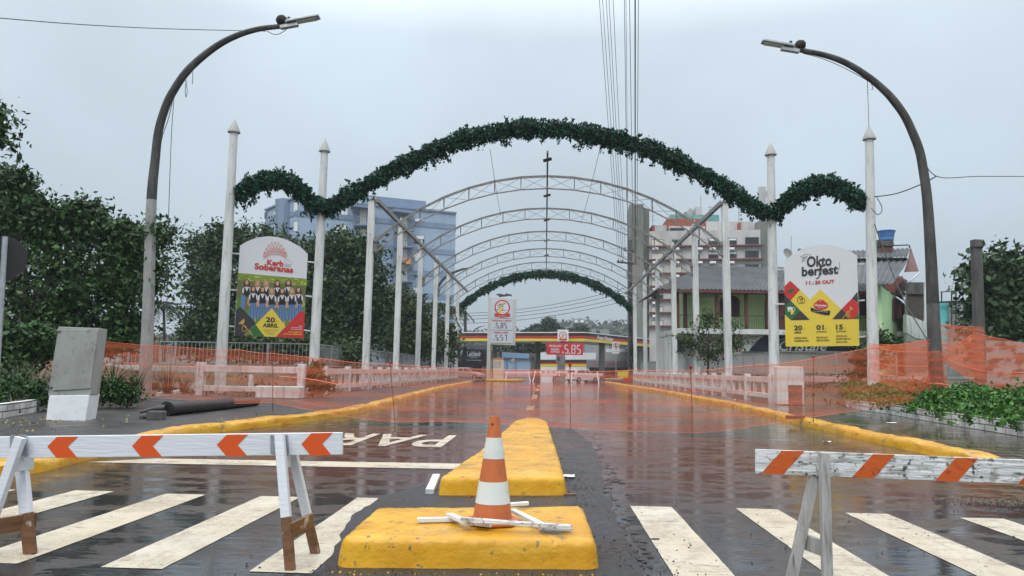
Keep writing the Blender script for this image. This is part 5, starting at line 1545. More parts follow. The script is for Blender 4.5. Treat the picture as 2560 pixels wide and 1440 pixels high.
for x, y, w, h, s in ((1036, 545, 26, 22, .35), (1034, 588, 27, 22, .45), (1032, 627, 26, 26, 1), (1031, 672, 28, 22, .3), (1030, 718, 28, 22, 1), (1029, 760, 28, 20, .9), (835, 562, 33, 22, 1), (842, 520, 28, 22, .8), (833, 607, 33, 22, .9)):
    window(o, pB, x, y, x + w, y + h, s, SHUTTER_W, framem=BLUE2)
for x, y in ((731, 505), (731, 553), (731, 601)):
    window(o, pB, x + 2, y, x + 14, y + 26, 1, SHUTTER_W, framem=BLUE2)
for x, y in ((662, 530), (685, 529), (707, 508), (661, 585), (684, 582), (706, 560)):
    window(o, pA, x, y, x + (7 if x < 670 else 10), y + 18, .4 if x > 680 else 0, SHUTTER_W, framem=BLUE2)
MB().prism([pA.at(702, 500), pA.at(724, 497), pA.at(724, 900), pA.at(702, 900)], pA.n * .8).build('stair_bay', BLUE2, o)
def balcony(o, pl, x0, y0, x1, y1, out=1.5, m=BLUE2, slats=True, top=None):
    a, b2 = pl.at(x0, y1), pl.at(x1, y1)
    MB().prism([a, b2, b2 + pl.n * out, a + pl.n * out], (0, 0, .2)).build('balcony_slab', m, o)
    h = pl.at(x0, y0).z - a.z
    r = MB()
    e = [a, a + pl.n * out, b2 + pl.n * out, b2]
    for p, q in zip(e, e[1:]):
        r.bar(p + Vector((0, 0, h)), q + Vector((0, 0, h)), .08, .08)
        k = max(2, int((q - p).length / .28))
        for i in range(k + 1):
            c_ = p.lerp(q, i / k); r.bar(c_ + Vector((0, 0, .2)), c_ + Vector((0, 0, h)), .05, .05, up=(0, 1, 0))
    r.build('balcony_railing', m, o)
    MB().prism([e[0] + Vector((0, 0, .2)), e[1] + Vector((0, 0, .2)), e[1] + Vector((0, 0, h - .05)), e[0] + Vector((0, 0, h - .05))], (0.08, 0, 0)).build('balcony_side_panel', m, o)
MB().prism([pB.at(983, 545, .01), pB.at(1031, 550, .01), pB.at(1031, 780, .01), pB.at(983, 780, .01)], pB.n * .03).build('recess_shade_panel', BLUE2, o)  # darker flat panels on the wall paint in the shade of the balcony recesses
MB().prism([pB.at(882, 528, .01), pB.at(934, 534, .01), pB.at(934, 640, .01), pB.at(882, 640, .01)], pB.n * .03).build('recess_shade_panel', BLUE2, o)
for x0, x1, rows_ in ((884, 932, ((546, 568), (596, 615))), (985, 1029, ((565, 582), (605, 622), (646, 666), (688, 708), (735, 752)))):
    for y0, y1 in rows_:
        window(o, Plane(pB.p + pB.n * .05, pB.n), x0 + 14, y0 - 24, x0 + 34, y1 - 1, .0 if x0 > 900 and y0 > 700 else .95, SHUTTER, framem=BLUE2)
        balcony(o, pB, x0, y0, x1, y1)
MB().prism([pB.at(980, 527), pB.at(1030, 533), pB.at(1030, 540), pB.at(980, 533)], pB.n * 1.6).build('canopy', BLUE2, o)
MB().prism([pB.at(876, 515), pB.at(930, 521), pB.at(930, 527), pB.at(876, 521)], pB.n * 1.6).build('canopy', BLUE2, o)
pb2 = Plane(pB.p + pB.n * 1.58, pB.n)
tag_ = MB().prism([pb2.at(1003, 645), pb2.at(1027, 645), pb2.at(1027, 660), pb2.at(1003, 660)], pb2.n * .05).build('rent_banner', mat('orange_banner', (.6, .25, .08), .6), o)

# ---- white apartment block with red ledges and grey concrete towers
WWALL = mat('white_render_stained', (.46, .45, .445), .75, [((.6, .6, .12), .45, .66, (.34, .33, .325)), ((2.5, 2.5, .25), .62, .74, (.25, .23, .22))])
RED = mat('dark_red_trim', (.13, .045, .04), .7, [((1, 1, 3), .5, .7, (.09, .036, .033))])
GREYC = mat('raw_grey_concrete', (.17, .175, .16), .8, [((.4, .4, .1), .45, .65, (.12, .125, .115)), ((2, 2, .3), .58, .7, (.22, .22, .2))])
REDW = mat('brick_red_render', (.3, .075, .045), .75, [((1, 1, .3), .5, .7, (.22, .06, .04))])
GGLASS = mat('green_glass_parapet', (.1, .25, .23), .15, [(1, .45, .65, (.2, .36, .34))])
YW = 108
pW = Plane.upright(D(1623, 700, YW), D(1903, 700, YW - 2))
o = thing('apartment_building', 'white apartment block with dark red ledges and grey concrete shafts on the right', 'building', D(1760, 930, YW))
W0, W1 = pW.at(1623, 700), pW.at(1903, 700)
bk = Vector((1, 16, 0))
def quad(a, b2, d): return [(a.x, a.y), (b2.x, b2.y), (b2.x + d.x, b2.y + d.y), (a.x + d.x, a.y + d.y)]
block(quad(W0, W1, bk), 0, pW.at(1763, 576).z).build('wall', WWALL, o)
ypx = lambda x, y: y - (x - 1763) * .02
for y in (616, 650, 684, 717, 750, 783, 817):
    a, b2 = pW.at(1617, y + 3), pW.at(1908, y - 3)
    a, b2 = Vector((a.x, a.y, (a.z + b2.z) / 2)), Vector((b2.x, b2.y, (a.z + b2.z) / 2))
    MB().bar(a + pW.n * .3, b2 + pW.n * .3, .62, .24).build('ledge', RED, o)
k = 0
for y in (598, 632, 666, 699, 733, 766, 800):
    for x0, x1, kind in ((1628, 1658, 0), (1680, 1704, 0), (1738, 1749, 1), (1771, 1796, 1), (1817, 1842, 1), (1863, 1897, 2)):
        y0, y1 = ypx(x0, y - 2), ypx(x0, y + 14)
        sh = [1.0, .35, .25][kind] if RNG.random() < .8 else .1
        if kind == 2: sh = 0
        if x0 > 1650 and y > 740 and x0 > 1700: continue
        window(o, pW, x0, y0 - (1 if kind == 2 else 0), x1, y1, sh, SHUTTER if kind == 0 else SHUTTER_W, framem=FRAME)
        if kind != 2 and y < 790:
            c_ = pW.at(x0 + 10, y + 25, .35)
            MB().obox(c_, (.42, 0, 0), (0, .32, 0), (0, 0, .16)).build('air_conditioner', SHUTTER_W, o, bevel=.02)
block(quad(pW.at(1608, 700) + Vector((0, 1.5, 0)), pW.at(1623, 700) + Vector((0, 1.5, 0)), bk), 0, pW.at(1615, 600).z).build('side_wing', GREYC, o)
for y in (618, 650, 684, 717, 751, 784):
    window(o, Plane(W0 + Vector((0, 1.4, 0)), pW.n), 1609, y - 6, 1622, y + 8, 0)
block(quad(pW.at(1571, 700) + Vector((0, -1, 0)), pW.at(1607, 700) + Vector((0, -1, 0)), Vector((.5, 7, 0))), 0, pW.at(1590, 514).z).build('concrete_shaft', GREYC, o)
block(quad(pW.at(1607.5, 700) + Vector((0, .5, 0)), pW.at(1625, 700) + Vector((0, .5, 0)), Vector((.5, 7, 0))), 0, pW.at(1616, 520).z).build('concrete_shaft', GREYC, o)
block(quad(pW.at(1904, 700) + Vector((0, .5, 0)), pW.at(1925, 700) + Vector((0, .5, 0)), Vector((.5, 12, 0))), 0, pW.at(1914, 548).z).build('concrete_shaft', GREYC, o)
def setback(x0, x1, ytop, ybot, d, m, name):
    a, b2 = pW.at(x0, 700) + Vector((0, d, 0)), pW.at(x1, 700) + Vector((0, d, 0))
    z1 = D((x0 + x1) / 2, ytop, a.y).z; z0 = D((x0 + x1) / 2, ybot, a.y).z - .4
    a = D(x0, 700, a.y); b2 = D(x1, 700, a.y)
    return block([(a.x, a.y), (b2.x, a.y), (b2.x, a.y + 6), (a.x, a.y + 6)], z0, z1).build(name, m, o)
setback(1637, 1668, 563, 580, 2.2, WWALL, 'roof_wall')
setback(1631, 1637, 563, 582, 2.0, REDW, 'roof_wall')
setback(1669, 1767, 547, 567, 2.0, REDW, 'roof_house')
setback(1673, 1764, 565.5, 582, 1.8, WWALL, 'roof_wall')
setback(1767, 1897, 554, 576, 2.4, WWALL, 'roof_wall')
setback(1850, 1855, 556, 575, 1.9, REDW, 'chimney_pipe')
setback(1677, 1800, 536.5, 548, 5, GGLASS, 'glass_parapet')
setback(1741, 1757, 517, 538, 6, WWALL, 'roof_tank_house')
setback(1725, 1732, 521, 537, 6, WWALL, 'roof_tank_house')
window(o, Plane(pW.p + Vector((0, 1.6, 0)), pW.n), 1674, 570, 1711, 580, 0)
def dish(px, py, Y, r, label, m=None, az=-.3):
    c_ = D(px, py, Y)
    o2 = thing('satellite_dish', label, 'satellite dish', c_, 'satellite dishes on the roofs')
    R_ = px2m(r, Y)
    rows = []
    ax = Vector((math.sin(az), -math.cos(az), .35)).normalized()
    u = ax.cross(Vector((0, 0, 1))).normalized(); v = u.cross(ax)
    for i in range(6):
        f = i / 5
        rows.append([c_ + (u * math.cos(a_) + v * math.sin(a_)) * R_ * f + ax * (R_ * .25 * f * f) for a_ in (2 * math.pi * k / 20 for k in range(21))])
    mb = MB().grid(rows)
    d_ = mb.build('reflector', m or GREYC, o2, smooth=True)
    MB().bar(c_ - ax * .05, c_ - Vector((0, -.05, R_ * 1.3)), R_ * .08, R_ * .08).build('mast', STEEL_GREY, o2)
    MB().tube([c_ + v * -R_ * .9 + ax * R_ * .2, c_ + ax * R_ * .8], R_ * .04, n=5).build('feed_arm', DARK_STEEL, o2)
for px, py, lb in ((1713, 534, 'small satellite dish above the left end of the green glass parapet'), (1728, 533, 'small satellite dish at the thin rooftop box of the white block'), (1853, 549, 'small satellite dish above the red pipe on the white block'), (1775, 533, 'small satellite dish right of the rooftop tank house')):
    dish(px, py, YW + 6, 4, lb)
def mast(px, py0, py1, Y, label, arms=()):
    p, q = D(px, py0, Y), D(px, py1, Y)
    mb = MB().tube([p, q], px2m(.7, Y), n=5)
    o2 = thing('antenna', label, 'antenna', p, 'rooftop antennas')
    mb.build('mast', STEEL_GREY, o2)
    if arms:
        m2_ = MB()
        for yy, w in arms: m2_.bar(D(px - w, yy, Y), D(px + w, yy, Y), .06, .06)
        m2_.build('crossbars', STEEL_GREY, o2)
mast(1752, 518, 488, YW + 6, 'thin rod antenna above the rooftop tank house')
mast(1776, 530, 515, YW + 6, 'short antenna right of the rooftop tank house', ((518, 6), (524, 5)))
mast(1847, 556, 522, YW + 4, 'thin rod antenna beside the red pipe of the white block')
mast(1911, 548, 478, YW + 5, 'telecom mast with panels behind the right garland valley', ((490, 9), (500, 8), (512, 6)))
mast(1632, 565, 515, YW + 2, 'ladder-like antenna frame beside the grey concrete shaft', ((520, 4), (530, 4), (540, 4), (550, 4)))
m_ = MB()
c_ = D(1905, 500, YW + 5)
tag(m_.obox(c_, (.5, 0, 0), (0, .4, 0), (0, 0, 2.0)).obox(D(1915, 486, YW + 5), (.3, 0, .2), (0, .2, 0), (0, 0, .5)).build('telecom_panel', WWALL, loc=c_), 'grey telecom panel beside the mast behind the right garland valley', 'antenna')

# ---- pale green two-storey house with corrugated roof
GREEN = mat('pale_green_render', (.5, .66, .32), .75, [((.6, .6, .4), .46, .66, (.42, .57, .27)), ((2, 2, .5), .62, .75, (.34, .45, .22))])
GREEN_L = mat('mint_render', (.48, .66, .36), .75, [((.8, .8, .4), .48, .68, (.4, .58, .3)), ((2, 2, .4), .62, .75, (.28, .34, .2))])
TILE = mat('grey_fibre_cement', (.1, .104, .112), .7, [((.7, .7, .7), .45, .65, (.065, .068, .072)), ((3, 3, 3), .6, .72, (.05, .05, .05))], bump=.2, bscale=6)
RWOOD = mat('dark_red_wood', (.11, .035, .025), .55, [((6, 6, 1), .5, .7, (.07, .022, .018))])
BEIGE = mat('beige_wall', (.42, .39, .34), .75, [((.7, .7, .3), .5, .7, (.33, .3, .27))])
YH = 56.0
pH = Plane((0, YH, 0), (0, -1, 0))            # balcony front
pHw = Plane((0, YH + 2.2, 0), (0, -1, 0))     # upper wall behind the balcony
o = thing('house', 'pale green two-storey house with grey corrugated roof, red posts and a balcony', 'house', (pH.at(1880, 930).x, YH, 0))
xa, xb = pHw.at(1737, 780).x, pHw.at(2225, 780).x
zs0, zs1 = pH.at(1850, 836).z, pH.at(1850, 823).z
MB().box(xa, xb, YH + 2.2, YH + 10, zs1, pHw.at(1850, 716).z).build('upper_wall', GREEN, o)
MB().box(pH.at(1690, 830).x, xb + .3, YH - .1, YH + 10.2, zs0, zs1).build('balcony_slab', WHITE_PAINT, o, bevel=.03)
MB().box(pH.at(1741, 880).x, xb, YH + 1.0, YH + 10, 0, zs0).build('lower_wall', BEIGE, o)
MB().box(pH.at(1692, 880).x, pH.at(1741, 880).x, YH + 2.5, YH + 10, 0, zs0 - .02).build('porch_wall', WHITE_PAINT, o)
for x0, x1, yy in ((1691, 1699, 0), (1718, 1727, 1.4), (1789, 1797, 0), (1863, 1871, 0), (1917, 1925, 0), (1952, 1962, .2), (2130, 2137, 0)):
    a, b2 = pH.at(x0, 780), pH.at(x1, 780)
    MB().box(a.x, b2.x, YH + yy, YH + yy + .26, zs1, pH.at(1800, 722).z).build('roof_post', RWOOD, o, bevel=.02)
rl = MB()
zt_ = pH.at(1850, 789).z
xs = np.arange(pH.at(1697, 800).x, pH.at(2190, 800).x, .17)
for x in xs: rl.bar((x, YH + .1, zs1), (x, YH + .1, zt_), .02, .02, up=(0, 1, 0))
rl.build('railing_bars', DARK_STEEL, o)
MB().bar((xs[0], YH + .1, zt_), (xs[-1], YH + .1, zt_), .045, .045).build('handrail', DARK_STEEL, o)
def arched(o, pl, x0, y0, x1, y1, m=RWOOD, name='shutter_door', arch=.3):
    h = y1 - y0
    pts = [(x0, y1), (x1, y1)] + [(x1 - (x1 - x0) * (1 - math.cos(a)) / 2, y0 + h * arch - h * arch * math.sin(a)) for a in np.linspace(0, math.pi, 9)]
    fo = MB().prism([pl.at(x, y, .05) for x, y in pts], -pl.n * .1).build(name, m, o)
    pts = [(x0 + (x - x0) * .86 + (x1 - x0) * .07, y1 + (y - y1) * .9 - h * .04) for x, y in pts]
    MB().poly([pl.at(x, y, .06) for x, y in pts]).build('panel', mat('maroon_panel', (.05, .018, .02), .6), fo)
arched(o, pHw, 1799, 738, 1849, 793)
arched(o, pHw, 1912, 740, 1935, 822)
arched(o, pHw, 2150, 735, 2166, 790)
MB().box(pHw.at(1953, 780).x, pHw.at(1995, 780).x, YH + 2.1, YH + 2.2, zs1, pHw.at(1960, 724).z).build('red_wall_panel', mat('maroon_wall', (.07, .018, .018), .7), o)
c_ = pHw.at(1768, 735)
MB().obox((c_.x, YH + 2.0, c_.z), (.4, 0, 0), (0, .2, 0), (0, 0, .3)).build('air_conditioner', GALV, o, bevel=.02)
MB().box(pH.at(1693, 870).x + .05, pH.at(1726, 870).x, YH + 2.3, YH + 2.5, zs0 - 1.3, zs0 - .35).build('dark_opening', FRAME, o)
# corrugated roof: eave at front, hipped left end, ridge behind
def corrugated(name, e0, e1, r0, r1, m, wave=.18, amp=.045, rows=1, thick=True):
    """sheet between eave line e0-e1 and ridge line r0-r1 with waves running up the slope"""
    e0, e1, r0, r1 = map(Vector, (e0, e1, r0, r1))
    n_ = int((e1 - e0).length / wave * 4)
    nrm = (e1 - e0).cross(r0 - e0).normalized()
    if nrm.z < 0: nrm = -nrm
    R_ = []
    for j in range(rows + 1):
        v = j / rows
        row = []
        for i in range(n_ + 1):
            u = i / n_
            row.append(e0.lerp(e1, u).lerp(r0.lerp(r1, u), v) + nrm * (amp * math.sin(i * math.pi / 2) + (.03 * ((j % 2)) if rows > 1 else 0)))
        R_.append(row)
    return MB().grid(R_).build(name, m, o)
ze = pH.at(1800, 726).z
E0, E1 = Vector((pH.at(1641, 726).x, YH - .6, ze)), Vector((pH.at(2012, 726).x + 8.6, YH - .6, ze))
Yr = YH + 6.0
zr = D(1900, 667, Yr).z
R0, R1 = Vector((D(1762, 676, Yr).x, Yr, zr)), Vector((E1.x, Yr, zr))
corrugated('roof', E0, E1, R0, R1, TILE, rows=4, wave=.3, amp=.06)
corrugated('roof_hip', Vector((E0.x, YH + 11, ze)), E0, R0 + Vector((0, .01, 0)), R0, TILE, wave=.3, amp=.06)
MB().bar(E0 + Vector((0, .05, -.14)), E1 + Vector((0, .05, -.14)), .08, .2).build('fascia', RWOOD, o)
MB().poly([E0 + Vector((0, .1, -.25)), E1 + Vector((0, .1, -.25)), E1 + Vector((0, 2.9, -.05)), E0 + Vector((0, 2.9, -.05))]).build('soffit', RWOOD, o)
# shop banner along the lower front
Yb = YH + .75
pS = Plane((0, Yb, 0), (0, -1, 0))
NAVY = mat('navy_banner', (.014, .017, .035), .45)
MB().prism([pS.at(1855, 834), pS.at(2125, 834), pS.at(2125, 878), pS.at(1855, 878)], (0, .15, 0)).build('shop_banner', INK['grey'] if False else WHITE_PAINT, o)
A = Art(lambda x, y, off=0: pS.at(x, y, off))
A.poly([(1872, 878), (1880, 866), (1893, 852), (1912, 838), (1920, 834.2), (2125, 834.2), (2125, 877.8)], 0)
for cx, cy in ((1870, 843), (1865, 857)):
    A.ring(cx, cy, 5, 3.4, .9, 0, 1); A.ring(cx + 13, cy + 1, 5, 3.4, .9, 0, 1); A.stroke([(cx + 5, cy), (cx + 8, cy)], .9, 0, 1); A.stroke([(cx + 18, cy), (cx + 26, cy - 3)], .9, 0, 1)
A.text('Cristale', (1948, 877), (2068, 877), (1948, 850), 1, 1, shear=.35, bold=.01)
A.stroke([(1946, 874), (1955, 858), (1975, 851), (1990, 855)], 1.6, 1, 1); A.stroke([(1940, 852), (1960, 847), (1985, 848), (1992, 852)], 1.4, 1, 1)
A.mb.build('banner_artwork', [NAVY, WHITE_PAINT], o)
# right gable part, higher roof, chimney
pg0, pg1 = pH.at(2262, 880), D(2204, 880, YH - 3)
GY0, GY1 = YH - 5, YH + 4
gx = D(2205, 800, GY0).x
gx1 = D(2266, 800, GY1).x
side = Plane.upright((gx, GY0, 0), (gx1, GY1, 0))
o2 = thing('house', 'mint green gabled house end with red shutters, brick chimney and a second corrugated roof', 'house', (gx, GY0, 0))
zw0 = side.at(2205, 716).z
MB().prism([(gx, GY0, 0), (gx1, GY1, 0), (gx1, GY1, side.at(2262, 760).z), (gx, GY0, zw0)], Vector((-.7, .3, 0))).build('wall', GREEN_L, o2)
wf = Plane((0, GY0, 0), (0, -1, 0))
o = o2
fo = MB().prism([side.at(x, y, .02) for x, y in ((2230, 800), (2239, 800), (2239, 758), (2236, 748), (2232, 744), (2230, 748))], side.n * .1).build('window_shutter', RWOOD, o2)
MB().prism([side.at(x, y, .03) for x, y in ((2240, 796), (2247, 794), (2247, 762), (2240, 762))], side.n * .35).build('window_shutter', RWOOD, o2)
MB().prism([side.at(x, y, .03) for x, y in ((2206, 716), (2254, 750), (2254, 690), (2206, 712))], side.n * .06).build('gable_boarding', REDW, o2)
MB().prism([side.at(x, y, .03) for x, y in ((2252, 815), (2257, 814), (2257, 760), (2252, 758))], side.n * .1).build('lattice_vent', RWOOD, o2)
# lower roof slope and upper roof
def roofpart(name, pts, m=TILE):
    (x0, y0, Y0), (x1, y1, Y1), (x2, y2, Y2), (x3, y3, Y3) = pts
    corrugated(name, D(x0, y0, Y0), D(x1, y1, Y1), D(x3, y3, Y3), D(x2, y2, Y2), m, wave=.3, amp=.06, rows=3)
roofpart('roof', ((2120, 708, 50), (2232, 710, 50), (2272, 650, 56), (2120, 652, 56)))
roofpart('roof', ((2120, 645, 55.5), (2268, 643, 55.5), (2278, 621, 58), (2120, 628, 58)))
MB().prism([D(2278, 621, 58), D(2297, 678, 55), D(2262, 680, 55), D(2272, 650, 56)], (0, .12, 0)).build('barge_board', RWOOD, o2)
MB().prism([D(2120, 655, 56), D(2270, 652, 56), D(2268, 644, 55.6), D(2120, 646, 55.6)], (0, .2, 0)).build('wall_strip', CONC_DARK, o2)
cc0 = D(2216, 632, 57)
MB().box(D(2200, 640, 57).x, D(2233, 640, 57).x, 57, 58, D(2216, 640, 57).z - .5, D(2216, 606, 57).z).build('chimney', mat('chimney_brick', (.18, .085, .06), .8, [(3, .5, .65, (.07, .055, .05))], bump=.4, bscale=15), o2)
MB().box(D(2197, 610, 56.9).x, D(2235, 610, 56.9).x, 56.9, 58.1, D(2216, 617, 57).z, D(2216, 602, 57).z).build('chimney_cap', CONC_DARK, o2, bevel=.05)
MB().tube(spline([D(2192, 625, 56.7), D(2191, 605, 56.7), D(2196, 601, 56.7), D(2206, 613, 56.7), D(2258, 613, 56.7), D(2272, 613, 56.7), D(2274, 620, 56.7)], 5), .05, n=6).build('pipe', DARK_STEEL, o2)
MB().tube([D(2299, 682, 54.8), D(2276, 702, 54.8), D(2268, 706, 54.8), D(2263, 820, 54.8)], .07, n=6).build('downpipe', WHITE_PAINT, o2)
bt = D(2216, 602, 57.5)
o3 = thing('water_tank', 'blue plastic water tank standing on the chimney cap of the mint house', 'water tank', bt)
r_ = px2m(17, 57.5)
MB().lathe(bt, [(r_ * .95, 0), (r_ * 1.02, .2), (r_ * 1.0, .22), (r_ * 1.1, .42), (r_ * 1.08, .44), (r_ * 1.2, .68), (r_ * 1.28, .7), (r_ * 1.28, .76)], n=24).build('tub', mat('blue_plastic', (.05, .16, .38), .45, [(3, .5, .7, (.1, .2, .36))]), o3, smooth=True)
dish(1968, 634, 57, 13, 'large dark satellite dish left of the festival billboard above the roof', m=mat('dish_grey', (.2, .2, .19), .5), az=.35)
dish(2000, 630, 58, 9, 'satellite dish half hidden behind the top left of the festival billboard', m=mat('dish_grey_dark', (.17, .17, .16), .5), az=.35)
mast(1978, 632, 590, 57, 'thin rod antenna above the large dark satellite dish')
# stair house beyond, turquoise wall, water tower
o = thing('house', 'dark brick outbuilding with a white outside stair behind the right street lamp', 'house', D(2300, 930, 54))
MB().prism([D(2268, 930, 54), D(2312, 930, 54), D(2312, 708, 54), D(2268, 708, 54)], (2.45, 5, 0)).build('wall', mat('dark_brick_wall', (.06, .045, .04), .8, [((3, 3, 6), .5, .6, (.09, .065, .055))]), o)
MB().prism([D(2266, 735, 53.9), D(2314, 735, 53.9), D(2314, 706, 53.9), D(2266, 706, 53.9)], (0, -.1, 0)).build('eave_band', CONC_DARK, o)
MB().prism([D(2266, 786, 53), D(2316, 806, 53), D(2316, 850, 53), D(2290, 846, 53), D(2266, 832, 53)], (0, .5, 0)).build('stair_parapet', WHITE_PAINT, o)
MB().prism([D(2316, 930, 53), D(2266, 930, 53), D(2266, 834, 53), D(2290, 848, 53), D(2316, 852, 53)], (0, .4, 0)).build('stair_wall', CONC, o)
MB().bar(D(2312, 706, 53.2), D(2312, 810, 53.2), .1, .1, up=(0, 1, 0)).build('pipe', WHITE_PAINT, o)
o = thing('house', 'turquoise and grey rendered house between the right street lamp and the bare pole', 'house', D(2400, 930, 48))
TURQ = mat('turquoise_render', (.14, .5, .5), .75, [((.6, .6, .3), .5, .7, (.12, .42, .42))])
MB().prism([D(2344, 940, 48), D(2371, 940, 48), D(2371, 756, 48), D(2344, 757, 48)], (2.7, 5, 0)).build('turquoise_wall', TURQ, o)
MB().prism([D(2371.5, 940, 47.8), D(2460, 940, 47.8), D(2460, 750, 47.8), D(2371.5, 754, 47.8)], (2.75, 5, 0)).build('grey_wall', CONC, o)
MB().bar(D(2344, 756, 47.7), D(2460, 750, 47.7), .12, .1).build('wall_coping', DARK_STEEL, o)
fr = MB()
for a_, b2_ in (((2379, 728), (2379, 820)), ((2390, 728), (2390, 812)), ((2352, 730), (2394, 727)), ((2354, 730), (2354, 755)), ((2379, 770), (2396, 770)), ((2379, 812), (2398, 815))): fr.bar(D(*a_, 47.5), D(*b2_, 47.5), .06, .06, up=(0, 1, 0))
fr.build('pipe_frame', DARK_STEEL, o)
o = thing('house', 'turquoise house glimpsed through the dark tree at the right edge', 'house', D(2520, 930, 44))
MB().prism([D(2455, 940, 44), D(2640, 940, 44), D(2640, 790, 44), D(2500, 770, 44), D(2455, 780, 44)], (3, 5, 0)).build('wall', TURQ, o)
o = thing('brick_wall', 'patchy red brick and grey wall seen through the net at the right edge', 'wall', D(2520, 960, 33))
MB().prism([D(2462, 985, 33), D(2640, 985, 33), D(2640, 860, 33), D(2462, 850, 33)], (0, .2, 0)).build('wall_body', mat('patchy_brick', (.28, .29, .28), .8, [((1.2, 1.2, 2.2), .48, .55, (.17, .065, .045)), ((4, 4, 9), .6, .7, (.3, .27, .25))]), o)
c_ = D(2410, 694, 62)
o = thing('water_tower', 'grey round water tank on a thin lattice tower beside the bare pole', 'water tower', D(2415, 760, 62))
r_ = px2m(20, 62)
MB().lathe(D(2416, 694, 62), [(r_ * .8, 0), (r_ * .95, .35), (r_ * .93, .37), (r_ * 1.08, .75), (r_ * 1.15, .82), (r_ * 1.1, .9)], n=20).build('tank', mat('tank_grey', (.34, .33, .31), .6, [((3, 3, 8), .5, .6, (.24, .23, .21))]), o, smooth=True)
tw = MB()
for dx, dy in ((-.55, -.5), (.55, -.5), (.55, .5), (-.55, .5)):
    b0 = D(2416, 694, 62); tw.bar(b0 + Vector((dx, dy, 0)), b0 + Vector((dx * 1.5, dy * 1.5, -4.2)), .06, .06, up=(0, 1, 0))
for k in range(4):
    z0 = -k * 1.05
    for s in (-1, 1):
        b0 = D(2416, 694, 62)
        tw.bar(b0 + Vector((-.55 * (1 + k * .12), -.5, z0)), b0 + Vector((.55 * (1 + k * .16), -.5, z0 - 1.05)), .035, .035, up=(0, 1, 0))
        tw.bar(b0 + Vector((.55 * (1 + k * .12), -.5, z0)), b0 + Vector((-.55 * (1 + k * .16), -.5, z0 - 1.05)), .035, .035, up=(0, 1, 0))
tw.build('lattice_legs', GALV, o)
MB().tube([D(2378, 728, 62), D(2390, 672, 62), D(2391, 690, 62)], .05, n=5).build('ladder', GALV, o)
# square utility pole on the right
o = thing('utility_pole', 'square weathered concrete pole with a cable bracket near the right edge', 'utility pole', D(2449, 985, 28))
p_, q_ = D(2453, 995, 28), D(2440, 600, 28)
leg(o, q_, p_, .3, .26, [CONC_DARK], name='shaft')
MB().tube([q_ + Vector((0, 0, -.3)), q_ + Vector((0, 0, -.26))], .22, n=12).build('strap', DARK_STEEL, o)
# ------------------------------------------------------------------ fuel station
WHITE_M = mat('white_fascia', (.66, .68, .7), .4, [((.8, .8, .8), .5, .75, (.55, .57, .6))])
F_BLACK = mat('fascia_black', (.02, .018, .02), .4)
F_RED = mat('fascia_red', (.42, .035, .02), .4, [((1.5, 1.5, .3), .55, .7, (.34, .04, .03))])
F_YEL = mat('fascia_yellow', (.6, .52, .06), .4, [((1, 1, .3), .5, .7, (.55, .5, .16))])
PILLAR = mat('station_pillar', (.1, .095, .09), .7)
SOFFIT = mat('station_soffit', (.6, .61, .61), .6)
YF = 92.0
cA, cB, cC = D(1118, 842, YF + 6), D(1463, 835, YF), D(1672, 868, YF + 22)
ztop = D(1463, 831, YF).z; zbot = D(1463, 853.5, YF).z
o = thing('fuel_station', 'fuel station with a flat roof edged in black, red and yellow stripes', 'fuel station', (cB.x, cB.y, 0))
H_ = ztop - zbot
def edge(a, b2, n_):
    a = Vector((a.x, a.y, 0)); b2 = Vector((b2.x, b2.y, 0))
    t_ = (b2 - a).normalized(); nn = Vector((t_.y, -t_.x, 0))
    if nn.y > 0 and abs(nn.x) < .9: nn = -nn
    for f0, f1, m_, nm in ((0, .3, F_YEL, 'yellow_stripe'), (.3, .62, F_RED, 'red_stripe'), (.62, .95, F_BLACK, 'black_stripe'), (.95, 1.05, WHITE_M, 'roof_edge')):
        MB().prism([a + Vector((0, 0, zbot + H_ * f0)), b2 + Vector((0, 0, zbot + H_ * f0)), b2 + Vector((0, 0, zbot + H_ * f1)), a + Vector((0, 0, zbot + H_ * f1))], -nn * .15).build(nm, m_, o)
    return nn
nA = edge(cA, cB, 1)
nC = edge(cB, cC, 1)
back = Vector((0, 24, 0))
MB().prism([(cA.x, cA.y + .3, zbot + .1), (cB.x, cB.y + .3, zbot + .1), (cC.x, cC.y + .3, zbot + .1), (cC.x - 3, cC.y + 3, zbot + .1), (cB.x - 2, cB.y + 11, zbot + .1), (cA.x, cA.y + 8, zbot + .1)], (0, 0, H_ * .8)).build('roof', SOFFIT, o)
for px, Y in ((1344, YF + 5), (1406, YF + 1.2), (1505, YF + 5), (1236, YF + 6)):
    c_ = D(px, 900, Y)
    w_ = px2m(7 if px != 1236 else 5, Y)
    MB().box(c_.x - w_, c_.x + w_, Y, Y + 2 * w_, 0, zbot + .12).build('pillar', PILLAR if px != 1406 else CONC, o)
pN = Plane.upright(cB, cC)
pN = Plane(pN.p + pN.n * .01, pN.n)
A = Art(lambda x, y, off=0: pN.at(x, y, off + .01))
A.text('Posto Oktober', (1493, 848), (1533, 853), (1494, 838.5), 0, 0, bold=.03)
A.mb.build('roof_lettering', WHITE_M, o)
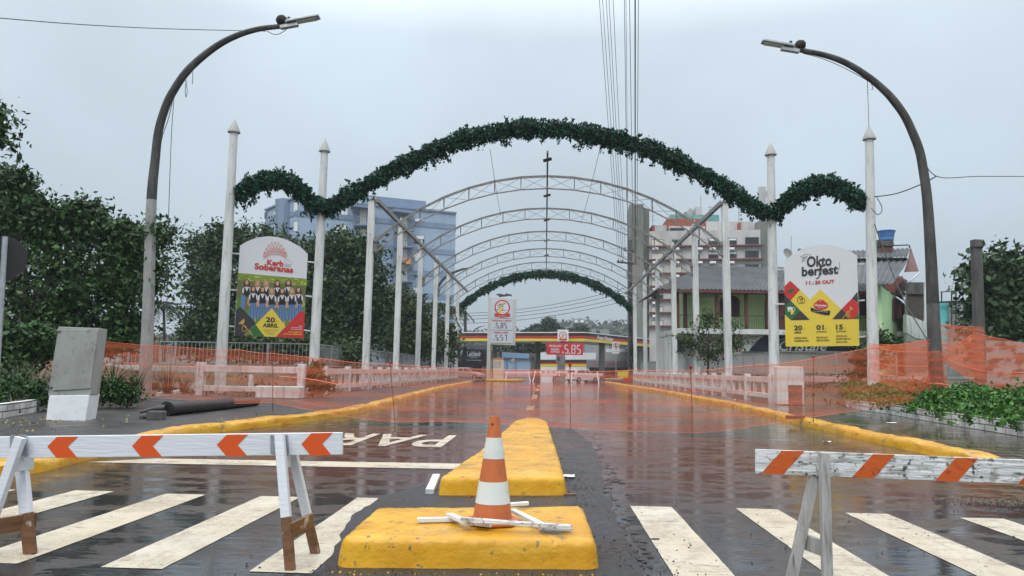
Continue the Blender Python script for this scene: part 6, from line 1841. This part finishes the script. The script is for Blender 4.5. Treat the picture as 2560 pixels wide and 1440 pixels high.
# emblem panel on the roof edge and red price banner under it
pE = Plane.upright(D(1394, 840, YF - .4), D(1421, 840, YF - .4))
o2 = thing('station_sign', 'square white sign with a round red emblem mounted on the station roof edge', 'sign', D(1407, 853, YF - .4))
MB().prism([pE.at(1394, 824), pE.at(1421, 824), pE.at(1421.5, 853), pE.at(1394, 853)], (0, .25, 0)).build('panel', WHITE_M, o2)
A = Art(lambda x, y, off=0: pE.at(x, y, off + .01))
def emblem(A, cx, cy, r, M_):
    A.ell(cx, cy, r, r, M_['red'], 0, 28); A.ell(cx, cy, r * .83, r * .83, M_['white'], 1, 28)
    cols = ['blue', 'gold', 'olive', 'brown', 'green', 'yellow', 'dark']
    for k in range(46):
        a = RNG.uniform(0, 6.28); q = RNG.uniform(.1, .72) * r
        A.ell(cx + q * math.cos(a), cy + q * math.sin(a) * .95, r * RNG.uniform(.03, .1), r * RNG.uniform(.04, .13), M_[cols[RNG.integers(len(cols))]], 2, 7)
    A.ell(cx - r * .3, cy + r * .45, r * .26, r * .28, M_['yellow'], 3, 8)
    A.poly([(cx - r * 1.05, cy + r * .72), (cx - r * .6, cy + r * .8), (cx, cy + r * .92), (cx + r * .6, cy + r * .8), (cx + r * 1.05, cy + r * .72), (cx + r * .95, cy + r * .95), (cx + r * 1.05, cy + r * 1.12), (cx, cy + r * 1.28), (cx - r * 1.05, cy + r * 1.12), (cx - r * .95, cy + r * .95)], M_['red'], 4)
    A.text('Posto Oktober', (cx - r * .5, cy + r * 1.14), (cx + r * .5, cy + r * 1.14), (cx - r * .5, cy + r * .98), M_['white'], 5)
emblem(A, 1407.5, 839, 10, I)
A.mb.build('emblem', PAL, o2)
pP = Plane.upright(D(1366, 870, YF - 1.0), D(1458, 872, YF - 1.0))
o2 = thing('price_banner', 'red promotional price banner reading 5,85 under the station roof', 'banner', D(1412, 888, YF - 1))
MB().prism([pP.at(1366, 856.5), pP.at(1459, 858), pP.at(1457.5, 888), pP.at(1366, 886.5)], (0, .15, 0)).build('panel', mat('banner_red', (.5, .022, .03), .5), o2)
A = Art(lambda x, y, off=0: pP.at(x, y, off + .01))
A.text('PROMOÇÃO', (1372, 868.3), (1403, 868.8), (1373, 861), I['white'], 0, bold=.03, shear=.2)
A.text('GASOLINA', (1377, 875.5), (1398, 876), (1377.5, 870.5), I['white'], 0, bold=.03, shear=.15)
A.text('ADITIVADA', (1376, 881.5), (1399, 882), (1376.5, 876.8), I['white'], 0, bold=.03, shear=.15)
A.text('R$', (1405, 884), (1410, 884), (1405, 879), I['white'], 0, bold=.03)
A.digits('5,85', (1409, 884), (1453, 885), (1410, 861.5), I['white'], 0, .17)
A.mb.build('lettering', PAL, o2)
# price tower
YT = 86.0
pT = Plane((0, YT, 0), (.12, -1, 0))
o2 = thing('price_tower', 'tall grey fuel price tower with a round beer emblem and two seven-segment prices', 'price sign', D(1250, 952, YT))
TG = mat('tower_grey', (.5, .5, .47), .5, [((.5, .5, .5), .5, .7, (.42, .42, .4))])
MB().prism([pT.at(x, y) for x, y in ((1220.5, 743), (1290.5, 746), (1287, 863), (1226, 861), (1224, 953), (1215.5, 953))], (0, 1.1, 0)).build('frame', TG, o2, bevel=.03)
pT2 = Plane(pT.p + pT.n * .02, pT.n)
for y0, y1 in ((747, 795), (796, 824.5), (826, 857)):
    MB().prism([pT2.at(1228, y0), pT2.at(1283.5, y0 + 1.5), pT2.at(1281.5, y1 + .6), pT2.at(1226.5, y1)], pT.n * .04).build('sign_panel', mat('lightbox_panel', (.5, .55, .6), .4), o2)
A = Art(lambda x, y, off=0: pT2.at(x, y, off + .05))
emblem(A, 1255.5, 769, 19.5, I)
A.text('GASOLINA COMUM', (1230, 803.5), (1278, 804.5), (1230, 799), I['red'], 0, bold=.03)
A.part('upper_price', PAL, o2)
A.digits('5,85', (1238, 820.5), (1268.5, 821), (1238.5, 806.5), I['brown'], 0, .2)
A.text('R$', (1234.5, 820.5), (1238, 820.5), (1234.5, 817.5), I['brown'], 0, bold=.03)
A.part('upper_price', PAL, o2)
A.text('DIESEL S-500', (1235, 833.3), (1270, 834), (1235, 828.6), I['red'], 0, bold=.03)
A.digits('5,57', (1237, 851), (1268, 851.5), (1237.5, 836.5), I['brown'], 0, .2)
A.text('R$', (1233.5, 851), (1237, 851), (1233.5, 848), I['brown'], 0, bold=.03)
A.mb.build('lettering', PAL, o2)
c_ = D(1259, 739, YT + .5)
MB().obox(c_, (.55, 0, .08), (0, .3, 0), (-.02, 0, .1)).build('floodlight', DARK_STEEL, o2, bevel=.03)
MB().obox(c_ + Vector((.6, 0, .1)), (.35, 0, -.08), (0, .25, 0), (.02, 0, .09)).build('floodlight', DARK_STEEL, o2, bevel=.03)
MB().obox(c_ + Vector((-.45, 0, .1)), (.35, 0, -.02), (0, .25, 0), (.02, 0, .09)).build('floodlight', DARK_STEEL, o2, bevel=.03)
# price board under the tower
YQ = 84.6
pQ = Plane((0, YQ, 0), (0, -1, 0))
o2 = thing('price_board', 'small white price board with an orange top under the price tower', 'price sign', D(1246, 952, YQ))
MB().prism([pQ.at(1233, 900), pQ.at(1259, 900), pQ.at(1258, 952), pQ.at(1233, 952)], (0, .3, 0)).build('panel', TG, o2)
MB().prism([pQ.at(1232, 895.5, .01), pQ.at(1259.5, 895.5, .01), pQ.at(1259.5, 900, .01), pQ.at(1232, 900, .01)], (0, .35, 0)).build('top_strip', mat('orange_strip', (.55, .2, .02), .5), o2)
A = Art(lambda x, y, off=0: pQ.at(x, y, off + .02))
for k in range(3):
    A.text(('GAS', 'ADIT', 'S10')[k], (1236, 907 + 6 * k), (1242, 907 + 6 * k), (1236, 903.5 + 6 * k), I['dark'], 0)
    A.digits(('5,85', '5,85', '5,57')[k], (1244, 907 + 6 * k), (1253, 907 + 6 * k), (1244, 903.5 + 6 * k), I['brown'], 0, .2)
A.mb.build('lettering', PAL, o2)
# shop of the station
YS = 113.0
pS2 = Plane((0, YS, 0), (0, -1, 0))
o2 = thing('station_shop', 'station shop with a white fascia and black, red and yellow stripes under the roof', 'shop', D(1450, 935, YS))
MB().prism([pS2.at(1350, 945), pS2.at(1580, 945), pS2.at(1580, 880), pS2.at(1350, 880)], (0, 6, 0)).build('wall', mat('shop_wall', (.3, .3, .3), .6), o2)
pS3 = Plane((0, YS - .06, 0), (0, -1, 0))
for y0, y1, x0, x1, m_, nm in ((882, 899, 1351, 1490, WHITE_M, 'fascia'), (900.5, 906, 1351, 1466, F_BLACK, 'black_stripe'), (906, 910.5, 1351, 1466, F_RED, 'red_stripe'), (910.5, 917, 1351, 1466, F_YEL, 'yellow_stripe'), (917.5, 945, 1351, 1466, WHITE_M, 'lower_wall'), (902, 918, 1467, 1566, mat('shop_sign_grey', (.2, .2, .2), .6), 'shop_sign'), (918.5, 945, 1473, 1570, GLASS, 'shop_window'), (872, 881, 1515, 1580, WHITE_M, 'light_box')):
    MB().prism([pS3.at(x0, y1), pS3.at(x1, y1), pS3.at(x1, y0), pS3.at(x0, y0)], (0, .06, 0)).build(nm, m_, o2)
A = Art(lambda x, y, off=0: pS3.at(x, y, off + .02))
A.text('Conveniência', (1516, 913), (1550, 913), (1516, 906), I['red'], 0)
A.ring(1487, 909, 5, 5, 1, I['red'], 0)
A.mb.build('lettering', PAL, o2)
# pumps and boxes under the roof
for px, y0, lb in ((1331, 884, 'dark fuel pump left of the middle station pillar'), (1398, 886, 'grey fuel pump at the right station pillar below the price banner')):
    c_ = D(px, 940, YF + 2)
    o2 = thing('fuel_pump', lb, 'fuel pump', (c_.x, c_.y, 0), 'fuel pumps')
    w_ = px2m(9, YF)
    MB().box(c_.x - w_, c_.x + w_, c_.y - .4, c_.y + .4, D(px, 906, YF + 2).z, D(px, y0, YF + 2).z).build('head', PILLAR if px < 1350 else CONC, o2, bevel=.04)
    MB().box(c_.x - w_ * .6, c_.x + w_ * .6, c_.y - .35, c_.y + .35, 0, D(px, 906, YF + 2).z - .01).build('body', PILLAR if px < 1350 else CONC, o2, bevel=.03)
    MB().box(c_.x - w_ * .5, c_.x + w_ * .5, c_.y - .43, c_.y - .41, D(px, 902, YF + 2).z, D(px, 892, YF + 2).z).build('display', GLASS, o2)
# blue low building and black shop front behind the station
o2 = thing('shop_building', 'low pale blue building with a slanted roof edge behind the price board', 'shop', D(1290, 935, 118))
LB = mat('pale_blue_cladding', (.3, .42, .55), .6, [((.6, .6, .2), .5, .7, (.25, .36, .48))])
MB().prism([D(1256, 940, 118), D(1326, 940, 118), D(1326, 895, 118), D(1256, 893, 118)], (0, 6, 0)).build('wall', LB, o2)
MB().prism([D(1255, 894, 117.5), D(1323, 896, 117.5), D(1323, 884, 117.5), D(1255, 880, 117.5)], (0, .4, 0)).build('roof_edge', mat('blue_fascia', (.2, .31, .44), .6), o2)
for x in (1266, 1288): MB().prism([D(x, 940, 117.9), D(x + 3, 940, 117.9), D(x + 3, 897, 117.9), D(x, 897, 117.9)], (0, -.1, 0)).build('pilaster', mat('blue_pilaster', (.16, .25, .4), .6), o2)
YM = 112.0
pM = Plane((0, YM, 0), (0, -1, 0))
o2 = thing('shop_building', 'black-fronted shop with white lettering left of the price tower', 'shop', D(1180, 935, YM))
MB().prism([pM.at(1115, 945), pM.at(1218, 945), pM.at(1218, 862), pM.at(1115, 868)], (0, 8, 0)).build('wall', mat('slate_wall', (.1, .11, .125), .6), o2)
MB().prism([pM.at(1142, 917, .05), pM.at(1217, 915, .05), pM.at(1217, 874, .05), pM.at(1142, 872, .05)], (0, .05, 0)).build('banner', F_BLACK, o2)
A = Art(lambda x, y, off=0: pM.at(x, y, off + .07))
A.stroke([(1143, 890), (1148, 875)], 3, I['white'], 0); A.poly([(1142, 888), (1147, 873), (1152, 873), (1150, 892)], I['brown'], 0); A.poly([(1143, 886), (1149, 893), (1154, 873), (1158, 873), (1152, 892), (1148, 893)], I['white'], 1)
A.text('Malchlandr', (1168, 891), (1202, 891), (1168, 878), I['white'], 0, bold=.02)
A.text('Tramaga eventos', (1172, 895.5), (1194, 895.5), (1172, 892.3), I['white'], 0)
A.stroke([(1166, 900), (1203, 901)], 1.6, I['grey'], 0)
A.poly([(1208, 877), (1214, 890), (1217, 894), (1217, 877)], I['brown'], 0)
A.mb.build('lettering', PAL, o2)
for x in (1176, 1188, 1199): MB().prism([pM.at(x - 5, 945, .02), pM.at(x + 5, 945, .02), pM.at(x + 5, 914, .02), pM.at(x - 5, 914, .02)], (0, .02, 0)).build('window', GLASS, o2)
MB().prism([pM.at(1115, 886, .4), pM.at(1138, 886, .4), pM.at(1138, 870, .4), pM.at(1115, 868, .4)], (0, .3, 0)).build('awning', LB, o2)
# signs on poles
def roundel(label, px, py, r, Y, foot, kind):
    c_ = D(px, py, Y)
    b0 = D(px, foot, Y)
    o2 = thing('road_sign', label, 'road sign', b0)
    MB().tube([b0, c_ + Vector((0, .06, .2))], px2m(.9, Y), n=8).build('pole', GALV, o2)
    pl = Plane((0, Y - .02, 0), (0, -1, 0))
    A = Art(lambda x, y, off=0: pl.at(x, y, off))
    if kind == 'park':
        MB().prism([pl.at(1531, 855), pl.at(1548, 855), pl.at(1548, 884), pl.at(1531, 884)], (0, .03, 0)).build('plate', WHITE_M, o2)
    else:
        MB().prism([pl.at(px + (r + .3) * math.cos(a), py + (r + .3) * math.sin(a)) for a in np.linspace(0, 2 * math.pi, 24, endpoint=False)], (0, .03, 0)).build('plate', DARK_STEEL, o2)
    A.ell(px, py, r, r, I['red'] if kind == 'park' else I['brown'], 0, 24); A.ell(px, py, r * .78, r * .78, I['cream'] if kind != 'park' else I['white'], 1, 24)
    if kind == 'park':
        A.text('E', (px - 2.3, py + 3.6), (px + 2.3, py + 3.6), (px - 2.3, py - 3.6), I['black'], 2, bold=.04)
        A.stroke([(px - r * .62, py - r * .62), (px + r * .62, py + r * .62)], 1.1, I['red'], 3)
        A.text('INÍCIO', (px - 3.5, 874), (px + 3.5, 874), (px - 3.5, 871.6), I['dark'], 2)
        A.text('CARGA E DESCARGA', (px - 6.5, 880), (px + 6.5, 880), (px - 6.5, 877.6), I['dark'], 2)
    else:
        A.ring(px, py + .5, 2.2, 2.4, 1.2, I['black'], 2, 180, 360); A.stroke([(px - 2.2, py), (px - 2.2, py + 4)], 1.2, I['black'], 2); A.stroke([(px + 2.2, py), (px + 2.2, py + 3)], 1.2, I['black'], 2)
        A.stroke([(px - r * .62, py - r * .62), (px + r * .62, py + r * .62)], 1.1, I['brown'], 3)
    A.mb.build('symbol', PAL, o2)
roundel('white sign plate with a crossed E on a thin pole near the price banner', 1540, 864, 7, 82, 953, 'park')
roundel('small round no-U-turn sign on a dark pole right of the price board', 1282, 901, 6, 96, 940, 'turn')
# far barricades and boards at the end of the bridge
def far_barricade(label, x0, x1, y, Y, stripes, legs, tilt=0):
    o2 = thing('barricade', label, 'barricade', D((x0 + x1) / 2, 960, Y), 'far barricades at the end of the bridge')
    MB().prism([D(x0, y, Y), D(x1, y + tilt, Y), D(x1, y + 5 + tilt, Y), D(x0, y + 5, Y)], (0, .05, 0)).build('board', WHITE_BOARD, o2)
    for s in stripes: MB().poly([D(s, y, Y - .004), D(s + 4, y, Y - .004), D(s + 8, y + 5, Y - .004), D(s + 4, y + 5, Y - .004)]).build('stripe', ORANGE_PAINT, o2)
    for a, b2 in legs:
        MB().bar(D(a, y - 1, Y - .1), Vector((D(b2, 958, Y - .6).x, Y - .6, 0)), .1, .07, up=(0, 1, 0)).build('leg', WHITE_BOARD, o2)
far_barricade('far white barricade between the price board and the striped barricade', 1262, 1322, 929, 83, (), ((1321, 1326), (1268, 1264)))
far_barricade('far barricade with orange diagonal stripes in the middle of the bridge end', 1325, 1413, 928, 82, (1328, 1341, 1354, 1367, 1380, 1394), ((1339, 1332), (1398, 1398)))
far_barricade('far plain white barricade in front of the parked white car', 1416, 1507, 931, 78, (), ((1431, 1427), (1493, 1497)), 3)
o2 = thing('price_board', 'low leaning price board reading 5.89 in front of the far striped barricade', 'price sign', D(1390, 960, 80))
pK = Plane((0, 80, 0), (0, -1, 0))
MB().prism([pK.at(1382, 940), pK.at(1399, 940), pK.at(1399, 961), pK.at(1382, 961)], (0, .06, 0)).build('panel', mat('board_brown', (.14, .06, .05), .6), o2)
A = Art(lambda x, y, off=0: pK.at(x, y, off + .01))
A.digits('5.89', (1384, 952), (1398, 952), (1384, 943.5), I['white'], 0); A.digits('5.99', (1384, 960.5), (1398, 960.5), (1384, 954.5), I['white'], 0)
A.mb.build('lettering', PAL, o2)
tag(MB().prism([D(1352, 945, 81), D(1381, 945, 81), D(1380, 957, 81), D(1352, 957, 81)], (0, .4, 0)).build('white_box', WHITE_M, loc=D(1366, 957, 81), bevel=.03), 'low white block beside the leaning price board at the bridge end', 'block')
for px, y0, y1, w_, m_, lb, nm in ((1558, 928, 946, 12, F_YEL, 'yellow waste container beside the rear right bridge post', 'container'), (1569, 946, 956, 8, F_RED, 'red crate below the yellow container beside the rear right bridge post', 'crate')):
    Y = 76
    c_ = D(px, y1, Y)
    o2 = thing(nm, lb, nm, c_)
    a, b2 = D(px - w_, y0, Y), D(px + w_, y1, Y)
    MB().prism([(a.x, Y, b2.z), (b2.x, Y, b2.z), (b2.x + .04, Y, a.z), (a.x - .04, Y, a.z)], (0, .8, 0)).build('body', m_, o2, bevel=.03)
    MB().prism([(a.x - .06, Y - .03, a.z), (b2.x + .06, Y - .03, a.z), (b2.x + .06, Y - .03, a.z + .07), (a.x - .06, Y - .03, a.z + .07)], (0, .86, 0)).build('rim', m_, o2)
# kerbed island under the price tower
ky = MB()
kp = [D(x, 957, 80) for x in (1213, 1302)]
struct(MB().prism([(kp[0].x, 80, .0), (kp[1].x - 1, 80, 0), (kp[1].x, 83, 0), (kp[1].x, 90, 0), (kp[0].x, 90, 0)], (0, 0, .17)), 'kerb_island', YELLOW, bevel=.04)

# ------------------------------------------------------------------ cars
CARGLASS = mat('car_glass', (.02, .025, .028), .06)
TYRE = mat('tyre_rubber', (.015, .015, .015), .8)
def car(label, c, rot, paint, L_=3.9):
    """hatchback: body profile swept across the width with tapered cabin"""
    c = Vector(c)
    o2 = thing('parked_car', label, 'car', c, 'parked cars')
    M4 = Matrix.Translation(c) @ Matrix.Rotation(rot, 4, 'Z')
    X_ = lambda x, y, z: M4 @ Vector((x, y, z))
    h = L_ / 2
    low = [(-h, .32), (-h + .02, .72), (-h + .18, .9), (-h + .5, .95), (h - 1.1, .93), (h - .35, .8), (h - .05, .62), (h, .35), (h - .5, .22), (-h + .5, .22)]
    mb = MB()
    rows = []
    for y, s in ((-.82, .97), (-.76, 1), (.76, 1), (.82, .97)):
        rows.append([X_(x * s, y, .5 + (z - .5) * (1 if abs(y) < .8 else .9)) for x, z in low + low[:1]])
    mb.grid(rows); mb.poly(rows[0][:-1]); mb.poly(rows[-1][:-1])
    mb.build('body', paint, o2, smooth=True)
    cab = [(-h + .12, .9), (-h + .45, 1.4), (-h + .9, 1.47), (.35, 1.44), (h - 1.05, .92)]
    mb = MB()
    g = [[X_(x, s * (.72 if z < 1 else .58), z) for x, z in cab] for s in (-1, 1)]
    mb.grid(g); mb.poly(g[0]); mb.poly(g[1])
    mb.build('cabin', paint, o2, smooth=False, bevel=.03)
    for s in (-1, 1):
        MB().poly([X_(x, s * (.725 if z < 1 else .6) , z) for x, z in ((-h + .55, .98), (-h + .75, 1.34), (-.2, 1.37), (-.2, .98))]).build('side_window', CARGLASS, o2)
        MB().poly([X_(x, s * (.725 if z < 1 else .6), z) for x, z in ((-.1, .98), (-.1, 1.37), (.33, 1.36), (h - 1.25, .98))]).build('side_window', CARGLASS, o2)
        for wx in (-h + .72, h - .75):
            w = MB().tube([X_(wx, s * .62, .3), X_(wx, s * .84, .3)], .3, n=20)
            wh = w.build('wheel', TYRE, o2)
            MB().tube([X_(wx, s * .835, .3), X_(wx, s * .85, .3)], .18, n=14).build('rim', GALV, wh)
    MB().poly([X_(-h + .16, -.62, .98), X_(-h + .16, .62, .98), X_(-h + .42, .52, 1.36), X_(-h + .42, -.52, 1.36)]).build('rear_window', CARGLASS, o2)
    MB().poly([X_(.4, -.53, 1.41), X_(.4, .53, 1.41), X_(h - 1.04, .64, .96), X_(h - 1.04, -.64, .96)]).build('windscreen', CARGLASS, o2)
    for s in (-1, 1):
        MB().box(-.04, .04, -.12, .12, -.14, .14)
        MB().obox(X_(-h + .03, s * .68, .75), M4.to_3x3() @ Vector((.03, 0, 0)), M4.to_3x3() @ Vector((0, .09, 0)), (0, 0, .13)).build('tail_light', RED_CAP, o2)
        MB().obox(X_(h - .12, s * .62, .66), M4.to_3x3() @ Vector((.06, 0, 0)), M4.to_3x3() @ Vector((0, .14, 0)), (0, 0, .07)).build('headlight', CWHITE, o2)
car('white hatchback parked behind the far plain white barricade', (D(1457, 940, 84).x, 84.5, 0), math.radians(38), mat('white_car_paint', (.6, .61, .62), .25, coat=.5))
car('silver car parked behind the farthest left post in front of the black shop', (D(1165, 940, 88).x, 88.5, 0), math.radians(-18), mat('silver_car_paint', (.34, .35, .36), .3, metal=.4, coat=.5), 4.3)

# ------------------------------------------------------------------ utility pole, far lamps, overhead wires
o2 = thing('utility_pole', 'dark utility pole with cross-arms and cables at the right end of the bridge', 'utility pole', D(1577, 950, 82))
MB().tube([D(1577, 955, 82), D(1575, 600, 82)], [.33, .22], n=10).build('shaft', CONC_DARK, o2, smooth=True)
for y, x0, x1 in ((628, 1560, 1585), (658, 1542, 1592)):
    MB().bar(D(x0, y - 3, 81.8), D(x1, y + 2, 81.8), .14, .18).build('cross_arm', DARK_STEEL, o2)
ins = MB()
for x, y in ((1546, 654), (1556, 655), (1588, 658), (1563, 623), (1583, 627)):
    MB().tube([D(x, y + 2, 81.8), D(x, y - 4, 81.8)], .1, n=8).build('insulator', CONC_DARK, o2)
tw = MB()
for k in range(3):
    tw.tube([D(1577 + 3 * math.sin(y * .21 + k * 2), y, 81.5 - .2 * math.cos(y * .13 + k)) for y in range(700, 930, 10)], .07, n=5)
tw.build('cable_wrap', CABLE, o2)
MB().tube([D(1583, 860, 81.7), D(1583, 905, 81.7)], .2, n=10).build('junction_sleeve', CABLE, o2)
def far_lamp(label, base, pts, Y, r):
    o2 = thing('street_lamp', label, 'street lamp', D(*base, Y))
    P = spline([D(x, y, Y) for x, y in pts], 6)
    MB().tube(P[:7], r, n=8).build('pole', CONC_DARK, o2)
    MB().tube(P[6:], [r * (1 - .4 * i / (len(P) - 7)) for i in range(len(P) - 6)], n=8).build('curved_arm', CONC_DARK, o2)
    e = P[-1]
    MB().obox(e, (.45, 0, .06), (0, .14, 0), (0, 0, .06)).build('luminaire', GALV, o2, bevel=.02)
far_lamp('dark curved street lamp far behind the second-last left post', (1078, 930), [(1076, 930), (1084, 760), (1098, 712), (1120, 688), (1150, 675), (1171, 669)], 70, .16)
far_lamp('small curved street lamp behind the fuel station roof left of the price tower', (1180, 890), [(1178, 890), (1184, 832), (1196, 819), (1208, 815)], 130, .12)
o2 = thing('utility_pole', 'thin dark pole rising behind the station roof left of the price tower', 'utility pole', D(1164, 890, 120))
MB().tube([D(1164, 935, 120), D(1163, 780, 120)], .24, n=8).build('shaft', CONC_DARK, o2)
MB().bar(D(1158, 790, 119.8), D(1170, 790, 119.8), .12, .12).build('cross_arm', DARK_STEEL, o2)
# bundle of overhead wires climbing over the bridge from the dark utility pole towards the camera
top = [(1499, .010), (1507, .010), (1516, .010), (1523, .010), (1533, .010), (1561, .011), (1565, .009), (1574, .012), (1588, .026), (1596, .012)]
end = [(1546, 652), (1551, 653), (1556, 653), (1560, 654), (1563, 622), (1570, 655), (1571, 655), (1583, 625), (1588, 656), (1592, 656)]
for k, ((tx, r), (ex, ey)) in enumerate(zip(top, end)):
    a, b2 = D(ex, ey, 81.6), D(tx + (tx - ex) * .1, -60, 24)
    pts = []
    for i in range(17):
        f = i / 16
        p = a.lerp(b2, f); p.z -= .25 * 4 * f * (1 - f)
        pts.append(p)
    mb = MB().tube(pts, [r * (1 + 1.1 * (1 - i / 16)) for i in range(17)], n=5)
    wl = ['leftmost', 'second from left', 'third from left', 'fourth from left', 'fifth from left', 'sixth from left', 'seventh from left', 'eighth from left', 'thick black', 'rightmost'][k]
    tag(mb.build('overhead_wire', CABLE, loc=a), f'{wl} overhead wire of the steep bundle above the big garland', 'wire', 'overhead wires above the bridge')
far = [((1290, 775), (1545, 745), 'upper'), ((1290, 782), (1560, 752), 'second'), ((1290, 790), (1575, 760), 'third'), ((1290, 800), (1575, 770), 'lowest')]
for (x0, y0), (x1, y1), nm in far:
    a, b2 = D(x0 - 170, y0 + 8, 90), D(x1 + 20, y1 - 26, 83)
    pts = [a.lerp(b2, i / 12) + Vector((0, 0, -.8 * 4 * (i / 12) * (1 - i / 12))) for i in range(13)]
    tag(MB().tube(pts, .028, n=4).build('overhead_wire', CABLE_GREY, loc=a), f'{nm} of the thin wires sagging across behind the price tower', 'wire', 'wires behind the price tower')
for k, (a_, b_2) in enumerate((((1225, 372), (1252, 540)), ((1500, 372), (1452, 560)))):
    p, q = D(*a_, 32.4), D(*b_2, 46)
    tag(MB().tube([p, p.lerp(q, .5) + Vector((0, 0, -.15)), q], .011, n=4).build('stay_wire', CABLE_GREY, loc=p), ('thin stay wire hanging from the left half of the big garland', 'thin stay wire hanging from the right half of the big garland')[k], 'wire')
tag(MB().tube(spline([D(2465, 632, 28), D(2500, 645, 28.5), D(2560, 668, 30), D(2700, 700, 33)], 6), .02, n=5).build('overhead_wire', CABLE, loc=D(2465, 632, 28)), 'black cable leaving the square weathered pole to the right edge', 'wire')

# ------------------------------------------------------------------ far background
FAR_W = mat('far_building', (.24, .25, .25), .7, [(.3, .5, .7, (.19, .2, .2))])
o2 = thing('far_building', 'far grey-green rooftop structure with square openings above the station roof', 'building', D(1450, 900, 190))
MB().prism([D(1408, 900, 190), D(1462, 900, 190), D(1462, 808, 190), D(1428, 808, 190), D(1428, 815, 190), D(1408, 818, 190)], (0, 10, 0)).build('wall', FAR_W, o2)
MB().prism([D(1432, 808, 189), D(1462, 808, 189), D(1462, 797, 189), D(1432, 797, 189)], (0, 8, 0)).build('roof_house', FAR_W, o2)
for x in (1437, 1452): MB().poly([D(x, 806, 188.9), D(x + 7, 806, 188.9), D(x + 7, 800, 188.9), D(x, 800, 188.9)]).build('window', SHUTTER_W, o2)
o2 = thing('far_building', 'far long grey flat-roofed building right of the rooftop structure', 'building', D(1490, 900, 180))
MB().prism([D(1464, 900, 180), D(1523, 900, 180), D(1523, 824, 180), D(1464, 822, 180)], (0, 10, 0)).build('wall', FAR_W, o2)
MB().prism([D(1490, 833, 179.9), D(1500, 833, 179.9), D(1500, 826, 179.9), D(1490, 826, 179.9)], (0, -.1, 0)).build('roof_vent', FRAME, o2)
o2 = thing('far_building', 'white and blue low buildings behind the right row of posts beyond the station', 'building', D(1640, 930, 100))
LBW = mat('pale_blue_white_wall', (.5, .58, .66), .6)
MB().prism([D(1590, 940, 120), D(1690, 940, 120), D(1690, 836, 120), D(1590, 838, 120)], (0, .8, 0)).build('wall', LBW, o2)
MB().prism([D(1640, 908, 117.5), D(1700, 906, 117.5), D(1700, 886, 117.5), D(1640, 888, 117.5)], (0, .3, 0)).build('light_box', WHITE_M, o2)
MB().prism([D(1632, 940, 117.6), D(1695, 940, 117.6), D(1695, 912, 117.6), D(1632, 912, 117.6)], (0, .2, 0)).build('shop_window', GLASS, o2)
o2 = thing('far_building', 'low red-brown building seen between the big tree and the left street lamp', 'building', D(270, 905, 60))
MB().prism([D(225, 905, 60), D(303, 905, 60), D(303, 835, 60), D(225, 835, 60)], (0, 6, 0)).build('wall', mat('terracotta_band', (.28, .1, .06), .7), o2)
MB().prism([D(225, 905, 59.9), D(305, 905, 59.9), D(305, 850, 59.9), D(225, 850, 59.9)], (0, -.1, 0)).build('shopfront', mat('pale_shopfront', (.35, .34, .33), .7), o2)
MB().prism([D(290, 834, 61), D(310, 834, 61), D(310, 810, 61), D(290, 810, 61)], (0, 3, 0)).build('roof_house', WWALL, o2)
HILL = mat('wooded_hills', (.035, .052, .035), .9, [(.02, .45, .6, (.02, .035, .025)), (.15, .5, .65, (.055, .07, .045))])
rows = []
xs = np.linspace(-420, 420, 120)
prof = lambda x: 20 + 7 * math.sin(x * .011 + 1) + 4 * math.sin(x * .037) + 2 * math.sin(x * .11) + 1.2 * math.sin(x * .31) + 10 * math.exp(-((x + 190) / 70) ** 2)
for k in range(10):
    f = k / 9
    rows.append([(x, 330 + 160 * f + 10 * math.sin(x * .05), -1 + prof(x) * math.sin(f * math.pi / 2) + RNG.normal() * .8 * (k > 0)) for x in xs])
struct(MB().grid(rows), 'hills', HILL, smooth=True)
cl_ = []
for _ in range(2200):
    x = RNG.uniform(-400, 400); f = RNG.uniform(.2, 1)
    z_ = prof(x) * math.sin(f * math.pi / 2)
    cl_.append(np.array([x, 330 + 160 * f + 10 * math.sin(x * .05), z_ + 1]) + RNG.normal(size=(14, 3)) * np.array([3, 3, 1.4]))
tag(leaf_mesh('hill_woods', np.concatenate(cl_), 2.6, LEAF_FAR, asp=.8), 'misty woods covering the low hills on the horizon', 'woods', kind='stuff')

# rainy air
hz = bpy.data.materials.new('haze')
hz.use_nodes = True
t = hz.node_tree; t.nodes.clear()
out = t.nodes.new('ShaderNodeOutputMaterial')
pv = t.nodes.new('ShaderNodeVolumePrincipled')
pv.inputs['Color'].default_value = (.86, .92, .97, 1)
pv.inputs['Density'].default_value = HAZE = .00045
pv.inputs['Anisotropy'].default_value = .2
t.links.new(pv.outputs[0], out.inputs['Volume'])
if HAZE:
    hb = MB().box(-600, 600, -30, 600, -1.2, 34).build('haze', hz)
    tag(hb, 'pale rainy haze filling the air', 'haze', kind='stuff')
